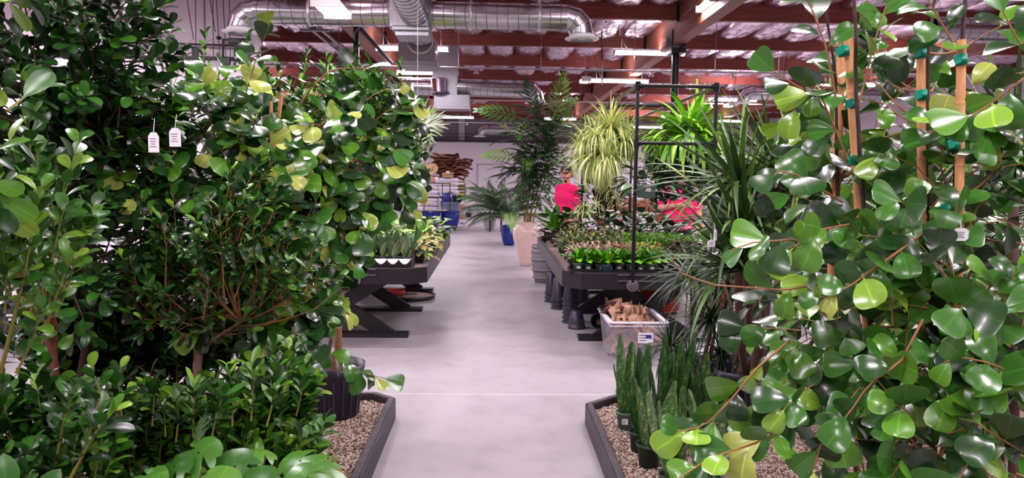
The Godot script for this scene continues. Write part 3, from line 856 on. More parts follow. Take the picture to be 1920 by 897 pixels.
# ---------- display tables ----------
func display_table(label: String, sx: float, xin: float, w: float, zn: float, zf: float, feet: Array) -> Node3D:
	var t := thing("display_table", label, "table", Vector3(xin + sx * w / 2, 0, (zn + zf) / 2))
	var o := t.position
	var ch := 0.16
	var ring := [Vector2(xin, zn - ch), Vector2(xin + sx * ch, zn), Vector2(xin + sx * (w - ch), zn), Vector2(xin + sx * w, zn - ch), Vector2(xin + sx * w, zf + ch), Vector2(xin + sx * (w - ch), zf), Vector2(xin + sx * ch, zf), Vector2(xin, zf + ch)]
	for i in 8:
		var a: Vector2 = ring[i]
		var b: Vector2 = ring[(i + 1) % 8]
		var c := Vector2(o.x, o.z)
		var s := newst()
		var d := (b - a).normalized()
		var n := Vector2(-d.y, d.x)
		if n.dot(c - a) < 0:
			n = -n
		var k := 0.42 * 0.04
		var poly := PackedVector2Array([a - c, b - c, b - d * k + n * 0.04 - c, a + d * k + n * 0.04 - c])
		prism(s, poly, 0.595, 0.74)
		obj("rim_board", s, M.table_wood, t)
		s = newst()
		prism(s, PackedVector2Array([a + d * 0.006 + n * 0.005 - c, b - d * 0.006 + n * 0.005 - c, b - d * k + n * 0.036 - c, a + d * k + n * 0.036 - c]), 0.73, 0.744)
		obj("worn_top", s, M.worn_edge, t)
	var s := newst()
	var inner := PackedVector2Array()
	for p in ring:
		inner.append((p - Vector2(o.x, o.z)) * 0.972)
	prism(s, inner, 0.66, 0.72)
	obj("deck", s, M.sand, t)
	for z in feet:
		var zz: float = z - o.z
		var hw := w / 2 - 0.21
		s = newst()
		box(s, Vector3(0, 0.02, zz), Vector3(hw * 2, 0.04, 0.16), 0.003)
		obj("foot_plank", s, M.table_wood, t)
		for k in [-1.0, 1.0]:
			s = newst()
			bar(s, Vector3(-k * 0.5, 0.0, zz + k * 0.024), Vector3(k * 0.5, 0.63, zz + k * 0.024), 0.045, 0.14, 0.003)
			obj("crossed_leg", s, M.table_wood, t)
		s = newst()
		box(s, Vector3(0, 0.598, zz), Vector3(hw * 2, 0.05, 0.1), 0.003)
		obj("top_cleat", s, M.table_wood, t)
	s = newst()
	box(s, Vector3(0, 0.31, 0), Vector3(0.09, 0.09, absf(feet[-1] - feet[0]) + 0.1), 0.003)
	obj("stretcher", s, M.table_wood, t)
	return t


# black pipe frame standing on the table, to hang baskets on
func pipe_frame(label: String, x0: float, x1: float, zf: float, zr: float, base: float, top: float, zm := 0.0) -> void:
	var t := thing("pipe_frame", label, "frame", Vector3((x0 + x1) / 2, base, zf))
	var o := t.position
	var r := 0.0165
	var hs := [base, base, base + 0.075, base + 0.075]
	var ps := [Vector3(x0, 0, zf), Vector3(x1, 0, zf), Vector3(x0, 0, zr), Vector3(x1, 0, zr)]
	for i in 4:
		var s := newst()
		tube(s, [ps[i] + Vector3(0, hs[i], 0) - o, ps[i] + Vector3(0, top, 0) - o], r, r, 12)
		obj("post", s, M.black_steel, t)
	var bars := [[0, 1, top], [2, 3, top], [0, 2, top], [1, 3, top], [0, 1, 1.915], [2, 3, 1.915]]
	for b in bars:
		var s := newst()
		tube(s, [ps[b[0]] + Vector3(0, b[2], 0) - o, ps[b[1]] + Vector3(0, b[2], 0) - o], r, r, 12)
		obj("rail", s, M.black_steel, t)
		s = newst()
		for e in 2:
			var p: Vector3 = ps[b[e]] + Vector3(0, b[2], 0) - o
			tube(s, [p + Vector3(0, -0.045, 0), p + Vector3(0, 0.035, 0)], 0.025, 0.025, 12)
			var d: Vector3 = (ps[b[1 - e]] - ps[b[e]]).normalized()
			tube(s, [p, p + d * 0.05], 0.025, 0.025, 12)
		obj("pipe_fitting", s, M.black_steel, t)
	if zm < 0.0:
		var s := newst()
		tube(s, [Vector3(x0, top, zm) - o, Vector3(x1, top, zm) - o], r, r, 12)
		obj("rail", s, M.black_steel, t)
	for i in 2:
		var s := newst()
		var f := Basis(Vector3.RIGHT, PI / 2)
		lathe(s, [Vector2(0, -0.002), Vector2(0.056, -0.002), Vector2(0.056, 0.006), Vector2(0.03, 0.01), Vector2(0.026, 0.024), Vector2(0, 0.024)], 24, ps[i] + Vector3(0, base, 0.002) - o, f, false)
		for k in 4:
			sphere(s, ps[i] + Vector3(cos(PI / 4 + PI / 2 * k) * 0.043, base + sin(PI / 4 + PI / 2 * k) * 0.043, 0.012) - o, Vector3.ONE * 0.007, 6, 4)
		obj("flange", s, M.flange, t)


func make_tables() -> void:
	mat("flange", Color(0.5, 0.45, 0.48), 0.35, 0.6)
	mat("slot_metal", Color(0.6, 0.57, 0.6), 0.3, 0.7)
	var t := display_table("black timber display table on crossed legs, left of the aisle", -1.0, -0.616, 1.78, -6.52, -10.45, [-7.0, -8.36, -9.85])
	slots(t, Vector3(-1.304, 0.711, -6.51))
	t = display_table("black timber display table on crossed legs, right of the aisle", 1.0, 0.645, 1.75, -6.33, -10.35, [-6.92, -8.3, -9.8])
	slots(t, Vector3(1.364, 0.704, -6.32))
	pipe_frame("black pipe frame with four posts standing on the right table, baskets hung on it", 1.262, 1.958, -6.29, -10.1, 0.64, 2.415, -7.95)
	pipe_frame("black pipe frame standing on the left table, mostly hidden in foliage", -1.98, -1.26, -6.48, -8.0, 0.64, 2.2)


func slots(t: Node3D, c: Vector3) -> void:
	var s := newst()
	for y in [-0.027, 0.027]:
		box(s, c + Vector3(0, y, 0.006) - t.position, Vector3(0.46, 0.008, 0.008))
	obj("metal_strip", s, M.slot_metal, t)


# ---------- pots ----------
func pot_mesh(r0: float, r1: float, h: float, rim := 0.012, soil_at := 0.85, ribs := 0) -> SurfaceTool:
	var s := newst()
	lathe(s, [Vector2(0, 0), Vector2(r0, 0), Vector2(lerpf(r0, r1, 0.82), h * 0.82), Vector2(r1 + rim * 0.4, h * 0.84), Vector2(r1 + rim, h), Vector2(r1 + rim - 0.006, h), Vector2(r1 - 0.004, h * 0.84), Vector2(lerpf(r0, r1, soil_at) - 0.006, h * soil_at - 0.01)], 20)
	for k in ribs:
		var a := TAU * k / ribs
		var e := Vector3(cos(a), 0, sin(a))
		bar(s, e * (r0 + 0.001) + Vector3(0, 0.02, 0), e * (lerpf(r0, r1, 0.8) + 0.001) + Vector3(0, h * 0.78, 0), 0.012, 0.006, 0.002, e)
	return s


func add_pot(t: Node3D, r0: float, r1: float, h: float, m: Material, at := Vector3.ZERO, rim := 0.008, ribs := 0) -> void:
	var s := pot_mesh(r0, r1, h, rim, 0.85, ribs)
	var o := obj("pot", s, m, t)
	o.position = at
	s = newst()
	lathe(s, [Vector2(lerpf(r0, r1, 0.85) - 0.004, h * 0.82), Vector2(0, h * 0.84)], 14)
	var so := obj("soil", s, M.soil, t)
	so.position = at


func label_on(t: Node3D, at: Vector3, w: float, h: float, turn := 0.0, tilt := 0.0) -> void:
	var s := newst()
	var b := Basis(Vector3.UP, turn) * Basis(Vector3.RIGHT, tilt)
	box(s, at, Vector3(w, h, 0.0015), 0.0, b)
	obj("sticker", s, M.white_plastic, t)
	s = newst()
	for k in 3:
		box(s, at + b * Vector3(-w * (0.08 + 0.05 * k), h * (0.25 - 0.25 * k), 0.001), Vector3(w * (0.7 - 0.12 * k), h * 0.09, 0.0012), 0.0, b)
	obj("sticker_print", s, M.print_grey, t)


# ---------- plants on the left ----------
func make_left_plants() -> void:
	var zero := [4.0, 5.0, 2.0, 0.6, 0.1]
	# tall dark tree at the far left
	var b := Vector3(-1.95, 0.09, -3.15)
	grow("ficus_tree", "tall dark-leaved ficus filling the top left corner, with a thin dark trunk", "tree", b, {
		"trunk": [[[b, Vector3(-1.728, 1.049, -3.1), Vector3(-1.709, 1.581, -3.05), Vector3(-1.733, 2.166, -3), Vector3(-1.739, 2.544, -3)], 0.02, 0.012]], "bark": M.bark_dark, "twigmat": M.twig_dark,
		"crown": [[Vector3(-1.811, 2.133, -2.95), Vector3(0.34, 0.36, 0.34), 4.0], [Vector3(-1.837, 1.77, -2.9), Vector3(0.34, 0.34, 0.34), 4.0], [Vector3(-1.779, 1.384, -2.95), Vector3(0.34, 0.32, 0.32), 3.5], [Vector3(-1.577, 2.062, -3), Vector3(0.12, 0.3, 0.3), 1.8], [Vector3(-1.545, 1.737, -3), Vector3(0.14, 0.26, 0.3), 2.0], [Vector3(-1.638, 1.271, -3), Vector3(0.2, 0.2, 0.3), 1.6]],
		"conn": 0.1, "twigs": 460, "tl": [0.12, 0.26], "n": [7, 11], "leaf": "oval", "size": [0.068, 0.1], "tones": [4.5, 5.0, 1.8, 0.4, 0.1], "out": 0.7, "up": 0.25, "young": 0.7})
	# the lighter bush in the left foreground with upright rosettes
	b = Vector3(-1.642, 0.246, -2.6)
	b.y = 0.09
	grow("ficus_tree", "light green ficus at the left edge with upright rosettes and a short reddish trunk", "tree", b, {
		"trunk": [[[b, Vector3(-1.62, 0.779, -2.6), Vector3(-1.611, 0.979, -2.6), Vector3(-1.554, 1.098, -2.5)], 0.022, 0.02]], "bark": M.bark_red, "twigmat": M.twig_green,
		"crown": [[Vector3(-1.303, 1.243, -2), Vector3(0.15, 0.13, 0.15), 3.0], [Vector3(-1.233, 1.442, -1.95), Vector3(0.1, 0.14, 0.12), 2.0], [Vector3(-1.317, 1.346, -1.9), Vector3(0.12, 0.2, 0.12), 1.5]],
		"twigs": 40, "tl": [0.12, 0.22], "n": [8, 12], "leaf": "oval", "size": [0.055, 0.078], "tones": [0.6, 3.0, 5.0, 2.0, 0.6], "out": 0.45, "up": 1.0, "wild": 0.3, "face": Vector3(0.2, 0, 0.4), "young": 1.5, "br": 0.004,
		"shoots": [[[Vector3(-1.317, 1.058, -1.9), Vector3(-1.21, 1.326, -1.85), Vector3(-1.127, 1.561, -1.8)], 26, 0.006, 0.35], [[Vector3(-1.241, 1.119, -1.95), Vector3(-1.153, 1.29, -1.9), Vector3(-1.095, 1.393, -1.88)], 15, 0.005, 0.3], [[Vector3(-1.275, 1.058, -1.9), Vector3(-1.229, 1.146, -1.9), Vector3(-1.166, 1.242, -1.85)], 12, 0.004, 0.2]]})
	# bright leaves that hang in from the top left, close by
	b = Vector3(-1.313, 0.689, -1.75)
	b.y = 0.09
	grow("ficus_tree", "leafy ficus mostly outside the left edge, whose bright leaves reach in at the top left", "tree", b, {
		"trunk": [[[b, Vector3(-1.333, 1.495, -1.75), Vector3(-1.298, 2.12, -1.75)], 0.016, 0.01]], "bark": M.bark_dark, "twigmat": M.twig_green,
		"crown": [[Vector3(-1.21, 1.952, -1.7), Vector3(0.1, 0.2, 0.15), 3.0], [Vector3(-1.223, 1.71, -1.7), Vector3(0.09, 0.2, 0.15), 2.0]],
		"twigs": 26, "tl": [0.1, 0.18], "n": [6, 9], "leaf": "oval", "size": [0.08, 0.11], "tones": [0.5, 2.0, 4.0, 4.0, 1.5], "out": 0.6, "up": 0.2, "face": Vector3(0.3, 0, 0.5)})
	# fine-leaved standard with the pinkish trunk
	b = Vector3(-1.285, 0.304, -3.05)
	b.y = 0.09
	grow("ficus_tree", "small-leaved ficus standard whose pale pinkish trunk forks above the front shrubs", "tree", b, {
		"trunk": [[[b, Vector3(-1.278, 0.687, -3.05), Vector3(-1.27, 0.84, -3.05)], 0.021, 0.019], [[Vector3(-1.27, 0.828, -3.05), Vector3(-1.317, 0.914, -3), Vector3(-1.359, 0.975, -2.95)], 0.009, 0.004], [[Vector3(-1.268, 0.828, -3.05), Vector3(-1.16, 0.911, -3), Vector3(-1.047, 0.982, -2.95)], 0.01, 0.004], [[Vector3(-1.268, 0.817, -3.05), Vector3(-1.212, 0.969, -3.05), Vector3(-1.194, 1.101, -3.1)], 0.012, 0.005], [[Vector3(-1.272, 0.828, -3.05), Vector3(-1.291, 0.969, -3.05), Vector3(-1.377, 1.123, -3.1)], 0.01, 0.005]],
		"bark": M.bark_pink, "twigmat": M.twig_brown,
		"crown": [[Vector3(-1.111, 1.117, -3), Vector3(0.32, 0.2, 0.28), 5.0], [Vector3(-1.335, 1.07, -3), Vector3(0.2, 0.14, 0.25), 3.0], [Vector3(-1.127, 1.366, -3), Vector3(0.26, 0.16, 0.25), 3.0], [Vector3(-0.888, 1.074, -3), Vector3(0.16, 0.16, 0.2), 1.5]],
		"twigs": 230, "tl": [0.1, 0.2], "n": [8, 12], "leaf": "small", "size": [0.05, 0.075], "tones": [3.0, 5.0, 3.0, 0.7, 0.2], "out": 0.5, "up": 0.5, "young": 1.2, "br": 0.003,
		"shoots": [[[Vector3(-1.058, 1.107, -2.8), Vector3(-1.045, 1.324, -2.75), Vector3(-1.033, 1.48, -2.7)], 18, 0.004, 0.3], [[Vector3(-1.286, 1.147, -2.8), Vector3(-1.254, 1.321, -2.75), Vector3(-1.251, 1.477, -2.7)], 18, 0.004, 0.25], [[Vector3(-1.017, 1.107, -2.8), Vector3(-0.933, 1.304, -2.75), Vector3(-0.894, 1.451, -2.7)], 16, 0.003, 0.25], [[Vector3(-1.433, 0.998, -2.9), Vector3(-1.437, 1.095, -2.85), Vector3(-1.419, 1.189, -2.8)], 12, 0.003, 0.2], [[Vector3(-1.123, 1.031, -2.75), Vector3(-1.093, 1.12, -2.72), Vector3(-1.075, 1.206, -2.7)], 14, 0.003, 0.2]]})
	# triangle-leaved tree with bamboo stakes and tags, behind
	b = Vector3(-1.473, 0.116, -3.7)
	b.y = 0.09
	var t := grow("triangle_ficus", "triangle-leaved ficus tied to thin bamboo stakes, in the middle of the left-hand mass", "tree", b, {
		"trunk": [[[b, Vector3(-1.429, 0.835, -3.7), Vector3(-1.379, 1.587, -3.65), Vector3(-1.387, 2.111, -3.6)], 0.014, 0.007]], "bark": M.bark_dark, "twigmat": M.twig_brown,
		"crown": [[Vector3(-1.377, 1.73, -3.55), Vector3(0.3, 0.22, 0.35), 4.0], [Vector3(-1.181, 1.589, -3.5), Vector3(0.3, 0.3, 0.35), 3.5], [Vector3(-1.402, 1.659, -3.3), Vector3(0.2, 0.24, 0.25), 2.0], [Vector3(-1.058, 1.198, -3.5), Vector3(0.24, 0.34, 0.3), 2.5]],
		"twigs": 120, "tl": [0.16, 0.32], "n": [5, 8], "leaf": "tri", "size": [0.085, 0.13], "tones": [2.5, 4.0, 3.0, 1.2, 0.5, 0.6], "out": 0.6, "up": 0.1, "bow": 0.25, "hang": 0.3, "face": Vector3(0.1, 0, 0.5), "young": 0.6, "br": 0.0028,
		"shoots": [[[Vector3(-1.218, 1.788, -3.4), Vector3(-1.047, 2.103, -3.2), Vector3(-0.949, 2.244, -3.1)], 9, 0.003, 0.3]]})
	stakes(t, [[Vector3(-1.435, 1.942, -3.3), Vector3(-1.399, 1.586, -3.3)], [Vector3(-0.982, 1.969, -3.35), Vector3(-1.076, 1.363, -3.4)], [Vector3(-1.062, 1.944, -3.45), Vector3(-1.061, 1.359, -3.45)]], 0.008)
	plant_tag(Vector3(-1.197, 1.705, -2.55), 0.036, 0.07, "white plastic plant tag, left one of two hanging in the dark ficus", 0.1)
	plant_tag(Vector3(-1.144, 1.726, -2.6), 0.044, 0.066, "white plastic plant tag hanging by a string beneath the leaning bamboo stake", -0.15)
	# the potted triangle-leaved tree at the aisle
	b = Vector3(-0.981, 0.1, -4.383)
	t = grow("triangle_ficus", "triangle-leaved ficus with yellow-green leaves in the black pot by the aisle", "tree", b, {
		"trunk": [[[b + Vector3(0, 0.2, 0), Vector3(-0.962, 0.51, -4.4), Vector3(-0.937, 1.032, -4.4), Vector3(-0.903, 1.298, -4.4), Vector3(-0.882, 1.854, -4.4), Vector3(-0.928, 2.174, -4.4)], 0.027, 0.014]], "bark": M.bark_tan, "twigmat": M.twig_brown,
		"crown": [[Vector3(-0.94, 1.788, -3.9), Vector3(0.42, 0.24, 0.35), 4.0], [Vector3(-1.003, 1.591, -3.7), Vector3(0.36, 0.3, 0.4), 4.0], [Vector3(-0.717, 1.687, -4.1), Vector3(0.22, 0.3, 0.3), 1.5], [Vector3(-1.005, 1.304, -3.5), Vector3(0.17, 0.26, 0.3), 3.0], [Vector3(-1.013, 1.021, -3.3), Vector3(0.12, 0.18, 0.25), 2.4], [Vector3(-1.009, 0.821, -3.4), Vector3(0.06, 0.08, 0.2), 0.8]],
		"twigs": 105, "tl": [0.16, 0.28], "n": [5, 9], "leaf": "tri", "size": [0.095, 0.15], "tones": [2.4, 4.0, 3.2, 1.3, 0.5, 0.9], "out": 0.6, "up": 0.0, "bow": 0.35, "hang": 0.45, "face": Vector3(0.1, 0, 0.6), "young": 0.4, "br": 0.0035, "reach": 0.8,
		"shoots": [[[Vector3(-1.014, 0.782, -3.7), Vector3(-0.831, 0.621, -3.75), Vector3(-0.699, 0.526, -3.8), Vector3(-0.578, 0.497, -3.8)], 12, 0.004, 0.1], [[Vector3(-0.826, 1.681, -3.9), Vector3(-0.595, 1.942, -3.9), Vector3(-0.465, 1.987, -3.9)], 12, 0.004, 0.2], [[Vector3(-0.972, 1.935, -3.6), Vector3(-0.812, 2.121, -3.6), Vector3(-0.564, 2.126, -3.7), Vector3(-0.44, 2.074, -3.8)], 22, 0.005, 0.1], [[Vector3(-0.67, 1.596, -4), Vector3(-0.462, 1.688, -4), Vector3(-0.388, 1.54, -4)], 10, 0.004, 0.3], [[Vector3(-0.771, 1.304, -3.9), Vector3(-0.658, 1.381, -3.6), Vector3(-0.66, 1.265, -3.4)], 8, 0.003, 0.3], [[Vector3(-0.817, 1.594, -3.6), Vector3(-0.848, 1.467, -3.4), Vector3(-0.884, 1.282, -3.2), Vector3(-0.894, 1.056, -3.1)], 24, 0.004, 0.1], [[Vector3(-1.026, 1.363, -3.4), Vector3(-1.005, 1.136, -3.2), Vector3(-0.943, 0.866, -3.1)], 22, 0.004, 0.1], [[Vector3(-0.919, 1.784, -3.7), Vector3(-0.814, 1.859, -3.6), Vector3(-0.741, 1.75, -3.5)], 10, 0.003, 0.2], [[Vector3(-0.929, 1.107, -3.6), Vector3(-0.879, 0.979, -3.4), Vector3(-0.774, 0.947, -3.3)], 14, 0.003, 0.1], [[Vector3(-0.611, 1.597, -4), Vector3(-0.492, 1.449, -4), Vector3(-0.426, 1.33, -4)], 10, 0.003, 0.2], [[Vector3(-0.682, 1.683, -3.9), Vector3(-0.567, 1.539, -3.9), Vector3(-0.62, 1.364, -3.9)], 10, 0.003, 0.2]]})
	add_pot(t, 0.148, 0.178, 0.325, M.nursery_pot, Vector3.ZERO, 0.014, 18)
	# bright small-leaved tree behind it
	b = Vector3(-1.038, 0.1, -6.157)
	b = Vector3(-1.1, 0.09, -4.45)
	grow("bushy_ficus", "fine-leaved bright green ficus behind the potted triangle-leaved tree", "tree", b, {
		"trunk": [[[b, Vector3(-1.014, 1.042, -4.9), Vector3(-0.876, 1.334, -5), Vector3(-0.837, 1.891, -5), Vector3(-0.835, 2.256, -5)], 0.014, 0.007], [[Vector3(-1.007, 1.05, -4.9), Vector3(-0.821, 1.559, -4.9), Vector3(-0.567, 1.835, -4.9)], 0.01, 0.005]], "bark": M.bark_dark, "twigmat": M.twig_green,
		"crown": [[Vector3(-0.751, 1.897, -4.3), Vector3(0.26, 0.2, 0.3), 4.0], [Vector3(-0.974, 1.729, -4.6), Vector3(0.36, 0.36, 0.3), 4.0], [Vector3(-0.646, 1.63, -4.4), Vector3(0.15, 0.28, 0.3), 3.0], [Vector3(-1.368, 1.906, -4.8), Vector3(0.42, 0.28, 0.3), 3.5], [Vector3(-1.714, 1.904, -4.6), Vector3(0.3, 0.18, 0.3), 2.0], [Vector3(-0.876, 1.371, -5), Vector3(0.24, 0.12, 0.2), 1.5]],
		"twigs": 340, "tl": [0.14, 0.28], "n": [9, 14], "leaf": "small", "size": [0.055, 0.085], "tones": [1.2, 3.0, 5.0, 2.5, 1.0], "out": 0.4, "up": 0.9, "wild": 0.35, "young": 1.0, "br": 0.003,
		"shoots": [[[Vector3(-0.63, 2.082, -4.7), Vector3(-0.606, 2.219, -4.7), Vector3(-0.613, 2.338, -4.7)], 18, 0.004, 0.1], [[Vector3(-0.526, 1.599, -4.8), Vector3(-0.484, 1.742, -4.8), Vector3(-0.448, 1.842, -4.8)], 14, 0.003, 0.1], [[Vector3(-0.573, 1.419, -4.8), Vector3(-0.483, 1.528, -4.8), Vector3(-0.448, 1.636, -4.8)], 14, 0.003, 0.1], [[Vector3(-1.836, 2.075, -4.5), Vector3(-1.791, 2.302, -4.5), Vector3(-1.775, 2.457, -4.5)], 16, 0.003, 0.2], [[Vector3(-1.981, 2.137, -4.5), Vector3(-1.912, 2.3, -4.5), Vector3(-1.886, 2.397, -4.5)], 14, 0.003, 0.2], [[Vector3(-1.541, 2.145, -4.5), Vector3(-1.505, 2.307, -4.5), Vector3(-1.528, 2.436, -4.5)], 16, 0.003, 0.2], [[Vector3(-1.25, 2.175, -4.7), Vector3(-1.224, 2.294, -4.7), Vector3(-1.213, 2.379, -4.7)], 14, 0.003, 0.1]]})
	# front shrubs along the bottom of the picture
	shrub(Vector3(-1.48, 0.357, -2.35), [[Vector3(-1.436, 0.685, -2.3), Vector3(0.17, 0.1, 0.16), 3.0], [Vector3(-1.445, 0.586, -2.2), Vector3(0.2, 0.12, 0.2), 3.0], [Vector3(-1.38, 0.568, -2.2), Vector3(0.17, 0.1, 0.16), 3.0]], "oval", [0.055, 0.085], [2.0, 4.0, 4.0, 1.2, 0.3], 69, [0.12, 0.24], "broad-leaved dark green shrub in the bottom left corner, on brown stems", [[[Vector3(-1.207, 0.718, -2), Vector3(-1.126, 0.86, -2), Vector3(-1.071, 0.922, -2)], 14, 0.005, 0.2], [[Vector3(-1.305, 0.723, -2.1), Vector3(-1.275, 0.855, -2.1), Vector3(-1.24, 0.961, -2.1)], 18, 0.006, 0.2], [[Vector3(-1.233, 0.74, -2.1), Vector3(-1.163, 0.937, -2.1), Vector3(-1.191, 1.018, -2.1)], 14, 0.004, 0.2]])
	shrub(Vector3(-1.381, 0.215, -2.7), [[Vector3(-1.32, 0.566, -2.6), Vector3(0.2, 0.1, 0.2), 4.0], [Vector3(-1.302, 0.468, -2.5), Vector3(0.22, 0.1, 0.2), 2.0], [Vector3(-1.275, 0.428, -2.5), Vector3(0.2, 0.1, 0.2), 3.0]], "oval", [0.045, 0.07], [2.5, 4.0, 3.5, 1.2, 0.3], 90, [0.12, 0.22], "dark green shrub between the reddish trunk and the pale pinkish trunk", [[[Vector3(-1.261, 0.731, -2.4), Vector3(-1.271, 0.861, -2.4), Vector3(-1.263, 0.936, -2.4)], 14, 0.004, 0.2], [[Vector3(-1.161, 0.731, -2.4), Vector3(-1.149, 0.843, -2.4), Vector3(-1.165, 0.918, -2.4)], 14, 0.004, 0.2], [[Vector3(-1.117, 0.693, -2.4), Vector3(-1.118, 0.806, -2.4), Vector3(-1.13, 0.862, -2.4)], 12, 0.003, 0.2]])
	shrub(Vector3(-1.154, 0.212, -2.75), [[Vector3(-1.127, 0.485, -2.7), Vector3(0.16, 0.1, 0.18), 4.0], [Vector3(-1.09, 0.339, -2.6), Vector3(0.16, 0.1, 0.18), 3.0]], "small", [0.055, 0.085], [1.5, 4.0, 4.0, 2.0, 1.0], 69, [0.12, 0.2], "bushy shrub with bright tips right beneath the pale pinkish trunk", [[[Vector3(-1.023, 0.694, -2.4), Vector3(-1.021, 0.788, -2.4), Vector3(-1.013, 0.872, -2.4)], 20, 0.004, 0.2], [[Vector3(-0.964, 0.675, -2.4), Vector3(-0.943, 0.769, -2.4), Vector3(-0.914, 0.845, -2.4)], 16, 0.004, 0.2], [[Vector3(-1.082, 0.675, -2.4), Vector3(-1.07, 0.769, -2.4), Vector3(-1.077, 0.825, -2.4)], 14, 0.004, 0.2]])
	shrub(Vector3(-0.983, 0.182, -2.9), [[Vector3(-0.982, 0.513, -2.85), Vector3(0.16, 0.12, 0.18), 4.0], [Vector3(-0.925, 0.377, -2.8), Vector3(0.15, 0.08, 0.18), 2.0], [Vector3(-0.951, 0.355, -2.75), Vector3(0.16, 0.1, 0.18), 3.0]], "small", [0.055, 0.085], [1.2, 3.5, 4.5, 2.5, 1.2], 90, [0.12, 0.22], "bright green upright shrub in the middle of the front row of shrubs", [[[Vector3(-0.927, 0.696, -2.5), Vector3(-0.922, 0.813, -2.5), Vector3(-0.932, 0.91, -2.5)], 20, 0.004, 0.2], [[Vector3(-0.877, 0.698, -2.55), Vector3(-0.865, 0.838, -2.55), Vector3(-0.873, 0.917, -2.55)], 18, 0.004, 0.2], [[Vector3(-0.804, 0.696, -2.5), Vector3(-0.773, 0.814, -2.5), Vector3(-0.762, 0.931, -2.5)], 18, 0.004, 0.2]])
	shrub(Vector3(-0.871, 0.159, -3.1), [[Vector3(-0.908, 0.492, -3), Vector3(0.09, 0.14, 0.16), 4.0], [Vector3(-0.859, 0.31, -2.9), Vector3(0.1, 0.1, 0.16), 3.0]], "small", [0.055, 0.085], [1.5, 4.0, 4.0, 2.0, 1.0], 90, [0.12, 0.22], "dense green shrub touching the black nursery pot, nearest the aisle", [[[Vector3(-0.813, 0.72, -2.8), Vector3(-0.816, 0.829, -2.8), Vector3(-0.81, 0.905, -2.8)], 18, 0.003, 0.2], [[Vector3(-0.782, 0.632, -2.8), Vector3(-0.76, 0.72, -2.8), Vector3(-0.765, 0.797, -2.8)], 16, 0.003, 0.2], [[Vector3(-0.731, 0.522, -2.8), Vector3(-0.683, 0.566, -2.8), Vector3(-0.661, 0.6, -2.8)], 9, 0.003, 0.2], [[Vector3(-0.877, 0.72, -2.8), Vector3(-0.885, 0.828, -2.8), Vector3(-0.863, 0.915, -2.8)], 16, 0.003, 0.2]])
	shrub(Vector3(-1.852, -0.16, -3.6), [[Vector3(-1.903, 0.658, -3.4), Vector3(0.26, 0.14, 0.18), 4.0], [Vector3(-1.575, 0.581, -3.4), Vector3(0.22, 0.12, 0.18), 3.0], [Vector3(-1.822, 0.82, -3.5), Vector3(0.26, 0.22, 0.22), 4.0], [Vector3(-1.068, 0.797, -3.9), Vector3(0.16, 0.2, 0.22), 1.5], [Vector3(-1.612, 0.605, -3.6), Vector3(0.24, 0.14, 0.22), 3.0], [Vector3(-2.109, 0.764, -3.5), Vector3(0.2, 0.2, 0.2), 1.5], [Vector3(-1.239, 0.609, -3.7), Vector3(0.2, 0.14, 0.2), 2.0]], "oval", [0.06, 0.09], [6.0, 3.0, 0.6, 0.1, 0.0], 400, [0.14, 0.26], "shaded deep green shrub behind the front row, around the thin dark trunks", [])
	# split-leaf plant at the bottom
	var base := Vector3(-0.907, 0.277, -2.5)
	base.y = 0.09
	t = thing("split_leaf_plant", "split-leaf philodendron with big pale green lobed leaves at the bottom, beside the gravel", "plant", base)
	var s := newst()
	var L := []
	for q in [[Vector3(-0.842, 0.777, -2.1), Vector3(-0.7, -0.35, 0.6), 0.17, 1, 1], [Vector3(-0.895, 0.751, -2.05), Vector3(-0.9, -0.4, 0.3), 0.15, 0, 1], [Vector3(-0.773, 0.744, -2.1), Vector3(0.3, -0.45, 0.8), 0.17, 0, 1], [Vector3(-0.634, 0.69, -2.2), Vector3(0.8, 0.05, 0.3), 0.17, 1, 1], [Vector3(-0.725, 0.694, -2.25), Vector3(-0.4, 0.3, 0.7), 0.14, 2, 0], [Vector3(-0.581, 0.695, -2.1), Vector3(0.9, -0.3, 0.5), 0.16, 1, 1], [Vector3(-0.767, 0.731, -2), Vector3(-0.3, -0.6, 0.9), 0.17, 2, 1], [Vector3(-0.922, 0.759, -2.2), Vector3(0.2, 0.7, 0.3), 0.1, 1, 2], [Vector3(-0.95, 0.729, -2), Vector3(-0.7, -0.2, 0.4), 0.15, 1, 1], [Vector3(-0.677, 0.713, -2.05), Vector3(0.1, -0.6, 0.8), 0.16, 0, 1]]:
		var p: Vector3 = q[0] - base
		L.append([Transform3D(leaf_basis(q[1], Vector3(0, 1, 0.35), q[2]), p), q[3], q[4]])
		tube(s, bez(Vector3(rr(-0.03, 0.03), 0.02, rr(-0.03, 0.03)), Vector3(p.x * 0.4, p.y * 0.7, p.z * 0.4), p, 6), 0.006, 0.004, 6)
	obj("leaf_stalks", s, M.twig_green, t)
	set_leaves(t, "monstera", L, 30)
	add_pot(t, 0.1, 0.13, 0.2, M.nursery_pot)
	one_leaf("heart", Vector3(-1.213, 0.793, -1.75), Vector3(-0.1, 0.5, -0.1), Vector3(0.25, 0.5, 0.9), 0.1, 1, "large smooth green leaf rising from a low plant in the very bottom left corner")
	one_leaf("heart", Vector3(-1.163, 0.756, -1.8), Vector3(0.3, 0.5, -0.1), Vector3(0.25, 0.6, 0.7), 0.085, 1, "smaller smooth green leaf at the bottom left, right of the largest one")
	var yl := one_leaf("heart", Vector3(-0.829, 0.12, -3.434), Vector3(0.9, 0.05, 0.2), Vector3(0, 1, 0.3), 0.11, 3, "fallen yellow leaf on the gravel at the bottom, beside the split-leaf plant")
	(yl.get_child(0) as MeshInstance3D).material_override = leaf_mat("yellow_leaf", Color(0.8, 0.68, 0.15), M.heart0.albedo_texture, 0.4, 0.2)


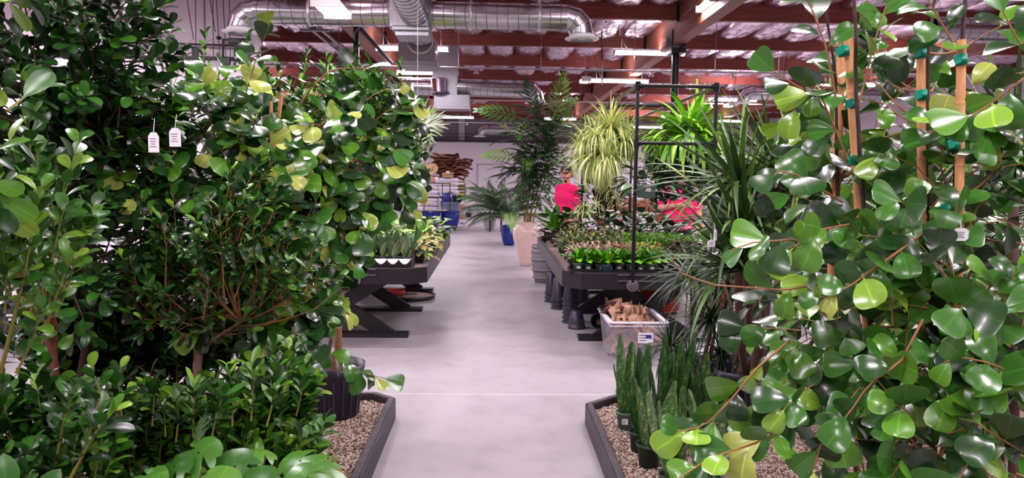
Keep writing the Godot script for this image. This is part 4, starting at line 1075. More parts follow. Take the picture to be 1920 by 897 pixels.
func one_leaf(kindn: String, at: Vector3, dir: Vector3, up: Vector3, sz: float, tone: int, label: String) -> Node3D:
	var t := thing("leaf", label, "leaf", at)
	var o := put("leaf_blade", LM[kindn].mesh[2], LM[kindn].mats[tone], t)
	o.basis = leaf_basis(dir, up, sz)
	if not label.begins_with("fallen"):
		var s := newst()
		tube(s, [Vector3.ZERO, Vector3(rr(-0.02, 0.02), -0.3, -0.02), Vector3(0, 0.09 - at.y, -0.05)], 0.004, 0.006, 6)
		obj("leaf_stalk", s, M.twig_green, t)
	return t


func shrub(at: Vector3, crown: Array, lf: String, size: Array, tones: Array, twigs: int, tl: Array, label: String, shoots: Array) -> void:
	var b := at
	b.y = 0.09
	var tr := []
	for k in 4:
		var c: Array = crown[k % crown.size()]
		tr.append([[b + rv() * Vector3(0.05, 0, 0.05), b.lerp(c[0], 0.5) + rv() * 0.06, c[0] + rv() * c[1] * 0.6], 0.008, 0.004])
	grow("shrub", label, "shrub", b, {"trunk": tr, "trunk_name": "stem", "bark": M.twig_brown, "twigmat": M.twig_green, "crown": crown, "twigs": twigs, "tl": tl, "n": [9, 14], "leaf": lf, "size": [size[0] * 1.15, size[1] * 1.2], "tones": tones, "conn": 0.25, "out": 0.4, "up": 0.9, "wild": 0.35, "young": 1.3, "br": 0.0032, "shoots": shoots})


func stakes(t: Node3D, list: Array, r: float) -> void:
	for q in list:
		var s := newst()
		var a: Vector3 = q[0] - t.position
		var b: Vector3 = q[1] - t.position
		var n := 5
		for i in n:
			var p := a.lerp(b, float(i) / n)
			var e := a.lerp(b, (i + 1.0) / n)
			tube(s, [p, p.lerp(e, 0.06), p.lerp(e, 0.94), e], r, r, 10)
			lathe(s, [Vector2(r, -r * 0.5), Vector2(r * 1.14, 0), Vector2(r, r * 0.5)], 10, e, Basis(Quaternion(Vector3.UP, (b - a).normalized())) if absf((b - a).normalized().y) < 0.9999 else Basis())
		obj("bamboo_stake", s, M.bamboo, t)


# tie bands round a stake
func tie(t: Node3D, at: Vector3, r: float, m: Material = null) -> void:
	var s := newst()
	var p := at - t.position
	lathe(s, [Vector2(r, -0.012), Vector2(r * 1.12, -0.013), Vector2(r * 1.12, 0.013), Vector2(r, 0.012)], 14, p, Basis(Vector3.BACK, 0.12))
	box(s, p + Vector3(-r * 1.25, 0.0, r * 0.8), Vector3(r * 1.6, 0.02, 0.003), 0.0, Basis(Vector3.BACK, 0.4))
	obj("plant_tie", s, m if m else M.green_tie, t)


func plant_tag(at: Vector3, w: float, h: float, label: String, turn := 0.0, string_up := 0.05) -> void:
	var t := thing("plant_tag", label, "tag", at, turn)
	var s := newst()
	var pts := PackedVector2Array([Vector2(-w / 2, -h / 2), Vector2(w / 2, -h / 2), Vector2(w / 2, h * 0.3), Vector2(w * 0.25, h / 2), Vector2(-w * 0.25, h / 2), Vector2(-w / 2, h * 0.3)])
	prism(s, pts, -0.0008, 0.0008)
	var o := obj("card", s, M.white_plastic, t)
	o.rotation.x = PI / 2
	o.scale = Vector3(1, 1, -1) if false else Vector3.ONE
	o.rotation.x = -PI / 2
	s = newst()
	for k in 4:
		box(s, Vector3(-w * 0.05, h * (0.18 - 0.13 * k), 0.0012), Vector3(w * (0.6 - 0.1 * (k % 3)), h * 0.035, 0.0008))
	obj("small_print", s, M.print_grey, t)
	s = newst()
	tube(s, [Vector3(0, h * 0.42, 0), Vector3(0.002, h * 0.5 + string_up, -0.01)], 0.0012, 0.0012, 5)
	obj("string", s, M.white_plastic, t)


# ---------- plants on the right ----------
func make_right_plants() -> void:
	# the near triangle-leaved trees tied to bamboo
	var tn := [1.0, 3.4, 5.0, 2.6, 0.7, 0.3]
	var b := Vector3(1.061, 0.635, -1.85)
	b.y = 0.09
	var t := grow("triangle_ficus", "large near ficus with big glossy leaves tied to the tallest bamboo stake", "tree", b, {
		"trunk": [[[b, Vector3(1.029, 1.085, -1.85), Vector3(0.97, 1.49, -1.82), Vector3(0.918, 1.816, -1.8), Vector3(0.895, 2.131, -1.8)], 0.008, 0.004], [[b, Vector3(1.029, 1.057, -1.95), Vector3(0.961, 1.467, -1.95), Vector3(0.936, 1.877, -1.95), Vector3(0.858, 2.132, -1.9)], 0.007, 0.003]], "bark": M.bark_dark, "twigmat": M.twig_brown,
		"crown": [[Vector3(1.092, 1.648, -2.08), Vector3(0.09, 0.2, 0.12), 2.0], [Vector3(1.073, 1.413, -1.9), Vector3(0.2, 0.14, 0.16), 4.0], [Vector3(0.973, 1.223, -1.75), Vector3(0.18, 0.14, 0.16), 4.0], [Vector3(0.977, 1.115, -1.65), Vector3(0.24, 0.14, 0.16), 4.5], [Vector3(0.853, 0.949, -1.7), Vector3(0.2, 0.1, 0.16), 3.5], [Vector3(1.001, 1.921, -2.05), Vector3(0.1, 0.18, 0.12), 1.0]],
		"twigs": 84, "tl": [0.1, 0.2], "n": [4, 6], "leaf": "tri", "size": [0.066, 0.102], "flat": 0.35, "tumble": 0.75, "tones": tn, "out": 0.6, "up": 0.1, "bow": 0.2, "hang": 0.2, "face": Vector3(-0.15, 0.2, 0.8), "young": 0.5, "br": 0.0025, "shell": 0.5, "reach": 0.5,
		"shoots": [
			[[Vector3(0.988, 1.481, -1.6), Vector3(0.876, 1.424, -1.55), Vector3(0.77, 1.371, -1.5), Vector3(0.707, 1.347, -1.5)], 10, 0.0035, 0.2],
			[[Vector3(0.97, 1.292, -1.55), Vector3(0.897, 1.207, -1.5), Vector3(0.829, 1.159, -1.5), Vector3(0.785, 1.086, -1.5), Vector3(0.729, 1.026, -1.5), Vector3(0.71, 0.941, -1.5)], 9, 0.0035, 0.05],
			[[Vector3(0.733, 1.206, -1.7), Vector3(0.618, 1.166, -1.6), Vector3(0.559, 1.089, -1.6), Vector3(0.483, 1.043, -1.55), Vector3(0.403, 1.047, -1.5)], 10, 0.0035, 0.35],
			[[Vector3(0.699, 1.039, -1.6), Vector3(0.587, 1.025, -1.5), Vector3(0.466, 1.009, -1.45), Vector3(0.39, 0.975, -1.42)], 10, 0.0035, 0.05],
			[[Vector3(0.827, 1.445, -1.7), Vector3(0.679, 1.465, -1.6), Vector3(0.574, 1.462, -1.55), Vector3(0.527, 1.444, -1.55)], 6, 0.003, 0.3, 0.95],
			[[Vector3(0.832, 1.353, -1.7), Vector3(0.672, 1.348, -1.6), Vector3(0.495, 1.366, -1.55), Vector3(0.422, 1.389, -1.55), Vector3(0.395, 1.425, -1.55)], 5, 0.003, 0.05, 0.6],
			[[Vector3(0.898, 1.546, -1.8), Vector3(0.762, 1.612, -1.75), Vector3(0.687, 1.624, -1.7), Vector3(0.638, 1.559, -1.7)], 5, 0.003, 0.3],
			[[Vector3(0.905, 1.655, -1.8), Vector3(0.805, 1.809, -1.75), Vector3(0.73, 1.821, -1.7), Vector3(0.657, 1.864, -1.7)], 7, 0.003, 0.2],
			[[Vector3(0.871, 1.789, -1.8), Vector3(0.836, 1.934, -1.8), Vector3(0.79, 2.038, -1.8), Vector3(0.747, 2.089, -1.8)], 8, 0.0035, 0.2],
			[[Vector3(0.925, 1.79, -1.8), Vector3(0.957, 1.95, -1.8), Vector3(0.985, 2.055, -1.8)], 8, 0.003, 0.2],
			[[Vector3(0.877, 1.497, -1.7), Vector3(0.752, 1.49, -1.6), Vector3(0.68, 1.44, -1.6)], 7, 0.003, 0.2]]})
	stakes(t, [[Vector3(0.911, 1.996, -1.85), Vector3(1.012, 1.173, -1.85)], [Vector3(0.962, 1.954, -1.98), Vector3(0.968, 1.327, -1.98)]], 0.0125)
	for q in [[Vector3(0.905, 1.936, -1.85), 0.0128], [Vector3(0.937, 1.802, -1.85), 0.0128], [Vector3(0.953, 1.657, -1.85), 0.0128], [Vector3(0.978, 1.434, -1.98), 0.0128], [Vector3(0.977, 1.46, -1.85), 0.0128]]:
		tie(t, q[0], q[1])
	b = Vector3(1.23, 0.687, -1.75)
	b.y = 0.09
	t = grow("triangle_ficus", "near triangle-leaved ficus filling the right edge, tied to the two shorter bamboo stakes", "tree", b, {
		"trunk": [[[b, Vector3(1.195, 1.197, -1.75), Vector3(1.137, 1.552, -1.72), Vector3(1.117, 1.846, -1.7), Vector3(1.118, 2.107, -1.7)], 0.009, 0.004], [[b, Vector3(1.147, 1.242, -1.8), Vector3(1.106, 1.658, -1.8), Vector3(1.096, 1.926, -1.8), Vector3(1.109, 2.136, -1.8)], 0.008, 0.003]], "bark": M.bark_dark, "twigmat": M.twig_brown,
		"crown": [[Vector3(1.238, 1.853, -1.95), Vector3(0.17, 0.16, 0.12), 2.6], [Vector3(1.199, 1.604, -1.82), Vector3(0.2, 0.14, 0.14), 4.0], [Vector3(1.091, 1.432, -1.6), Vector3(0.18, 0.13, 0.16), 4.0], [Vector3(1.095, 1.244, -1.55), Vector3(0.18, 0.14, 0.16), 4.0], [Vector3(1.039, 1.051, -1.5), Vector3(0.2, 0.13, 0.16), 4.5], [Vector3(1.159, 1.678, -2), Vector3(0.1, 0.18, 0.12), 1.6]],
		"twigs": 88, "tl": [0.1, 0.2], "n": [4, 6], "leaf": "tri", "size": [0.066, 0.102], "flat": 0.35, "tumble": 0.75, "tones": tn, "out": 0.6, "up": 0.1, "bow": 0.2, "hang": 0.2, "face": Vector3(-0.3, 0.2, 0.8), "young": 0.5, "br": 0.0025, "shell": 0.5, "reach": 0.5,
		"shoots": [
			[[Vector3(1.11, 1.198, -1.45), Vector3(1.015, 1.234, -1.4), Vector3(0.958, 1.245, -1.4), Vector3(0.926, 1.233, -1.4)], 7, 0.003, 0.0],
			[[Vector3(1.132, 1.864, -1.5), Vector3(1.093, 1.919, -1.5), Vector3(1.067, 1.962, -1.5)], 5, 0.003, 0.0],
			[[Vector3(1.134, 1.831, -1.5), Vector3(1.047, 1.762, -1.5), Vector3(0.992, 1.728, -1.5)], 7, 0.003, 0.1],
			[[Vector3(1.112, 1.909, -1.7), Vector3(1.069, 1.97, -1.7), Vector3(1.027, 2.032, -1.7)], 8, 0.003, 0.1],
			[[Vector3(1.147, 1.023, -1.45), Vector3(1.049, 1.077, -1.4), Vector3(0.978, 1.122, -1.4)], 6, 0.003, 0.0]]})
	stakes(t, [[Vector3(1.063, 1.958, -1.78), Vector3(1.128, 1.214, -1.8)], [Vector3(1.088, 1.933, -1.66), Vector3(1.154, 1.209, -1.7)]], 0.0105)
	for q in [[Vector3(1.066, 1.922, -1.78), 0.0108], [Vector3(1.075, 1.819, -1.78), 0.0108], [Vector3(1.09, 1.887, -1.66), 0.011], [Vector3(1.088, 1.692, -1.66), 0.011], [Vector3(1.105, 1.536, -1.7), 0.011]]:
		tie(t, q[0], q[1])
	plant_tag(Vector3(1.091, 1.48, -1.62), 0.034, 0.03, "white plastic tag partly behind a leaf beside the right-hand bamboo stake", -0.1, 0.02)
	b = Vector3(1.132, 0.33, -2.6)
	b.y = 0.09
	# the many-stemmed one whose brown canes show low down
	t = grow("triangle_ficus", "ficus with a sheaf of bare brown stems in a black pot", "tree", Vector3(1.696, 0.1, -4.179), {
		"trunk": [[[Vector3(1.736, 0.12, -4.419), Vector3(1.33, 0.65, -3.5), Vector3(1.298, 1.023, -3.4)], 0.014, 0.011], [[Vector3(1.748, 0.12, -4.316), Vector3(1.434, 0.65, -3.5), Vector3(1.418, 0.939, -3.3)], 0.013, 0.01], [[Vector3(1.8, 0.12, -4.317), Vector3(1.499, 0.678, -3.4), Vector3(1.528, 0.91, -3.2)], 0.013, 0.01], [[Vector3(1.714, 0.12, -4.316), Vector3(1.392, 0.678, -3.5), Vector3(1.345, 1.024, -3.4)], 0.012, 0.01], [[Vector3(1.794, 0.12, -4.219), Vector3(1.534, 0.68, -3.3), Vector3(1.555, 0.883, -3.1)], 0.012, 0.009]], "bark": M.cane_bark, "twigmat": M.twig_brown,
		"crown": [[Vector3(1.423, 1.111, -2.9), Vector3(0.2, 0.2, 0.25), 2.5], [Vector3(1.438, 1.163, -2.6), Vector3(0.32, 0.3, 0.25), 4.0], [Vector3(1.708, 1.387, -2.6), Vector3(0.3, 0.3, 0.25), 4.0], [Vector3(1.808, 1.006, -2.5), Vector3(0.25, 0.4, 0.25), 4.0], [Vector3(1.445, 0.818, -2.4), Vector3(0.3, 0.22, 0.2), 3.0], [Vector3(1.432, 1.602, -2.6), Vector3(0.2, 0.25, 0.25), 2.0]],
		"twigs": 110, "tl": [0.18, 0.34], "n": [5, 8], "leaf": "tri", "size": [0.075, 0.11], "tones": [4.0, 4.0, 2.4, 0.8, 0.3, 0.3], "out": 0.6, "up": 0.0, "bow": 0.3, "hang": 0.2, "face": Vector3(-0.1, 0.2, 0.5), "young": 0.4, "br": 0.003, "reach": 0.7})
	add_pot(t, 0.12, 0.15, 0.26, M.nursery_pot, Vector3.ZERO, 0.012, 16)
	var p2 := thing("nursery_pot", "empty-looking black nursery pot with brown stems, behind the pot of bare brown canes", "pot", Vector3(1.608, 0.1, -4.476))
	add_pot(p2, 0.12, 0.15, 0.28, M.nursery_pot, Vector3.ZERO, 0.012, 16)
	var s := newst()
	for k in 4:
		tube(s, [Vector3(rr(-0.05, 0.05), 0.22, rr(-0.05, 0.05)), Vector3(rr(-0.08, 0.08), 0.5, rr(-0.08, 0.08)), Vector3(rr(-0.12, 0.12), 0.85, rr(-0.1, 0.1))], 0.012, 0.009, 8)
	obj("stems", s, M.cane_bark, p2)
	# snake plants in small pots
	snake(Vector3(0.873, 0.1, -4.553), 0.045, 0.1, 5, [0.3, 0.42], [3.0, 3.0, 1.0, 0.2], "snake plant with one nearly black upright blade, at the back corner of the right bed", M.dark_pot, 0.0, 21)
	snake(Vector3(0.811, 0.1, -4.143), 0.052, 0.105, 7, [0.36, 0.6], [0.8, 3.0, 3.0, 1.0], "tall snake plant in a grey-green pot with a white label, nearest the kerb", M.green_pot, 1.0, 33)
	snake(Vector3(0.823, 0.1, -3.792), 0.055, 0.11, 9, [0.36, 0.55], [1.5, 4.0, 2.0, 0.5], "snake plant in the dark green pot just in front of the labelled one", M.olive_pot, 0.0, 45)
	snake(Vector3(0.831, 0.1, -3.588), 0.062, 0.12, 9, [0.36, 0.52], [1.2, 4.0, 2.0, 0.6], "snake plant in the dark green pot nearest the bottom of the picture", M.olive_pot, 0.0, 51)
	snake(Vector3(1.007, 0.1, -3.912), 0.055, 0.11, 13, [0.38, 0.55], [1.5, 4.0, 2.0, 0.6], "snake plant second from the kerb, with broad marbled blades", M.olive_pot, 0.0, 62)
	snake(Vector3(1.153, 0.1, -4.174), 0.06, 0.11, 14, [0.36, 0.52], [1.5, 4.0, 2.0, 0.6], "dark snake plant in the middle of the group, beneath the spiky dragon trees", M.olive_pot, 0.0, 73)
	snake(Vector3(1.247, 0.1, -3.997), 0.06, 0.11, 14, [0.36, 0.5], [2.5, 4.0, 1.5, 0.4], "snake plant farthest from the kerb, with one strongly cross-banded blade", M.olive_pot, 0.0, 85)
	snake(Vector3(0.863, 0.1, -3.203), 0.065, 0.12, 8, [0.4, 0.5], [0.3, 1.5, 3.0, 2.5], "pale marbled snake plant cut by the lower edge of the picture", M.olive_pot, 0.0, 96)
	snake(Vector3(1.019, 0.1, -3.149), 0.065, 0.12, 8, [0.36, 0.48], [0.3, 1.5, 3.0, 2.5], "pale grey-green snake plant behind the branch with two round leaves", M.olive_pot, 0.0, 97)
	# dragon trees: canes with tufts of narrow leaves
	var dt := [4.0, 3.0, 0.8]
	dragon(Vector3(1.321, 0.1, -5.004), [[Vector3(1.217, 0.468, -4.7), 90, [0.2, 0.32], Vector3.UP], [Vector3(1.364, 0.389, -4.8), 60, [0.18, 0.28], Vector3(0.3, 1, 0)]], dt, "spiky dragon tree with a pale tuft just right of the clear plastic tub", 2)
	dragon(Vector3(1.433, 0.1, -4.877), [[Vector3(1.459, 0.674, -4.6), 120, [0.26, 0.4], Vector3(0.1, 1, 0.1)]], dt, "spiky dragon tree with the fullest dark tuft, above the snake plants", 1)
	dragon(Vector3(1.718, 0.1, -5.146), [[Vector3(1.562, 0.415, -4.7), 105, [0.22, 0.34], Vector3.UP], [Vector3(1.771, 0.486, -4.8), 75, [0.2, 0.32], Vector3(0.3, 1, 0)]], dt, "low spiky dragon tree between the snake plants and the pot of brown canes", 2)
	dragon(Vector3(1.468, 0.1, -5.141), [[Vector3(1.411, 0.916, -4.9), 105, [0.3, 0.42], Vector3(-0.1, 1, 0.1)]], [2.0, 4.0, 2.0], "tall dragon tree whose upright tuft stands before the right table's rim", 1)
	dragon(Vector3(1.648, 0.1, -5.076), [[Vector3(1.591, 0.874, -4.7), 90, [0.26, 0.4], Vector3(0.1, 1, 0)]], [3.0, 4.0, 1.5], "dragon tree with a loose tuft left of the yellow leaf", 1)
	dragon(Vector3(1.493, 0.1, -4.697), [[Vector3(1.3, 0.309, -4.2), 60, [0.14, 0.24], Vector3.UP]], dt, "small dark dragon tree at the foot of the group", 1)
	# big strap-leaved plant
	b = Vector3(1.871, 0.1, -4.822)
	t = thing("strap_leaf_plant", "big strap-leaved dracaena with long arching green blades, right of the fern frame", "plant", b)
	rng.seed = 77
	var L := []
	s = newst()
	for h in [[Vector3(1.523, 1.625, -3.8), 54, [0.42, 0.62], Vector3(-0.05, 1, 0), [0.6, 2.0, 4.0, 2.0]], [Vector3(1.319, 1.565, -3.75), 60, [0.42, 0.66], Vector3(-0.3, 1, 0.1), [1.0, 3.0, 3.0, 1.5]], [Vector3(1.34, 1.342, -3.7), 78, [0.42, 0.66], Vector3(-0.25, 1, 0.1), [2.0, 4.0, 2.0, 0.5]], [Vector3(1.27, 1.155, -3.6), 66, [0.4, 0.62], Vector3(-0.5, 1, 0.2), [3.0, 4.0, 1.5, 0.3]], [Vector3(1.63, 1.511, -3.8), 51, [0.44, 0.62], Vector3(0.1, 1, 0), [0.6, 2.0, 4.0, 2.0]], [Vector3(1.425, 1.101, -3.6), 66, [0.4, 0.6], Vector3(0.3, 1, 0.3), [3.0, 4.0, 1.5, 0.3]], [Vector3(1.727, 1.339, -3.8), 45, [0.4, 0.6], Vector3(0.2, 1, 0.1), [1.0, 3.0, 3.0, 1.0]]]:
		tuft(L, h[0] - b, h[1], "strap", h[2], [4.0, 86.0], h[4], h[3], [0.0, 2.0])
		tube(s, bez(Vector3(rr(-0.08, 0.08), 0.05, rr(-0.08, 0.08)), (h[0] - b) * Vector3(0.9, 0.5, 0.9), h[0] - b, 8), 0.026, 0.022, 10)
	obj("canes", s, M.cane_bark, t)
	set_leaves(t, "strap", L, 290)
	add_pot(t, 0.14, 0.17, 0.28, M.nursery_pot, Vector3.ZERO, 0.012, 18)
	# more strap leaves behind the near trees
	b = Vector3(2.55, 0.09, -4.3)
	t = thing("strap_leaf_plant", "mass of strap leaves seen through the gaps behind the bamboo stakes", "plant", b)
	L = []
	s = newst()
	for h in [[Vector3(1.981, 1.472, -4.2), 40], [Vector3(2.347, 1.407, -4.3), 44], [Vector3(2.643, 1.476, -4.3), 44], [Vector3(2.912, 1.419, -4.2), 44], [Vector3(2.084, 0.988, -4), 36], [Vector3(2.588, 0.93, -4), 36]]:
		tuft(L, h[0] - b, h[1], "strap", [0.42, 0.66], [4.0, 80.0], [1.5, 3.0, 3.0, 1.2], Vector3.UP, [0.0, 2.0])
		tube(s, bez(Vector3(rr(-0.1, 0.1), 0.05, rr(-0.1, 0.1)), (h[0] - b) * Vector3(0.8, 0.5, 0.8), h[0] - b, 8), 0.026, 0.022, 10)
	obj("canes", s, M.cane_bark, t)
	set_leaves(t, "strap", L, 120)
	add_pot(t, 0.18, 0.22, 0.3, M.nursery_pot, Vector3.ZERO, 0.012, 18)
	# spiky plant at the right edge
	b = Vector3(2.05, 0.243, -2.6)
	b.y = 0.09
	t = thing("strap_leaf_plant", "tall upright spiky-leaved plant at the right edge behind the near ficus", "plant", b)
	L = []
	tuft(L, Vector3(1.934, 1.629, -2.6) - b, 34, "strap", [0.4, 0.62], [3.0, 50.0], [1.0, 3.0, 3.0, 1.0], Vector3.UP, [0.0, 1.0])
	tuft(L, Vector3(1.926, 1.022, -2.7) - b, 40, "strap", [0.4, 0.6], [10.0, 90.0], [3.0, 4.0, 2.0, 0.5], Vector3.UP, [0.0, 2.0])
	s = newst()
	tube(s, [Vector3(0, 0.05, 0), Vector3(1.935, 1.619, -2.6) - b], 0.02, 0.018, 8)
	tube(s, [Vector3(0, 0.05, 0), Vector3(1.927, 1.012, -2.7) - b], 0.02, 0.018, 8)
	obj("canes", s, M.cane_bark, t)
	set_leaves(t, "strap", L, 80)
	add_pot(t, 0.14, 0.17, 0.28, M.nursery_pot, Vector3.ZERO, 0.012, 18)
	plant_tag(Vector3(1.015, 1.348, -3.2), 0.02, 0.05, "small white tag hanging among the strap leaves, above its companion", 0.6, 0.03)
	plant_tag(Vector3(1.03, 1.3, -3.3), 0.045, 0.032, "small tilted pinkish-white tag lower among the strap leaves", 0.4, 0.03)


func snake(at: Vector3, r: float, h: float, n: int, size: Array, tones: Array, label: String, pm: Material, sticker: float, sd: int) -> void:
	var t := thing("snake_plant", label, "plant", at)
	rng.seed = sd
	add_pot(t, r * 0.82, r, h, pm)
	if sticker > 0:
		label_on(t, Vector3(-0.012, h * 0.52, r * 0.95), 0.036, 0.032, -0.2, -0.1)
	var L := []
	for i in n:
		var a := TAU * i / n + rr(-0.4, 0.4)
		var e := Vector3(cos(a), 0, sin(a))
		var p := e * r * rr(0.1, 0.6) + Vector3(0, h * 0.82, 0)
		var lean := rr(-0.05, 0.36)
		var dir := (Vector3.UP + e * lean + rv() * 0.05).normalized()
		var face := (Vector3(rr(-0.8, 0.8), 0, 1.0) if rng.randf() < 0.7 else e).normalized()
		L.append([Transform3D(leaf_basis(dir, face, rr(size[0] * 0.62, size[1] * 0.92)), p), pick(tones), rng.randi() % 3])
	set_leaves(t, "blade", L, 40)


func dragon(at: Vector3, heads: Array, tones: Array, label: String, canes: int) -> void:
	var t := thing("dragon_tree", label, "plant", at)
	rng.seed = hash(label)
	var L := []
	var s := newst()
	for h in heads:
		var c: Vector3 = h[0] - at
		tuft(L, c, h[1], "grass", h[2], [6.0, 120.0], tones, h[3], [0.0, 2.0])
		tube(s, bez(Vector3(rr(-0.03, 0.03), 0.03, rr(-0.03, 0.03)), c * Vector3(0.7, 0.5, 0.7), c, 7), 0.011, 0.013, 8)
		if h[1] > 45:
			tube(s, bez(Vector3(rr(-0.05, 0.05), 0.03, rr(-0.05, 0.05)), c * Vector3(0.9, 0.5, 0.9) + rv() * 0.06, c + Vector3(0.03, -0.02, 0.02), 7), 0.01, 0.011, 8)
	obj("canes", s, M.cane_bark, t)
	set_leaves(t, "grass", L, 90)
	add_pot(t, 0.085, 0.105, 0.19, M.nursery_pot)


# ---------- plants on the tables ----------
const ORD := ["first", "second", "third", "fourth", "fifth", "sixth", "seventh", "eighth", "ninth", "tenth", "eleventh", "twelfth", "thirteenth", "fourteenth", "fifteenth"]


# a small pot with leaves of one kind, made once and then copied
func potted(called: String, kindn: String, r: float, h: float, pm: Material, L: Array, nparts: int, group: String) -> Node3D:
	var t := thing(called, "", "plant", Vector3(0.9, 0.73, -6.6), 0.0, group)
	t.set_meta("base_name", called)
	add_pot(t, r * 0.78, r, h, pm, Vector3.ZERO, 0.004)
	set_leaves(t, kindn, L, nparts)
	return t


# dome of small leaves
func dome(kindn: String, n: int, rad: float, h0: float, ht: float, size: Array, tones: Array) -> Array:
	var L := []
	for i in n:
		var v := rv().normalized()
		v.y = absf(v.y)
		var p := v * Vector3(rad, ht, rad) * pow(rng.randf(), 0.3) + Vector3(0, h0, 0)
		var d := (v * Vector3(1, 0.5, 1) + Vector3(0, 0.25, 0) + rv() * 0.5).normalized()
		L.append([Transform3D(leaf_basis(d, (Vector3.UP + v * 0.4 + rv() * 0.4).normalized(), rr(size[0], size[1])), p), pick(tones), rng.randi() % LM[kindn].mesh.size()])
	return L


# leaves on stalks from the middle of the pot
func stalked(kindn: String, n: int, h0: float, reach: Array, size: Array, tones: Array, lean: Array) -> Array:
	var L := []
	var ph := rr(0, TAU)
	for i in n:
		ph += 2.4
		var th := deg_to_rad(lerpf(lean[0], lean[1], (i + 0.5) / n) + rr(-8, 8))
		var e := Vector3(cos(ph), 0, sin(ph))
		var out := e * sin(th) + Vector3.UP * cos(th)
		var p := Vector3(0, h0, 0) + out * rr(reach[0], reach[1])
		var d := (out + Vector3(e.x, -0.2, e.z) * 0.7).normalized()
		L.append([Transform3D(leaf_basis(d, (Vector3.UP + rv() * 0.3).normalized(), rr(size[0], size[1])), p), pick(tones), rng.randi() % LM[kindn].mesh.size()])
	return L


func tray(at: Vector3, w: float, d: float, label: String) -> Node3D:
	var t := thing("plant_tray", label, "tray", at)
	var s := newst()
	box(s, Vector3(0, 0.004, 0), Vector3(w, 0.008, d))
	for z in [-1.0, 1.0]:
		box(s, Vector3(0, 0.025, z * d / 2), Vector3(w + 0.008, 0.05, 0.006))
	for x in [-1.0, 1.0]:
		box(s, Vector3(x * w / 2, 0.025, 0), Vector3(0.006, 0.05, d))
	obj("tray_body", s, M.black, t)
	return t


# a row of copies of one plant; says which, counted from the aisle
func row(proto: Node3D, list: Array, what: String, where: String, first := true) -> void:
	for i in list.size():
		var lab := "%s, %s from aisle %s" % [what, ORD[i % 15], where]
		var q: Array = list[i]
		if i == 0 and first:
			proto.position = q[0]
			proto.rotation.y = rr(0, TAU)
			proto.scale = Vector3.ONE * q[1]
			proto.set_meta("label", lab)
		else:
			dup(proto, q[0], rr(0, TAU), lab, q[1])


func line(x0: float, x1: float, n: int, y: float, z: float, s0 := 0.9, s1 := 1.1) -> Array:
	var r := []
	for i in n:
		r.append([Vector3(lerpf(x0, x1, (i + 0.5) / n) + rr(-0.012, 0.012), y, z + rr(-0.015, 0.015)), rr(s0, s1)])
	return r


func nest(n: int, size: Array, tones: Array) -> Array:
	var L := []
	tuft(L, Vector3(0, 0.075, 0), n, "nest", size, [4.0, 52.0], tones, Vector3.UP, [0.0, 2.0])
	return L


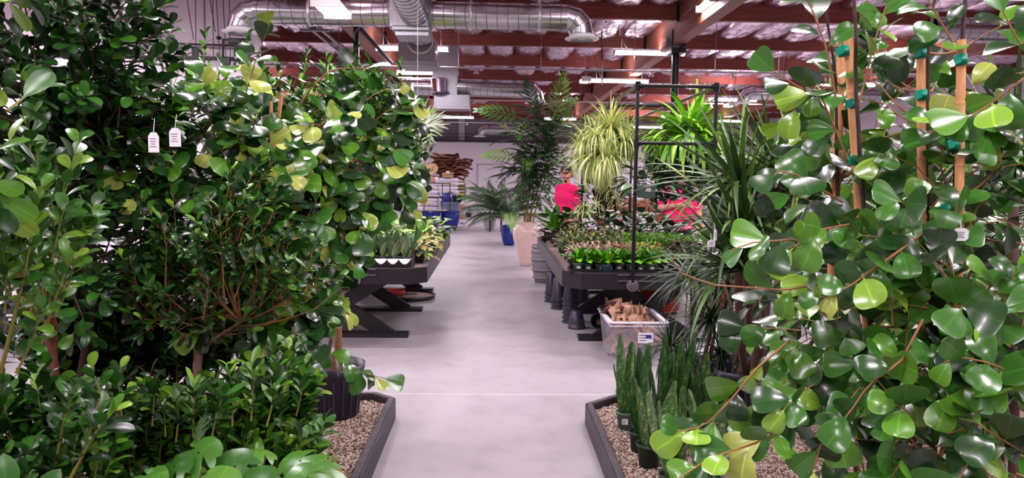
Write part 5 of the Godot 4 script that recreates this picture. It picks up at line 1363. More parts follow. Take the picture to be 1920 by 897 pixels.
func make_table_plants() -> void:
	rng.seed = 31
	var y := 0.722
	# right table, front tray
	tray(Vector3(1.13, y, -6.5), 0.84, 0.2, "long black tray of bright ferns along the front rim of the right table")
	var pa := potted("birds_nest_fern", "nest", 0.048, 0.085, M.green_pot, nest(24, [0.14, 0.215], [1.0, 3.0, 3.0, 1.5]), 40, "bright ferns in the front tray of the right table")
	label_on(pa, Vector3(0, 0.05, 0.047), 0.036, 0.022)
	row(pa, line(0.74, 1.52, 8, y + 0.006, -6.5), "bright green fern in a labelled pot", "in right table's front tray")
	for q in get_children():
		if str(q.name).begins_with("birds_nest_fern"):
			q.rotation.y = rr(-0.35, 0.35)
	var pl := potted("birds_nest_fern", "nest", 0.05, 0.09, M.blue_pot, nest(13, [0.14, 0.22], [0.2, 1.0, 3.0, 4.0]), 40, "bright ferns in the front tray of the right table")
	row(pl, [[Vector3(1.04, y + 0.006, -6.42), 1.0]], "lime yellow-green fern in a bluish pot", "in right table's front tray")
	# second row: pink and cream speckled
	var pink := potted("polka_dot_plant", "bit", 0.045, 0.08, M.dark_pot, dome("bit", 160, 0.085, 0.09, 0.12, [0.03, 0.045], [1.0, 1.0, 0.2, 0.0, 3.0, 3.5, 1.0]), 0, "pink speckled plants of the right table")
	row(pink, line(0.78, 1.36, 6, y, -6.78, 1.15, 1.35), "pink and white speckled plant", "in right table's second row")
	row(pink, line(0.74, 1.1, 3, y, -7.05), "pink and grey speckled plant", "in right table's third row", false)
	var cream := potted("speckled_plant", "bit", 0.045, 0.08, M.green_pot, dome("bit", 160, 0.085, 0.09, 0.12, [0.03, 0.045], [0.3, 1.5, 2.0, 5.0, 0.0, 1.0, 0.2]), 0, "cream speckled plants of the right table")
	row(cream, line(1.3, 1.62, 3, y, -6.86, 1.15, 1.35), "cream and yellow speckled plant", "behind the bright ferns")
	var moss := potted("bushy_plant", "bit", 0.05, 0.09, M.dark_pot, dome("bit", 240, 0.1, 0.1, 0.14, [0.026, 0.04], [0.7, 4.0, 6.0, 0.5, 0.0, 0.0, 0.0]), 0, "bright green bushy plants of the right table")
	row(moss, line(1.34, 2.28, 7, y, -7.28, 1.05, 1.3), "bright green fine-leaved bushy plant", "in right table's fourth row")
	row(moss, line(1.5, 2.3, 6, y, -7.5, 1.1, 1.3), "bright green fine-leaved cushion plant", "in right table's fifth row", false)
	var grey := potted("silver_plant", "bit", 0.045, 0.08, M.dark_pot, dome("bit", 170, 0.09, 0.1, 0.14, [0.03, 0.045], [2.0, 2.0, 0.6, 1.0, 0.4, 0.6, 4.0]), 0, "grey-green plants of the right table")
	row(grey, line(0.76, 1.32, 5, y, -7.3, 1.0, 1.25), "grey-green small-leaved plant", "in right table's fourth row")
	row(grey, line(0.76, 1.4, 5, y, -7.6, 1.1, 1.35), "olive and bronze plant", "in right table's fifth row", false)
	row(grey, line(0.74, 1.36, 5, y, -7.95, 1.15, 1.4), "taller olive small-leaved plant", "in right table's sixth row", false)
	# dark-red and silver leaves at the front right
	var web := potted("nerve_plant", "web", 0.048, 0.08, M.dark_pot, stalked("web", 13, 0.07, [0.03, 0.09], [0.07, 0.1], [2.0, 3.0, 1.0], [10, 95]), 20, "silver-veined plants of the right table")
	row(web, line(1.56, 2.26, 6, y, -6.52), "silver-veined dark plant", "beyond the ferns in the front row")
	row(web, line(1.62, 2.26, 5, y, -6.75), "pale netted-leaf plant", "in right table's second row", false)
	var rex := potted("begonia", "begonia", 0.055, 0.095, M.dark_pot, stalked("begonia", 16, 0.08, [0.05, 0.12], [0.075, 0.11], [3.0, 3.0, 0.6, 0.5], [10, 85]), 20, "dark red begonias of the right table")
	row(rex, line(1.62, 2.24, 4, y, -7.02, 1.0, 1.25), "dark burgundy begonia", "in right table's third row")
	row(rex, line(0.76, 1.5, 6, y, -8.35, 0.95, 1.2), "purple and red leaved begonia", "in right table's seventh row", false)
	row(rex, line(0.76, 1.3, 4, y, -9.0, 1.0, 1.25), "dark red begonia", "in right table's eighth row", false)
	row(rex, line(0.72, 0.95, 2, y, -10.0, 1.0, 1.2), "crimson-leaved begonia", "at right table's far corner", false)
	row(rex, [[Vector3(0.7, y, -9.6), 0.9]], "deep red begonia overhanging the rim", "at right table's far end", false)
	# broad green leaves further in
	var broad := potted("philodendron", "lance", 0.06, 0.11, M.dark_pot, stalked("lance", 16, 0.1, [0.08, 0.18], [0.15, 0.22], [1.0, 2.0, 3.0, 2.0], [8, 85]), 20, "broad-leaved plants of the right table")
	row(broad, line(1.36, 2.2, 5, y, -7.95, 1.0, 1.3), "silvery green broad-leaved plant", "in right table's sixth row")
	row(broad, line(1.5, 2.2, 4, y, -8.5, 1.0, 1.3), "broad grey-green leaved plant", "in right table's seventh row", false)
	row(broad, line(1.3, 2.2, 5, y, -9.2, 1.0, 1.3), "dark broad-leaved plant", "in right table's eighth row", false)
	var bold := potted("philodendron", "heart", 0.065, 0.12, M.dark_pot, stalked("heart", 12, 0.11, [0.12, 0.26], [0.14, 0.2], [2.0, 3.0, 2.0, 0.5], [5, 75]), 20, "heart-leaved plants of the right table")
	row(bold, line(0.8, 1.4, 4, y, -9.5, 1.1, 1.35), "tall glossy heart-leaved plant", "before the man in the cap")
	row(bold, line(1.5, 2.2, 3, y, -9.8, 1.0, 1.3), "dark heart-leaved plant", "in right table's last row", false)
	var sp := potted("spider_plant", "spider", 0.055, 0.1, M.dark_pot, [], 0, "spider plants")
	var L := []
	tuft(L, Vector3(0, 0.1, 0), 46, "spider", [0.16, 0.26], [10.0, 80.0], [1.0, 2.0, 3.0], Vector3.UP, [0.0, 2.0])
	set_leaves(sp, "spider", L, 50)
	row(sp, [[Vector3(1.42, y + 0.05, -8.2), 1.15]], "small striped spider plant", "in the middle of right table")
	# left table: banded rosettes in a pale tray, then variegated leaves
	rng.seed = 57
	for q in [[-0.98, 0.44], [-1.4, 0.3]]:
		var t := tray(Vector3(q[0], y, -6.72), q[1], 0.3, "black tray with pale scalloped liner, front of the left table" if q[0] > -1.2 else "second black tray with a scalloped liner, left of the first on the left table")
		var s := newst()
		var n := int(q[1] / 0.11)
		for i in n:
			var x: float = -q[1] / 2 + q[1] * (i + 0.5) / n
			var w: float = q[1] / n
			var poly := []
			for k in 7:
				var u := k / 6.0 * 2.0 - 1.0
				poly.append(Vector2(x + u * w * 0.49, 0.1 - 0.045 * (1.0 - u * u)))
			s.set_smooth_group(0)
			for k in 6:
				var a: Vector2 = poly[k]
				var b: Vector2 = poly[k + 1]
				quad(s, Vector3(a.x, a.y, 0.1545), Vector3(b.x, b.y, 0.1545), Vector3(b.x, 0.1, 0.1535), Vector3(a.x, 0.1, 0.1535))
				quad(s, Vector3(a.x, 0.1, 0.1535), Vector3(b.x, 0.1, 0.1535), Vector3(b.x, 0.101, 0.1), Vector3(a.x, 0.101, 0.1))
		obj("pale_liner", s, M.white_plastic, t)
		s = newst()
		for z in [-1.0, 1.0]:
			box(s, Vector3(0, 0.05, z * 0.149), Vector3(q[1], 0.1, 0.005), 0.001)
		box(s, Vector3(q[1] / 2, 0.05, 0), Vector3(0.005, 0.1, 0.3), 0.001)
		box(s, Vector3(-q[1] / 2, 0.05, 0), Vector3(0.005, 0.1, 0.3), 0.001)
		obj("tray_wall", s, M.black, t)
	var stub := []
	tuft(stub, Vector3(0, 0.08, 0), 12, "stubby_blade", [0.19, 0.26], [3.0, 30.0], [1.0, 3.0, 3.0], Vector3.UP, [0.0, 1.0])
	var ps := potted("banded_rosette", "stubby_blade", 0.048, 0.09, M.dark_pot, stub, 20, "banded rosettes of the left table")
	row(ps, [[Vector3(-0.815, y + 0.012, -6.7), 1.05], [Vector3(-0.925, y + 0.012, -6.68), 1.1], [Vector3(-1.035, y + 0.012, -6.7), 1.12], [Vector3(-1.145, y + 0.012, -6.68), 1.05]], "dark banded rosette with pale edges", "in left table's front tray")
	row(ps, [[Vector3(-1.3, y + 0.02, -6.72), 1.0], [Vector3(-1.42, y + 0.02, -6.72), 1.0], [Vector3(-0.82, y, -7.02), 1.0]], "grey-green banded rosette", "in left table's second batch", false)
	var po := potted("pothos", "splash_heart", 0.055, 0.1, M.dark_pot, stalked("splash_heart", 22, 0.09, [0.04, 0.16], [0.1, 0.15], [2.0, 4.0, 3.0, 0.1], [5, 105]), 30, "variegated pothos of the left table")
	row(po, line(-0.74, -1.7, 6, y, -7.4, 1.05, 1.25), "yellow-green splashed pothos", "in left table's third row")
	row(po, line(-0.74, -1.7, 6, y, -7.95, 1.1, 1.3), "cream and green splashed pothos", "in left table's fourth row", false)
	row(po, line(-0.72, -1.7, 5, y, -8.6, 1.1, 1.3), "bushy variegated pothos", "in left table's fifth row", false)
	row(po, line(-0.74, -1.7, 4, y, -9.4, 1.2, 1.4), "tall variegated pothos", "in left table's sixth row", false)
	row(po, [[Vector3(-0.72, y, -9.9), 1.2], [Vector3(-1.0, y, -10.0), 1.3]], "trailing variegated pothos", "at left table's far end", false)
	var rust := potted("rusty_plant", "splash_heart", 0.05, 0.09, M.dark_pot, stalked("splash_heart", 22, 0.08, [0.03, 0.12], [0.08, 0.12], [0.1, 0.3, 0.8, 4.0], [10, 105]), 30, "rusty-leaved plants of the left table")
	row(rust, [[Vector3(-0.74, y, -7.15), 1.1], [Vector3(-0.72, y, -7.7), 1.2], [Vector3(-0.72, y, -8.25), 1.15]], "pinkish tan leaved plant", "along left table's rim")
	var gl := potted("glossy_plant", "heart", 0.06, 0.11, M.dark_pot, stalked("heart", 14, 0.1, [0.08, 0.2], [0.12, 0.18], [0.2, 1.0, 3.0, 4.0], [5, 80]), 20, "lime heart-leaved plants of the left table")
	row(gl, line(-1.15, -2.1, 4, y, -7.1, 1.1, 1.3), "lime green large-leaved plant", "in left table's second row")
	row(gl, line(-1.2, -2.1, 4, y, -8.2, 1.1, 1.4), "bright heart-leaved plant", "in left table's back rows", false)
	# darker spiky plants before the man in the cap
	for q in [[Vector3(1.216, 1.086, -9.6), "dark red-tipped spiky plant in front of the man in the cap"], [Vector3(0.836, 1.043, -9.4), "broad pale green paddle-leaved plant left of the man in the cap"]]:
		var t2 := thing("spiky_plant", q[1], "plant", Vector3(q[0].x, y, q[0].z))
		rng.seed = hash(q[1])
		var L3 := []
		if q[1].begins_with("dark"):
			tuft(L3, Vector3(0, 0.4, 0), 60, "grass", [0.26, 0.4], [5.0, 110.0], [4.0, 2.0, 0.4], Vector3.UP, [0.0, 2.0])
		else:
			tuft(L3, Vector3(0, 0.15, 0), 12, "nest", [0.3, 0.42], [5.0, 60.0], [3.0, 2.0, 1.0, 0.5], Vector3.UP, [0.0, 1.0])
		set_leaves(t2, "grass" if q[1].begins_with("dark") else "nest", L3, 60)
		add_pot(t2, 0.06, 0.075, 0.12, M.dark_pot)
		var s2 := newst()
		tube(s2, [Vector3(0, 0.1, 0), Vector3(0, 0.41, 0)], 0.01, 0.009, 7)
		obj("stem", s2, M.cane_bark, t2)
	# hanging baskets on the frame
	rng.seed = 91
	var t := thing("hanging_spider_plant", "huge pale striped spider plant hanging from the frame, its leaves falling like hair", "plant", Vector3(1.171, 1.995, -7.3))
	L = []
	tuft(L, Vector3(0.02, 0.08, 0), 420, "spider", [0.3, 0.5], [5.0, 110.0], [1.0, 2.5, 3.0], Vector3.UP, [0.0, 2.0])
	for k in 9:
		var a := TAU * k / 9.0
		tuft(L, Vector3(cos(a) * 0.22 - 0.03, rr(-0.22, 0.1), sin(a) * 0.22), 90, "spider", [0.24, 0.44], [10.0, 140.0], [1.0, 2.0, 3.0], Vector3.UP, [0.0, 2.0])
	tuft(L, Vector3(-0.08, -0.15, 0.1), 260, "spider", [0.3, 0.55], [60.0, 150.0], [1.0, 2.0, 3.0], Vector3.UP, [0.0, 2.0])
	for k in 5:
		var a := Vector3(rr(-0.3, 0.12), rr(-0.75, -0.45), rr(0.05, 0.25))
		tuft(L, a, 26, "spider", [0.12, 0.24], [20.0, 120.0], [0.5, 2.0, 4.0], Vector3.UP, [0.0, 2.0])
		var s := newst()
		tube(s, bez(Vector3(0, 0.05, 0), Vector3(a.x, 0.1, a.z), a, 7), 0.003, 0.002, 5)
		obj("runner", s, M.twig_green, t)
	set_leaves(t, "spider", L, 300)
	hang_basket(t, 0.12, 0.17, M.dark_pot, 2.41 - t.position.y)
	t = thing("hanging_fern", "bright green feathery Boston fern in a basket inside the black pipe frame", "plant", Vector3(1.944, 1.921, -7.1))
	L = []
	tuft(L, Vector3(0, 0.06, 0), 270, "fern", [0.42, 0.68], [16.0, 110.0], [0.6, 2.5, 3.5, 2.0], Vector3.UP, [0.0, 1.0])
	for k in 7:
		var a := TAU * k / 7.0
		tuft(L, Vector3(cos(a) * 0.2, 0.05, sin(a) * 0.2), 34, "fern", [0.26, 0.44], [15.0, 110.0], [0.6, 2.5, 3.5, 2.0], Vector3.UP, [0.0, 1.0])
	for q in [[Vector3(0.02, 1, 0.05), 0.62], [Vector3(0.14, 1, 0.1), 0.58], [Vector3(-0.2, 1, 0.1), 0.42], [Vector3(0.24, 0.9, 0), 0.44]]:
		L.append([Transform3D(leaf_basis(q[0], Vector3(0, 0.1, 1), q[1]), Vector3(0.03, 0.03, 0.1)), 2, 2])
	set_leaves(t, "fern", L, 298)
	hang_basket(t, 0.13, 0.17, M.dark_pot, 2.41 - t.position.y)
	# the dark lower baskets with broad leaves
	for q in [[Vector3(1.459, 1.419, -6.75), 0.082, 0.098, 0.125, "hanging grey-green labelled pot with drooping leaves, beside the front frame post", M.green_pot, 0.0], [Vector3(1.954, 1.411, -6.9), 0.075, 0.1, 0.14, "hanging dark labelled pot in front of a man's face", M.dark_pot, 0.0]]:
		t = thing("hanging_plant", q[4], "plant", q[0])
		rng.seed = hash(q[4])
		add_pot(t, q[1], q[2], q[3], q[5], Vector3.ZERO, 0.006)
		label_on(t, Vector3(0.0, q[3] * 0.62, q[2] * 0.97), 0.048, 0.03, 0.0, -0.1)
		L = stalked("lance", 34, q[3], [0.06, 0.2], [0.15, 0.24], [4.0, 3.0, 1.5, 0.5], [5, 110])
		set_leaves(t, "lance", L, 40)
		var s := newst()
		for k in 3:
			var a := TAU * k / 3 + 0.4
			tube(s, [Vector3(cos(a) * q[2], q[3], sin(a) * q[2]), Vector3(0, 0.42, 0)], 0.002, 0.002, 5)
		tube(s, [Vector3(0, 0.42, 0), Vector3(0, 1.915 - q[0].y, -6.29 - q[0].z)], 0.003, 0.003, 5)
		obj("hanger", s, M.black, t)
	# dark hanging foliage under the spider plant
	for q in [[Vector3(1.237, 1.446, -8), "dark hanging foliage plant below the huge spider plant, left"], [Vector3(1.832, 1.633, -7.6), "dark glossy hanging plant below the Boston fern"], [Vector3(2.178, 1.638, -7.5), "dark drooping plant at the right post of the pipe frame"]]:
		t = thing("hanging_plant", q[1], "plant", q[0])
		rng.seed = hash(q[1])
		L = dome("lance", 150, 0.26, -0.05, 0.22, [0.09, 0.15], [3.0, 3.0, 1.0, 0.4])
		var L2 := dome("lance", 150, 0.24, 0.0, -0.36, [0.09, 0.14], [4.0, 3.0, 1.0, 0.3])
		set_leaves(t, "lance", L + L2, 120)
		hang_basket(t, 0.09, 0.12, M.dark_pot, (2.41 if q[0].z > -7.9 else 2.41) - q[0].y)


func hang_basket(t: Node3D, r0: float, r1: float, m: Material, up: float) -> void:
	add_pot(t, r0, r1, 0.15, m, Vector3(0, -0.11, 0), 0.008)
	var s := newst()
	for k in 3:
		var a := TAU * k / 3 + 0.3
		tube(s, [Vector3(cos(a) * r1, 0.03, sin(a) * r1), Vector3(0, minf(0.38, up), 0)], 0.0022, 0.0022, 5)
	if up > 0.38:
		tube(s, [Vector3(0, 0.38, 0), Vector3(0, up, 0)], 0.003, 0.003, 5)
	obj("hanger", s, M.black, t)


# ---------- far end of the aisle ----------
func urn(called: String, label: String, at: Vector3, prof: Array, m: Material, soil_r: float, soil_h: float) -> Node3D:
	var t := thing(called, label, "pot", at)
	var s := newst()
	lathe(s, prof, 28)
	obj("pot_body", s, m, t)
	s = newst()
	lathe(s, [Vector2(soil_r, soil_h), Vector2(0, soil_h + 0.01)], 20)
	obj("soil", s, M.soil, t)
	return t


func pot_profile(r0: float, r1: float, h: float, lip := 0.015, bulge := 0.0) -> Array:
	var p := [Vector2(0, 0), Vector2(r0, 0)]
	for i in range(1, 8):
		var t := i / 8.0
		p.append(Vector2(lerpf(r0, r1, t) + bulge * sin(PI * t), h * t * 0.94))
	p.append_array([Vector2(r1, h * 0.94), Vector2(r1 + lip, h * 0.955), Vector2(r1 + lip, h), Vector2(r1 - 0.015, h), Vector2(r1 - 0.025, h * 0.85)])
	return p


func make_back() -> void:
	rng.seed = 301
	# beige urn with the tall palm
	var ub := Vector3(0.619, 0, -12.804)
	var t := urn("urn", "large glossy beige urn at the right table's far corner", ub, [Vector2(0, 0), Vector2(0.11, 0), Vector2(0.125, 0.02), Vector2(0.155, 0.15), Vector2(0.2, 0.32), Vector2(0.245, 0.48), Vector2(0.265, 0.6), Vector2(0.25, 0.68), Vector2(0.205, 0.73), Vector2(0.165, 0.75), Vector2(0.16, 0.765), Vector2(0.185, 0.78), Vector2(0.185, 0.8), Vector2(0.15, 0.8), Vector2(0.14, 0.72)], M.urn_beige, 0.15, 0.73)
	t = thing("palm", "tall dark bamboo palm with slender pale canes rising from the beige urn", "palm", ub + Vector3(0, 0.72, 0))
	var L := []
	var s := newst()
	var o := t.position
	for q in [[Vector3(0.715, 1.912, -12.8), 1.0], [Vector3(0.908, 2.3, -12.9), 1.0], [Vector3(0.571, 1.623, -12.7), 0.9], [Vector3(1.035, 1.911, -12.6), 1.0], [Vector3(0.811, 2.735, -13), 1.0], [Vector3(0.475, 2.246, -12.9), 0.9], [Vector3(1.214, 2.412, -13.1), 0.9], [Vector3(0.872, 1.627, -12.5), 0.9]]:
		var c: Vector3 = q[0] - o
		var b0 := Vector3(rr(-0.09, 0.09), -0.02, rr(-0.09, 0.09))
		tube(s, bez(b0, Vector3(lerpf(b0.x, c.x, 0.35), c.y * 0.5, lerpf(b0.z, c.z, 0.35)), c, 8), 0.013, 0.009, 8)
		tuft(L, c, 15, "fishtail", [0.45, 0.7], [8.0, 95.0], [3.0, 4.0, 1.5, 0.3], (c - b0).normalized().lerp(Vector3.UP, 0.5))
		tuft(L, c.lerp(b0, 0.35), 9, "fishtail", [0.4, 0.6], [40.0, 110.0], [4.0, 3.0, 1.0, 0.2])
	for q in [[Vector3(1.023, 2.565, -12.6), Vector3(0.25, 1, 0.1), 0.85, 3], [Vector3(0.552, 2.604, -12.6), Vector3(-1, 0.25, 0.2), 0.85, 2], [Vector3(0.417, 1.947, -12.5), Vector3(-1, 0.1, 0.3), 0.6, 3], [Vector3(0.983, 2.618, -12.7), Vector3(0.8, 0.7, 0.1), 0.6, 2], [Vector3(0.744, 2.755, -12.7), Vector3(-0.3, 1, 0.1), 0.6, 1]]:
		L.append([Transform3D(leaf_basis(q[1], Vector3(0.1, 0.4, 0.9), q[2]), q[0] - o), q[3], 0])
	obj("canes", s, M.twig_green, t)
	set_leaves(t, "fishtail", L, 180, "frond")
	# blue glazed pot with a feathery palm
	var bb := Vector3(0.382, 0, -16.616)
	urn("glazed_pot", "deep blue glazed pot just left of the beige urn, a feathery palm in it", bb, pot_profile(0.12, 0.185, 0.47, 0.012, 0.03), M.glaze_blue, 0.17, 0.4)
	t = thing("palm", "feathery arching palm growing from the blue glazed pot", "palm", bb + Vector3(0, 0.4, 0))
	L = []
	tuft(L, Vector3(0, 0.25, 0), 26, "frond", [0.8, 1.25], [5.0, 85.0], [2.0, 4.0, 2.0, 0.6])
	for q in [[Vector3(-1, 0.7, 0.2), 1.3], [Vector3(-1, 0.35, 0.3), 1.25], [Vector3(-0.9, 1, 0), 1.3], [Vector3(-1, 0.05, 0.4), 1.0]]:
		L.append([Transform3D(leaf_basis(q[0], Vector3(0.5, 1, 0.5), q[1]), Vector3(0, 0.25, 0)), 1, 1])
	s = newst()
	for k in 6:
		tube(s, [Vector3(rr(-0.06, 0.06), -0.05, rr(-0.06, 0.06)), Vector3(rr(-0.03, 0.03), 0.3, rr(-0.03, 0.03))], 0.012, 0.01, 6)
	obj("stems", s, M.twig_green, t)
	set_leaves(t, "frond", L, 40, "frond")
	# stool and pale pot
	t = thing("stool", "small black wooden stool before the pale pot, a leafy plant standing on it", "stool", Vector3(0.081, 0, -20.833))
	s = newst()
	box(s, Vector3(0, 0.42, 0), Vector3(0.4, 0.04, 0.4), 0.004)
	obj("seat", s, M.black, t)
	for x in [-1.0, 1.0]:
		for z in [-1.0, 1.0]:
			s = newst()
			box(s, Vector3(x * 0.165, 0.2, z * 0.165), Vector3(0.05, 0.4, 0.05), 0.003)
			obj("leg", s, M.black, t)
		s = newst()
		box(s, Vector3(x * 0.165, 0.32, 0), Vector3(0.03, 0.05, 0.29))
		obj("rail", s, M.black, t)
	var sp := Vector3(0.081, 0, -20.833) + Vector3(0, 0.44, 0)
	t = thing("potted_plant", "leafy green plant standing on the black stool", "plant", sp)
	add_pot(t, 0.08, 0.1, 0.14, M.pale_pot)
	set_leaves(t, "lance", dome("lance", 90, 0.34, 0.14, 0.4, [0.16, 0.26], [1.0, 3.0, 2.0, 1.0]), 60)
	urn("pale_pot", "tall pale grey tapering pot behind the black stool", Vector3(-0.094, 0, -21.333), pot_profile(0.13, 0.22, 0.52, 0.01, 0.02), M.pale_pot, 0.2, 0.46)
	t = thing("palm", "dark feathery palm in the pale grey tapering pot", "palm", Vector3(-0.094, 0, -21.333) + Vector3(0.05, 0.46, 0))
	L = []
	tuft(L, Vector3(0, 0.2, 0), 22, "frond", [0.7, 1.2], [5.0, 80.0], [3.0, 4.0, 1.0, 0.2])
	set_leaves(t, "frond", L, 0, "frond")
	# glazed pots at the left
	urn("glazed_pot", "big bright blue glazed pot at the right end of the wire shelf", Vector3(-1.265, 0, -21.054), pot_profile(0.16, 0.3, 0.57, 0.012, 0.035), M.glaze_blue, 0.28, 0.5)
	urn("glazed_pot", "bright blue glazed pot half hidden behind the shelf and the variegated pothos", Vector3(-1.839, 0, -20.761), pot_profile(0.16, 0.3, 0.57, 0.012, 0.035), M.glaze_blue, 0.28, 0.5)
	urn("glazed_pot", "blue glazed pot behind the leaves left of the shelf", Vector3(-2.39, 0, -20.681), pot_profile(0.16, 0.3, 0.57, 0.012, 0.035), M.glaze_blue, 0.28, 0.5)
	var gp := Vector3(-1.331, 0, -22.153)
	urn("glazed_pot", "greyish blue glazed pot behind the big bright blue one, watering can on its rim board", gp, pot_profile(0.22, 0.3, 0.78, 0.012, 0.02), M.glaze_grey, 0.28, 0.7)
	t = thing("plank", "pale board laid across the greyish blue pot", "board", gp + Vector3(0, 0.78, 0))
	s = newst()
	box(s, Vector3(0, 0.012, 0), Vector3(0.66, 0.024, 0.4), 0.003)
	obj("board", s, M.glaze_grey, t)
	t = thing("watering_can", "blue watering can with a long spout and loop handle", "can", gp + Vector3(-0.11, 0.805, 0.05))
	s = newst()
	lathe(s, [Vector2(0, 0), Vector2(0.13, 0), Vector2(0.14, 0.05), Vector2(0.13, 0.2), Vector2(0.09, 0.26), Vector2(0.07, 0.27), Vector2(0.06, 0.25)], 20)
	obj("can_body", s, M.can_blue, t)
	s = newst()
	tube(s, [Vector3(-0.1, 0.06, 0), Vector3(-0.19, 0.16, 0), Vector3(-0.27, 0.28, 0)], 0.025, 0.014, 8)
	obj("spout", s, M.can_blue, t)
	s = newst()
	var hp := []
	for i in 10:
		var a := lerpf(-1.1, 2.2, i / 9.0)
		hp.append(Vector3(0.09 + cos(a) * 0.1, 0.18 + sin(a) * 0.13, 0))
	tube(s, hp, 0.014, 0.014, 8)
	obj("handle", s, M.can_blue, t)
	t = thing("cell_pots", "stack of small black ribbed pots beside the watering can", "pot", gp + Vector3(0.22, 0.805, 0.05))
	for k in 2:
		s = newst()
		lathe(s, [Vector2(0, 0), Vector2(0.055, 0), Vector2(0.065, 0.2), Vector2(0.07, 0.21), Vector2(0.05, 0.21)], 14, Vector3(k * 0.14 - 0.07, 0, 0))
		for j in 9:
			box(s, Vector3(k * 0.14 - 0.07 + cos(TAU * j / 9) * 0.062, 0.1, sin(TAU * j / 9) * 0.062), Vector3(0.012, 0.18, 0.012), 0.0, Basis(Vector3.UP, -TAU * j / 9))
		obj("pot", s, M.black, t)
	# black wire shelf
	var sb := Vector3(-1.681, 0, -19.992)
	t = thing("wire_shelf", "black open metal shelf frame in front of the white bags, jars on top", "shelf", sb)
	var hs := [0.62, 1.0, 1.4]
	for x in [-0.36, 0.36]:
		for z in [-0.17, 0.17]:
			s = newst()
			box(s, Vector3(x + z * 0.7, 0.71, z), Vector3(0.022, 1.42, 0.022))
			obj("post", s, M.black_steel, t)
	for h in hs:
		s = newst()
		for z in [-0.17, 0.17]:
			box(s, Vector3(z * 0.7, h, z), Vector3(0.72, 0.024, 0.024))
		for x in [-0.36, 0.36]:
			bar(s, Vector3(x - 0.12, h, -0.17), Vector3(x + 0.12, h, 0.17), 0.022, 0.022)
		obj("shelf_frame", s, M.black_steel, t)
	s = newst()
	box(s, Vector3(0, 0.64, 0), Vector3(0.76, 0.02, 0.3), 0.002)
	obj("shelf_board", s, M.pale_pot, t)
	for q in [[-0.27, "dark-lidded small jar on the black shelf, leftmost", M.dark_pot], [-0.14, "pale small jar on the black shelf, second from the left", M.glaze_grey], [0.0, "pinkish glass jar inside the little black rack on the shelf", M.skin], [0.1, "whitish jar at the right of the little rack on the shelf", M.bag_white]]:
		var j := thing("jar", q[1], "jar", sb + Vector3(q[0], 1.413, 0.05), 0.0, "jars on the shelf")
		s = newst()
		lathe(s, [Vector2(0, 0), Vector2(0.05, 0), Vector2(0.055, 0.02), Vector2(0.055, 0.13), Vector2(0.04, 0.16), Vector2(0, 0.16)], 14)
		obj("glass", s, q[2], j)
		s = newst()
		lathe(s, [Vector2(0.043, 0.16), Vector2(0.043, 0.19), Vector2(0, 0.19)], 14)
		obj("lid", s, M.dark_pot, j)
	# bags: white with gold print, two columns, then the olive ones
	var bag := pillow(0.66, 0.135, 0.42)
	var k := 0
	for c in 2:
		for i in (13 if c == 0 else 12):
			var p := Vector3(-1.996, 0, -22.524) + Vector3(c * 0.62 - 0.04, 0.005 + i * 0.128, rr(-0.03, 0.03))
			t = thing("soil_bag", "white bag with gold print, %s up in the %s column behind the shelf" % [ORD[i], "left" if c == 0 else "right"], "bag", p + Vector3(rr(-0.02, 0.02), 0, 0), rr(-0.04, 0.04), "white bags")
			put("bag_body", bag, M.bag_white, t)
			if (i + c) % 2 == 1:
				s = newst()
				for j in 9:
					var lx := -0.2 + j * 0.048
					var lh := 0.075 if j > 0 else 0.095
					box(s, Vector3(lx - 0.012, 0.067, 0.206), Vector3(0.009, lh, 0.008))
					if j % 3 != 1:
						box(s, Vector3(lx + 0.012, 0.067, 0.206), Vector3(0.007, lh, 0.008))
					box(s, Vector3(lx, 0.067 + lh * [0.45, 0.0, -0.45][j % 3], 0.206), Vector3(0.03, 0.011, 0.008))
				obj("gold_print", s, M.bag_yellow, t)
			k += 1
	var pb := Vector3(-1.198, 0, -25.692)
	for i in 14:
		t = thing("soil_bag", "olive and tan bag, %s up in the stack right of the white bags" % ORD[i], "bag", pb + Vector3(-0.1 + rr(-0.03, 0.03), 0.005 + i * 0.125, rr(-0.04, 0.04)), rr(-0.06, 0.06), "olive bags")
		put("bag_body", bag, [M.bag_olive, M.bag_tan, M.bag_olive][rng.randi() % 3], t)
		s = newst()
		box(s, Vector3(0.1, 0.067, 0.19), Vector3(0.3, 0.05, 0.03), 0.003)
		obj("print_band", s, [M.bag_white, M.dark_pot, M.bag_yellow][rng.randi() % 3], t)
	# bark slabs piled on top
	var slabs := []
	for v in 3:
		s = newst()
		var n := FastNoiseLite.new()
		n.seed = v
		n.frequency = 3.0
		var g := []
		for side in 2:
			var rows := []
			for i in 9:
				var r := []
				for j in 4:
					var x := i / 8.0 - 0.5
					var z := j / 3.0 - 0.5
					var w := 1.0 - 0.5 * absf(x) + 0.25 * n.get_noise_2d(x * 4.0, v)
					r.append(Vector3(x, (0.06 if side == 0 else 0.0) * (1.0 - absf(z)) + 0.05 * n.get_noise_2d(x * 2.0, z) + 0.03 * cos(x * 4.0), z * 0.3 * w + 0.04 * n.get_noise_2d(x * 7.0, z * 5.0)))
				rows.append(r)
			g.append(rows)
		flat(s)
		for i in 8:
			for j in 3:
				quad(s, g[0][i][j], g[0][i][j + 1], g[0][i + 1][j + 1], g[0][i + 1][j])
				quad(s, g[1][i][j], g[1][i + 1][j], g[1][i + 1][j + 1], g[1][i][j + 1])
			quad(s, g[1][i][0], g[0][i][0], g[0][i + 1][0], g[1][i + 1][0])
			quad(s, g[1][i][3], g[1][i + 1][3], g[0][i + 1][3], g[0][i][3])
		s.generate_normals()
		slabs.append(s.commit())
	var q0 := Vector3(-1.555, 1.661, -23.4)
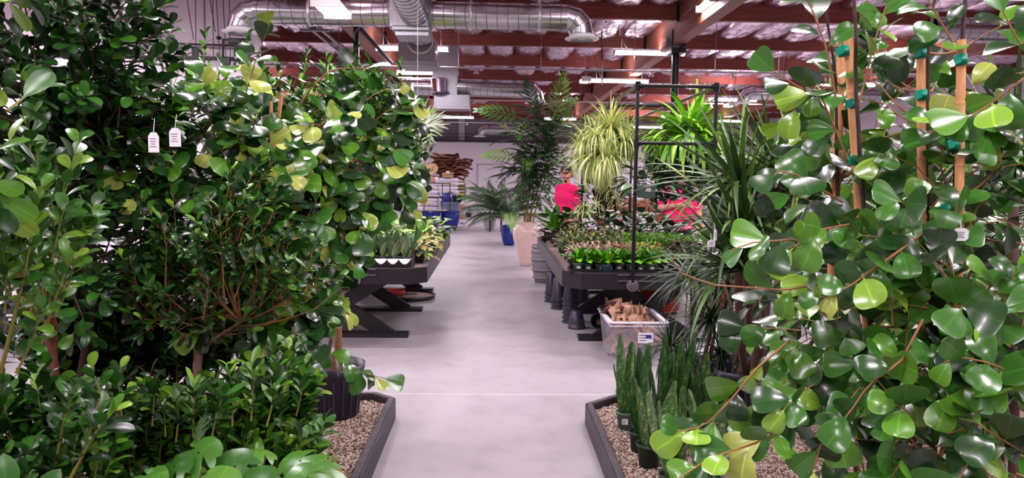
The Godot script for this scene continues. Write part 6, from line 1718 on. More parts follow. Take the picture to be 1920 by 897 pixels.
	for i in 44:
		var f := i / 44.0
		var p := q0 + Vector3(rr(-0.6, 0.35) * (1.0 - f * 0.6) + 0.1, -0.12 + f * 0.72, rr(-0.2, 0.2))
		var b := thing("bark_slab", "rough red-brown bark slab %s above the bags" % ["low in the heap", "in the middle of the heap", "near the top of the heap"][int(f * 3)], "bark", p, rr(-0.5, 0.5), "bark slabs")
		b.rotation.z = rr(-0.3, 0.3)
		b.rotation.x = rr(-0.2, 0.2)
		var sl := put("slab", slabs[i % 3], M.bark_slab, b)
		sl.scale = Vector3(rr(0.6, 0.95), rr(0.8, 1.2), rr(0.6, 1.2))
	for i in 7:
		var b := thing("bark_slab", "rough red-brown bark slab lying on the olive bags, %s from the left" % ORD[i], "bark", Vector3(-1.014, 1.684, -23) + Vector3(rr(-0.14, 0.1), 0.0 + i * 0.07, rr(-0.1, 0.1)), rr(-0.3, 0.3))
		var sl := put("slab", slabs[i % 3], M.bark_slab, b)
		sl.scale = Vector3(0.55, 1.0, 1.4)
	# hats
	t = thing("straw_hat", "wide tan straw hat tilted towards the aisle, on top of the white bags", "hat", Vector3(-1.998, 1.801, -22.3))
	t.rotation.x = 0.75
	hat(t, 0.275, M.straw)
	for q in [[0.0, "pale straw hat on top of two others, right of the wide tan hat"], [-0.055, "straw hat in the middle of the small stack of hats"], [-0.1, "lowest straw hat of the small stack"]]:
		t = thing("straw_hat", q[1], "hat", Vector3(-1.427, 1.659, -22.35) + Vector3(0, q[0], 0))
		hat(t, 0.19, M.pale_straw if q[0] == 0.0 else M.straw)
	# things at the right foot of the bag stack
	t = thing("dark_plant", "dark bristly wreath-like plant at the right foot of the bag stack", "plant", Vector3(-0.962, 0, -27.768))
	L = []
	tuft(L, Vector3(0, 0.1, 0), 60, "grass", [0.2, 0.35], [10, 110], [4.0, 1.0, 0.1])
	tuft(L, Vector3(0, 0.3, 0), 60, "grass", [0.2, 0.35], [10, 110], [4.0, 1.0, 0.1])
	set_leaves(t, "grass", L, 0)
	add_pot(t, 0.1, 0.13, 0.18, M.nursery_pot)
	t = thing("paper_bundle", "crumpled white and brown wrappings at the foot of the olive bags", "bundle", Vector3(-1.045, 0, -23.966))
	for i in 6:
		s = newst()
		crumple(s, Vector3(0, 0.12 + i * 0.11, 0) + rv() * 0.05, Vector3(0.14, 0.09, 0.12), i)
		obj("wrapping", s, [M.bag_white, M.paper, M.pale_pot][i % 3], t)
	# grey staghorn fern hung at the edge of the foliage
	t = thing("staghorn_fern", "pale grey staghorn fern with forked fronds at the edge of the left foliage", "fern", Vector3(-0.854, 2.131, -8))
	L = []
	for i in 17:
		var a := rr(-2.6, 0.9)
		L.append([Transform3D(leaf_basis(Vector3(cos(a), sin(a) * 0.8 + 0.45, rr(-0.1, 0.5)), Vector3(rr(-0.4, 0.4), 0.5, 0.8), rr(0.26, 0.38)), rv() * 0.03), pick([2.0, 4.0, 1.5]), rng.randi() % 2])
	set_leaves(t, "antler", L, 20, "frond")
	s = newst()
	sphere(s, Vector3(0, 0, -0.05), Vector3(0.12, 0.13, 0.06), 12, 7)
	obj("moss_ball", s, M.bark_dark, t)
	cord(Vector3(0, 0.1, -0.05), Vector3(0, 4.2 - t.position.y, -0.05), 0.004, M.wire, t, "hanger")
	# driftwood on a crate shelf behind the right table
	var cb := Vector3(2.1, 0, -10.95)
	t = thing("crate_stand", "reddish wooden crate stand holding driftwood, behind the right table", "crate", cb)
	for x in [-0.42, 0.42]:
		for z in [-0.22, 0.22]:
			s = newst()
			box(s, Vector3(x, 0.52, z), Vector3(0.06, 1.04, 0.06), 0.003)
			obj("post", s, M.glulam, t)
	for h in [0.3, 0.45, 0.62, 0.78, 0.94]:
		s = newst()
		box(s, Vector3(0, h, 0.255), Vector3(0.94, 0.1, 0.016), 0.002)
		obj("slat", s, M.joist, t)
	s = newst()
	box(s, Vector3(0, 1.05, 0), Vector3(0.96, 0.03, 0.5), 0.003)
	obj("top_board", s, M.glulam, t)
	for i in 14:
		var d := thing("driftwood", "twisted pale driftwood on the crate stand, %s layer, %s from the left" % [["lower", "upper"][i / 7], ORD[i % 7]], "wood", cb + Vector3(-0.36 + 0.12 * (i % 7), 1.1 + 0.1 * (i / 7), rr(-0.1, 0.2)), 0.0, "driftwood pieces")
		s = newst()
		var a := rv() * 0.2
		a.y *= 0.4
		tube(s, bez(-a, Vector3(rr(-0.1, 0.1), rr(0.02, 0.2), 0), a, 7), 0.035, 0.014, 8)
		tube(s, bez(Vector3.ZERO, Vector3(rr(-0.1, 0.1), 0.1, 0.05), rv() * 0.2 + Vector3(0, 0.1, 0), 5), 0.022, 0.006, 7)
		obj("branch", s, M.driftwood, d)
	# weathered barrel-like pot at the far corner of the right table
	t = thing("barrel_pot", "weathered grey banded barrel pot under the far corner of the right table", "pot", Vector3(0.78, 0, -10.75))
	s = newst()
	lathe(s, [Vector2(0, 0), Vector2(0.13, 0), Vector2(0.155, 0.15), Vector2(0.18, 0.3), Vector2(0.185, 0.45), Vector2(0.17, 0.56), Vector2(0.16, 0.56), Vector2(0.15, 0.5), Vector2(0, 0.5)], 26)
	obj("barrel_body", s, M.barrel, t)
	for h in [0.08, 0.2, 0.36, 0.48, 0.55]:
		s = newst()
		var r := 0.135 + 0.055 * sin(PI * clampf(h / 0.8, 0, 1))
		lathe(s, [Vector2(r - 0.01, h - 0.018), Vector2(r + 0.008, h - 0.016), Vector2(r + 0.01, h + 0.016), Vector2(r - 0.01, h + 0.018)], 26)
		obj("hoop", s, M.barrel, t)
	# greenery along the walls of the hall, behind both masses
	var pn := -1
	for q in [[-4.6, -6.5, 1.9], [-3.4, -8.0, 1.7], [-2.9, -11.2, 1.6], [4.6, -6.0, 1.5], [3.6, -8.0, 1.3], [5.6, -9.0, 1.6], [4.2, -11.0, 1.4], [3.2, -13.0, 1.3]]:
		var p := Vector3(q[0], 0, q[1])
		pn += 1
		t = thing("palm", "bushy palm standing far back %s, %s" % ["behind the left trees" if q[0] < 0 else "behind the right-hand plants", "%s in from the front" % ORD[pn]], "palm", p)
		L = []
		for c in 4:
			tuft(L, Vector3(rr(-0.3, 0.3), q[2] * rr(0.45, 0.85), rr(-0.3, 0.3)), 14, "frond", [0.6, 0.95], [5, 100], [3.0, 4.0, 1.5, 0.4])
		s = newst()
		for c in 6:
			tube(s, [Vector3(rr(-0.1, 0.1), 0.3, rr(-0.1, 0.1)), Vector3(rr(-0.3, 0.3), q[2] * 0.7, rr(-0.3, 0.3))], 0.016, 0.012, 7)
		obj("canes", s, M.twig_green, t)
		set_leaves(t, "frond", L, 0, "frond")
		add_pot(t, 0.2, 0.25, 0.4, M.nursery_pot)


func hat(t: Node3D, r: float, m: Material) -> void:
	var s := newst()
	lathe(s, [Vector2(r * 0.4, 0.0), Vector2(r * 0.8, 0.004), Vector2(r, 0.035), Vector2(r, 0.042), Vector2(r * 0.8, 0.014), Vector2(r * 0.43, 0.012)], 28)
	obj("brim", s, m, t)
	s = newst()
	lathe(s, [Vector2(r * 0.43, 0.01), Vector2(r * 0.4, r * 0.4), Vector2(r * 0.3, r * 0.56), Vector2(r * 0.12, r * 0.5), Vector2(0, r * 0.46)], 24, Vector3.ZERO, Basis.from_scale(Vector3(0.85, 1, 1.1)))
	obj("crown", s, m, t)
	s = newst()
	lathe(s, [Vector2(r * 0.445, 0.015), Vector2(r * 0.435, 0.05)], 24, Vector3.ZERO, Basis.from_scale(Vector3(0.85, 1, 1.1)))
	obj("hat_band", s, M.bark_tan, t)


func crumple(s: SurfaceTool, c: Vector3, size: Vector3, sd: int) -> void:
	var n := FastNoiseLite.new()
	n.seed = sd
	n.frequency = 1.6
	flat(s)
	var g := []
	for i in 7:
		var r := []
		for k in 10:
			var a := -PI / 2 + PI * i / 6.0
			var v := Vector3(cos(a) * cos(TAU * k / 10), sin(a), cos(a) * sin(TAU * k / 10))
			r.append(c + v * size * (1.0 + 0.55 * n.get_noise_3dv(v * 1.7)))
		g.append(r)
	for i in 6:
		for k in 10:
			quad(s, g[i][(k + 1) % 10], g[i][k], g[i + 1][k], g[i + 1][(k + 1) % 10])


# a crumpled sheet
func sheet(s: SurfaceTool, xf: Transform3D, w: float, sd: int) -> void:
	var n := FastNoiseLite.new()
	n.seed = sd
	n.frequency = 1.3
	n.fractal_octaves = 2
	s.set_smooth_group(0)
	var g := []
	for i in 12:
		var r := []
		for j in 12:
			var u := i / 11.0 - 0.5
			var v := j / 11.0 - 0.5
			r.append(xf * (Vector3(u, 0.42 * n.get_noise_2d(u * 2.2, v * 2.2) + 0.22 * absf(n.get_noise_2d(u * 5.0 + 9.0, v * 5.0)), v) * w + Vector3(n.get_noise_2d(v * 4.0, u), 0, n.get_noise_2d(u * 4.0, 7.0 + v)) * w * 0.2))
		g.append(r)
	for i in 11:
		for j in 11:
			quad(s, g[i][j], g[i][j + 1], g[i + 1][j + 1], g[i + 1][j])
			quad(s, g[i][j] + Vector3(0, -0.001, 0), g[i + 1][j] + Vector3(0, -0.001, 0), g[i + 1][j + 1] + Vector3(0, -0.001, 0), g[i][j + 1] + Vector3(0, -0.001, 0))


# a filled sack: flat pillow with soft edges
func pillow(w: float, h: float, d: float) -> ArrayMesh:
	var s := newst()
	s.set_smooth_group(0)
	var n := FastNoiseLite.new()
	n.seed = 3
	n.frequency = 4.0
	var top := []
	var bot := []
	for i in 11:
		var a := []
		var b := []
		for j in 9:
			var u := i / 10.0 * 2 - 1
			var v := j / 8.0 * 2 - 1
			var e := pow(maxf(0.0, 1 - pow(absf(u), 9)), 0.34) * pow(maxf(0.0, 1 - pow(absf(v), 7)), 0.4)
			var nn := 0.02 * n.get_noise_2d(u, v) * e
			a.append(Vector3(u * w / 2, h * 0.5 + h * 0.5 * e + nn, v * d / 2))
			b.append(Vector3(u * w / 2, h * 0.5 - h * 0.48 * e + nn * 0.5, v * d / 2))
		top.append(a)
		bot.append(b)
	for i in 10:
		for j in 8:
			quad(s, top[i][j], top[i][j + 1], top[i + 1][j + 1], top[i + 1][j])
			quad(s, bot[i][j], bot[i + 1][j], bot[i + 1][j + 1], bot[i][j + 1])
	s.generate_normals()
	return s.commit()


# ---------- low things under and beside the tables ----------
func make_small() -> void:
	rng.seed = 808
	# stacks of upturned nursery pots
	for q in [[Vector3(0.762, 0, -9.05), 0.08, 3, "upturned black pot stack nearest the far end under the right table"], [Vector3(0.815, 0, -8.568), 0.09, 3, "upturned black pot stack second along the aisle side of the right table"], [Vector3(1.118, 0, -8.688), 0.085, 4, "upturned black pot stack deeper under the right table, behind the ringed stack"], [Vector3(0.869, 0, -7.739), 0.085, 6, "tall ringed stack of upturned black pots at the near corner of the right table"]]:
		var t := thing("pot_stack", q[3], "pot", q[0])
		var n: int = q[2]
		var gap := 0.052
		for i in n:
			var s := newst()
			var r: float = q[1]
			var ph := 0.27 if n < 6 else 0.2
			lathe(s, [Vector2(r, i * gap), Vector2(r + 0.009, i * gap), Vector2(r + 0.009, i * gap + 0.012), Vector2(r - 0.004, i * gap + 0.013)], 20, Vector3.ZERO, Basis(), false)
			lathe(s, [Vector2(r - 0.004, i * gap + 0.013), Vector2(r * 0.7, i * gap + ph), Vector2(r * 0.64, i * gap + ph + 0.006), Vector2(0, i * gap + ph + 0.006)], 20)
			for k in (8 if i == n - 1 else 0):
				var an := TAU * k / 8
				bar(s, Vector3(cos(an) * (r - 0.006), i * gap + 0.02, sin(an) * (r - 0.006)), Vector3(cos(an) * (r * 0.71), i * gap + ph * 0.97, sin(an) * (r * 0.71)), 0.01, 0.005, 0.001, Vector3(cos(an), 0, sin(an)))
			obj("nested_pot", s, M.nursery_pot, t)
	var t := thing("nursery_pot", "single upturned black nursery pot standing in front of the ringed stack", "pot", Vector3(0.905, 0, -7.435))
	var s := newst()
	lathe(s, [Vector2(0.092, 0), Vector2(0.094, 0.03), Vector2(0.088, 0.035), Vector2(0.085, 0.07), Vector2(0.058, 0.185), Vector2(0.05, 0.19), Vector2(0, 0.19)], 24)
	obj("pot", s, M.nursery_pot, t)
	t = thing("nursery_pot", "black nursery pot lying on its side, left of the clear tub", "pot", Vector3(1.136, 0, -7.416) + Vector3(0, 0.085, 0))
	s = newst()
	var lb := Basis(Vector3.RIGHT, PI / 2 - 0.06) * Basis(Vector3.BACK, 0.0)
	lathe(s, [Vector2(0, -0.17), Vector2(0.062, -0.17), Vector2(0.08, -0.01), Vector2(0.086, 0), Vector2(0.078, 0), Vector2(0.07, -0.02), Vector2(0.056, -0.15), Vector2(0, -0.15)], 24, Vector3.ZERO, lb)
	obj("pot", s, M.nursery_pot, t)
	s = newst()
	crumple(s, Vector3(0.02, -0.03, -0.06), Vector3(0.04, 0.03, 0.06), 4)
	obj("paper_scrap", s, M.paper, t)
	# clear tub with paper
	var a := Vector3(1.01, 0, -5.9)
	t = thing("plastic_tub", "clear plastic storage tub full of crumpled brown paper, before the right table", "tub", a + Vector3(0.24, 0, -0.33))
	s = newst()
	var w := 0.24
	var d := 0.33
	var lo := [Vector3(-w + 0.04, 0.01, d - 0.04), Vector3(w - 0.04, 0.01, d - 0.04), Vector3(w - 0.04, 0.01, -d + 0.04), Vector3(-w + 0.04, 0.01, -d + 0.04)]
	var hi := [Vector3(-w, 0.38, d), Vector3(w, 0.38, d), Vector3(w, 0.38, -d), Vector3(-w, 0.38, -d)]
	flat(s)
	for i in 4:
		quad(s, lo[i], lo[(i + 1) % 4], hi[(i + 1) % 4], hi[i])
	quad(s, lo[3], lo[2], lo[1], lo[0])
	obj("tub_wall", s, M.clear_tub, t)
	s = newst()
	for i in 4:
		bar(s, hi[i] + Vector3(0, 0.0, 0), hi[(i + 1) % 4], 0.04, 0.014, 0.004)
		bar(s, hi[i] + Vector3(0, -0.03, 0), hi[(i + 1) % 4] + Vector3(0, -0.03, 0), 0.016, 0.012, 0.003)
	obj("rim", s, M.tub_rim, t)
	label_on(t, Vector3(0.06, 0.25, d - 0.004), 0.13, 0.09, 0.0, 0.0)
	s = newst()
	box(s, Vector3(0.085, 0.26, d - 0.0015), Vector3(0.05, 0.03, 0.002))
	obj("blue_mark", s, M.can_blue, t)
	var pp := thing("paper_heap", "crumpled sheets of brown packing paper in the clear tub", "paper", a + Vector3(0.24, 0.02, -0.33))
	for i in 22:
		s = newst()
		sheet(s, Transform3D(Basis.from_euler(Vector3(rr(-0.9, 0.9), rr(0, TAU), rr(-1.1, 1.1))), Vector3(rr(-0.1, 0.14), 0.08 + 0.32 * (i / 22.0), rr(-0.24, 0.22))), rr(0.2, 0.34), i + 20)
		obj("sheet", s, M.paper, pp)
	var ld := thing("plank", "dark board leaning in the left end of the clear tub", "board", a + Vector3(0.08, 0.3, -0.3), 0.25)
	s = newst()
	box(s, Vector3(0, 0.06, 0), Vector3(0.1, 0.025, 0.5), 0.003, Basis(Vector3.RIGHT, 0.25))
	obj("board", s, M.table_wood, ld)
	# round tray with a saucer under the left table
	t = thing("round_tray", "large round copper-coloured tray with a dark rim on the floor under the left table", "tray", Vector3(-1.074, 0, -9.242))
	s = newst()
	lathe(s, [Vector2(0, 0.03), Vector2(0.318, 0.03)], 40, Vector3(0, 0.002, 0), Basis.from_scale(Vector3(1, 1, 1)))
	lathe(s, [Vector2(0.318, 0.032), Vector2(0, 0.034)], 40)
	obj("tray_floor", s, M.copper_tray, t)
	s = newst()
	lathe(s, [Vector2(0, 0), Vector2(0.32, 0), Vector2(0.335, 0.05), Vector2(0.32, 0.055), Vector2(0.312, 0.034)], 40)
	obj("rim", s, M.black, t)
	t = thing("saucer", "red terracotta saucer standing on the round copper tray", "saucer", Vector3(-1.287, 0, -9.315) + Vector3(0, 0.036, 0))
	s = newst()
	lathe(s, [Vector2(0, 0), Vector2(0.115, 0), Vector2(0.14, 0.055), Vector2(0.13, 0.055), Vector2(0.112, 0.012), Vector2(0, 0.012)], 30)
	obj("dish", s, M.terracotta, t)
	t = thing("secateurs", "small pair of dark pruning shears lying on the round copper tray", "shears", Vector3(-1.063, 0, -9.326) + Vector3(0, 0.04, 0))
	s = newst()
	for k in [-1.0, 1.0]:
		tube(s, [Vector3(-0.09, 0, k * 0.02), Vector3(0, 0.004, 0), Vector3(0.07, 0, -k * 0.03)], 0.007, 0.004, 6)
	obj("blades", s, M.black, t)
	# terracotta under the right table
	for q in [[Vector3(2.015, 0, -8.411), "stack of orange terracotta saucers under the right table, left"], [Vector3(2.588, 0, -8.268), "stack of orange terracotta saucers under the right table, behind the dragon trees"]]:
		t = thing("saucer_stack", q[1], "saucer", q[0])
		for i in 8:
			s = newst()
			lathe(s, [Vector2(0, 0), Vector2(0.2, 0), Vector2(0.24, 0.05), Vector2(0.225, 0.05), Vector2(0.195, 0.01), Vector2(0, 0.01)], 26, Vector3(0, i * 0.035, 0))
			obj("saucer", s, M.terracotta, t)


# ---------- people ----------
# meshes the smooth union of tapered capsules: bones are [a, b, ra, rb]
func flesh(bones: Array, k: float, cell: float, cut_lo := -1e9) -> ArrayMesh:
	var lo := Vector3.ONE * 1e9
	var hi := -lo
	for b in bones:
		var r: float = maxf(b[2], b[3]) + k + cell * 2.0
		for p in [b[0], b[1]]:
			lo = lo.min(p - Vector3.ONE * r)
			hi = hi.max(p + Vector3.ONE * r)
	var n := Vector3i(((hi - lo) / cell).ceil()) + Vector3i.ONE * 2
	var f := PackedFloat32Array()
	f.resize(n.x * n.y * n.z)
	f.fill(1.0)
	for b in bones:
		var a: Vector3 = b[0]
		var d: Vector3 = b[1] - a
		var dd := maxf(d.length_squared(), 1e-9)
		var r: float = maxf(b[2], b[3]) + k + cell * 2.0
		var mn := Vector3i(((a.min(b[1]) - Vector3.ONE * r - lo) / cell).floor()).max(Vector3i.ZERO)
		var mx := Vector3i(((a.max(b[1]) + Vector3.ONE * r - lo) / cell).ceil()).min(n - Vector3i.ONE)
		var r0: float = b[2]
		var dr: float = b[3] - b[2]
		for z in range(mn.z, mx.z + 1):
			for y in range(mn.y, mx.y + 1):
				var at := (z * n.y + y) * n.x
				for x in range(mn.x, mx.x + 1):
					var p := lo + Vector3(x, y, z) * cell - a
					var t := clampf(p.dot(d) / dd, 0.0, 1.0)
					var v := (p - d * t).length() - r0 - dr * t
					var o := f[at + x]
					var h := maxf(k - absf(o - v), 0.0) / k
					f[at + x] = minf(o, v) - h * h * k * 0.25
	if cut_lo > -1e8:
		for z in n.z:
			for y in n.y:
				var yy := lo.y + y * cell
				for x in n.x:
					var i := (z * n.y + y) * n.x + x
					f[i] = maxf(f[i], cut_lo - yy)
	var vid := {}
	var vs := PackedVector3Array()
	var ns := PackedVector3Array()
	var idx := PackedInt32Array()
	var st := [1, n.x, n.x * n.y]
	var corner := []
	for c in 8:
		corner.append((c & 1) + ((c >> 1) & 1) * n.x + ((c >> 2) & 1) * n.x * n.y)
	for z in n.z - 1:
		for y in n.y - 1:
			for x in n.x - 1:
				var i := (z * n.y + y) * n.x + x
				var neg := 0
				for c in 8:
					if f[i + corner[c]] < 0.0:
						neg += 1
				if neg == 0 or neg == 8:
					continue
				var sum := Vector3.ZERO
				var cnt := 0
				for c in 8:
					for ax in 3:
						if c & (1 << ax):
							continue
						var v0 := f[i + corner[c]]
						var v1 := f[i + corner[c | (1 << ax)]]
						if (v0 < 0.0) == (v1 < 0.0):
							continue
						var p := Vector3(c & 1, (c >> 1) & 1, (c >> 2) & 1)
						p[ax] = v0 / (v0 - v1)
						sum += p
						cnt += 1
				vid[i] = vs.size()
				vs.append(lo + (Vector3(x, y, z) + sum / cnt) * cell)
				var g := Vector3.ZERO
				for ax in 3:
					for c in 8:
						g[ax] += f[i + corner[c]] * (1.0 if c & (1 << ax) else -1.0)
				ns.append(g.normalized())
	for i in vid.keys():
		for ax in 3:
			var i2: int = i + st[ax]
			if i2 >= f.size() or (f[i] < 0.0) == (f[i2] < 0.0):
				continue
			var u: int = st[(ax + 1) % 3]
			var w: int = st[(ax + 2) % 3]
			var q := [i - u - w, i - w, i, i - u]
			if not (vid.has(q[0]) and vid.has(q[1]) and vid.has(q[3])):
				continue
			if f[i] < 0.0:
				q.reverse()
			for j in [0, 1, 2, 0, 2, 3]:
				idx.append(vid[q[j]])
	var arr := []
	arr.resize(Mesh.ARRAY_MAX)
	arr[Mesh.ARRAY_VERTEX] = vs
	arr[Mesh.ARRAY_NORMAL] = ns
	arr[Mesh.ARRAY_INDEX] = idx
	var m := ArrayMesh.new()
	m.add_surface_from_arrays(Mesh.PRIMITIVE_TRIANGLES, arr)
	return m


# a hand: palm towards pn, fingers along d, thumb side th
func hand_bones(w: Vector3, d: Vector3, th: Vector3, curl: float) -> Array:
	var pn := d.cross(th).normalized()
	var b := []
	for i in 4:
		var off := th * (0.03 - i * 0.02)
		var k := w + d * 0.085 + off
		b.append([w + off * 0.6 + d * 0.015, k, 0.014, 0.012])
		var len: float = [0.068, 0.076, 0.07, 0.055][i]
		var p := k
		var dir := d
		for j in 3:
			dir = (dir + pn * curl * (0.5 + 0.25 * j)).normalized()
			var q: Vector3 = p + dir * len * [0.45, 0.32, 0.25][j]
			b.append([p, q, 0.0095 - j * 0.0008, 0.0088 - j * 0.001])
			p = q
	var tb := w + d * 0.025 + th * 0.025
	var tm := tb + (d * 0.6 + th * 0.75).normalized() * 0.045
	b.append([w + d * 0.01 + th * 0.01, tb, 0.016, 0.014])
	b.append([tb, tm, 0.0125, 0.011])
	b.append([tm, tm + (d * 0.9 + th * 0.25 + pn * curl * 0.6).normalized() * 0.034, 0.0105, 0.009])
	return b


# arms: [elbow, wrist, hand direction, thumb side, curl] for the left (+x) and the right (-x); built facing +z
func person(label: String, at: Vector3, turn: float, arms: Array, head_turn: float, stout: float, cap: bool) -> void:
	var t := thing("person", label, "person", at, turn)
	var S := [Vector3(0.185, 1.415, 0), Vector3(-0.185, 1.415, 0)]
	var torso := [
		[Vector3(-0.09, 0.96, 0), Vector3(0.09, 0.96, 0), 0.115, 0.115], [Vector3(-0.075 * stout, 1.1, 0.01 * stout), Vector3(0.075 * stout, 1.1, 0.01 * stout), 0.115 * stout, 0.115 * stout],
		[Vector3(-0.1, 1.27, 0.0), Vector3(0.1, 1.27, 0.0), 0.122, 0.122], [Vector3(-0.15, 1.41, -0.01), Vector3(0.15, 1.41, -0.01), 0.066, 0.066], [Vector3(0, 1.32, 0.0), Vector3(0, 1.47, -0.01), 0.1, 0.06]]
	var legs := []
	for x in [-1.0, 1.0]:
		legs += [[Vector3(x * 0.1, 0.93, 0), Vector3(x * 0.11, 0.5, 0.015), 0.092, 0.06], [Vector3(x * 0.11, 0.5, 0.015), Vector3(x * 0.115, 0.1, -0.02), 0.057, 0.04], [Vector3(x * 0.115, 0.05, -0.05), Vector3(x * 0.125, 0.035, 0.13), 0.042, 0.034]]
	var arm := []
	var sleeves := []
	for i in 2:
		var q: Array = arms[i]
		arm += [[S[i], q[0], 0.055, 0.042], [q[0], q[1], 0.042, 0.027], [q[1], q[1] + q[2] * 0.03, 0.026, 0.024]]
		sleeves += [[S[i], S[i].lerp(q[0], 0.72), 0.066, 0.07]]
	var neck := [[Vector3(0, 1.44, -0.012), Vector3(0, 1.56, 0.005), 0.056, 0.052]]
	var st := newst()
	st.append_from(flesh(torso + legs + arm + neck, 0.05, 0.016), 0, Transform3D())
	var hb := Basis(Vector3.UP, head_turn)
	var hc := Vector3(0, 1.645, 0.015)
	var head := [[Vector3(0, 0.03, -0.025), Vector3(0, 0.03, 0.015), 0.083, 0.08], [Vector3(0, -0.04, 0.02), Vector3(0, -0.085, 0.05), 0.062, 0.036], [Vector3(0, -0.12, -0.025), Vector3(0, -0.02, -0.02), 0.05, 0.055], [Vector3(0, 0.012, 0.093), Vector3(0, -0.03, 0.112), 0.009, 0.015], [Vector3(-0.018, -0.034, 0.096), Vector3(0.018, -0.034, 0.096), 0.009, 0.009], [Vector3(-0.04, 0.03, 0.082), Vector3(0.04, 0.03, 0.082), 0.011, 0.011], [Vector3(-0.02, -0.066, 0.085), Vector3(0.02, -0.066, 0.085), 0.011, 0.011]]
	for x in [-1.0, 1.0]:
		head.append([Vector3(x * 0.082, 0.02, -0.005), Vector3(x * 0.08, -0.025, 0.005), 0.014, 0.01])
		head.append([Vector3(x * 0.045, -0.02, 0.06), Vector3(x * 0.035, -0.03, 0.07), 0.025, 0.02])
	st.append_from(flesh(head, 0.02, 0.0055), 0, Transform3D(hb, hc))
	for i in 2:
		st.append_from(flesh(hand_bones(arms[i][1], arms[i][2].normalized(), arms[i][3].normalized(), arms[i][4]), 0.008, 0.0045), 0, Transform3D())
	put("body", st.commit(), M.skin, t)
	var grow_by := func(bs: Array, r: float) -> Array:
		return bs.map(func(b): return [b[0], b[1], b[2] + r, b[3] + r])
	put("shirt", flesh(grow_by.call(torso, 0.016) + sleeves, 0.05, 0.016, 0.88), M.pink_shirt, t)
	var pel := [torso[0], [Vector3(-0.08, 1.02, 0), Vector3(0.08, 1.02, 0), 0.11, 0.11]]
	put("trousers", flesh(grow_by.call(pel.slice(0, 1) + [legs[0], legs[1], legs[3], legs[4]], 0.012), 0.03, 0.018), M.trousers, t)
	put("shoes", flesh(grow_by.call([legs[2], legs[5]], 0.01), 0.02, 0.012), M.shoe, t)
	var fx := func(p: Vector3) -> Vector3: return hc + hb * p
	var s := newst()
	for x in [-1.0, 1.0]:
		sphere(s, fx.call(Vector3(x * 0.032, 0.012, 0.083)), Vector3(0.0125, 0.008, 0.009), 10, 6)
	obj("eyes", s, M.eye_white, t)
	s = newst()
	for x in [-1.0, 1.0]:
		sphere(s, fx.call(Vector3(x * 0.032, 0.012, 0.09)), Vector3(0.0062, 0.0065, 0.004), 8, 5)
		box(s, fx.call(Vector3(x * 0.034, 0.035, 0.092)), Vector3(0.034, 0.007, 0.008), 0.002, hb * Basis(Vector3.BACK, -x * 0.12))
	obj("brows_and_pupils", s, M.hair, t)
	s = newst()
	sphere(s, fx.call(Vector3(0, -0.064, 0.096)), Vector3(0.023, 0.006, 0.006), 10, 5)
	obj("mouth", s, M.lips, t)
	put("hair", flesh([[fx.call(Vector3(0, 0.045, -0.035)), fx.call(Vector3(0, 0.05, -0.005)), 0.085, 0.08], [fx.call(Vector3(-0.05, 0.0, -0.05)), fx.call(Vector3(0.05, 0.0, -0.05)), 0.05, 0.05]], 0.02, 0.008), M.hair, t)
	if cap:
		put("beard", flesh([[fx.call(Vector3(-0.03, -0.05, 0.092)), fx.call(Vector3(0.03, -0.05, 0.092)), 0.009, 0.009], [fx.call(Vector3(0, -0.095, 0.082)), fx.call(Vector3(0, -0.112, 0.076)), 0.02, 0.014]], 0.01, 0.005), M.hair, t)
		s = newst()
		lathe(s, [Vector2(0.097, 0.0), Vector2(0.1, 0.03), Vector2(0.085, 0.075), Vector2(0.05, 0.1), Vector2(0, 0.106)], 22, fx.call(Vector3(0, 0.045, -0.012)), hb)
		obj("cap", s, M.cap_cloth, t)
		s = newst()
		var rim := []
		for i in 11:
			var a := PI * i / 10.0
			rim.append([Vector3(cos(a) * 0.092, 0.052, -0.012 + sin(a) * 0.09), Vector3(cos(a) * 0.088, 0.038, -0.012 + sin(a) * 0.175)])
		flat(s)
		for i in 10:
			var q := [fx.call(rim[i][0]), fx.call(rim[i][1]), fx.call(rim[i + 1][1]), fx.call(rim[i + 1][0])]
			quad(s, q[0], q[3], q[2], q[1])
			var dn := Vector3(0, -0.005, 0)
			quad(s, q[0] + dn, q[1] + dn, q[2] + dn, q[3] + dn)
			quad(s, q[1], q[2], q[2] + dn, q[1] + dn)
		obj("cap_peak", s, M.cap_cloth, t)
	else:
		s = newst()
		tube(s, [Vector3(-0.07, 1.5, 0.04), Vector3(-0.055, 1.4, 0.125), Vector3(-0.02, 1.32, 0.15)], 0.008, 0.008, 6)
		tube(s, [Vector3(0.07, 1.5, 0.04), Vector3(0.055, 1.4, 0.125), Vector3(-0.01, 1.32, 0.15)], 0.008, 0.008, 6)
		obj("lanyard", s, M.white_plastic, t)


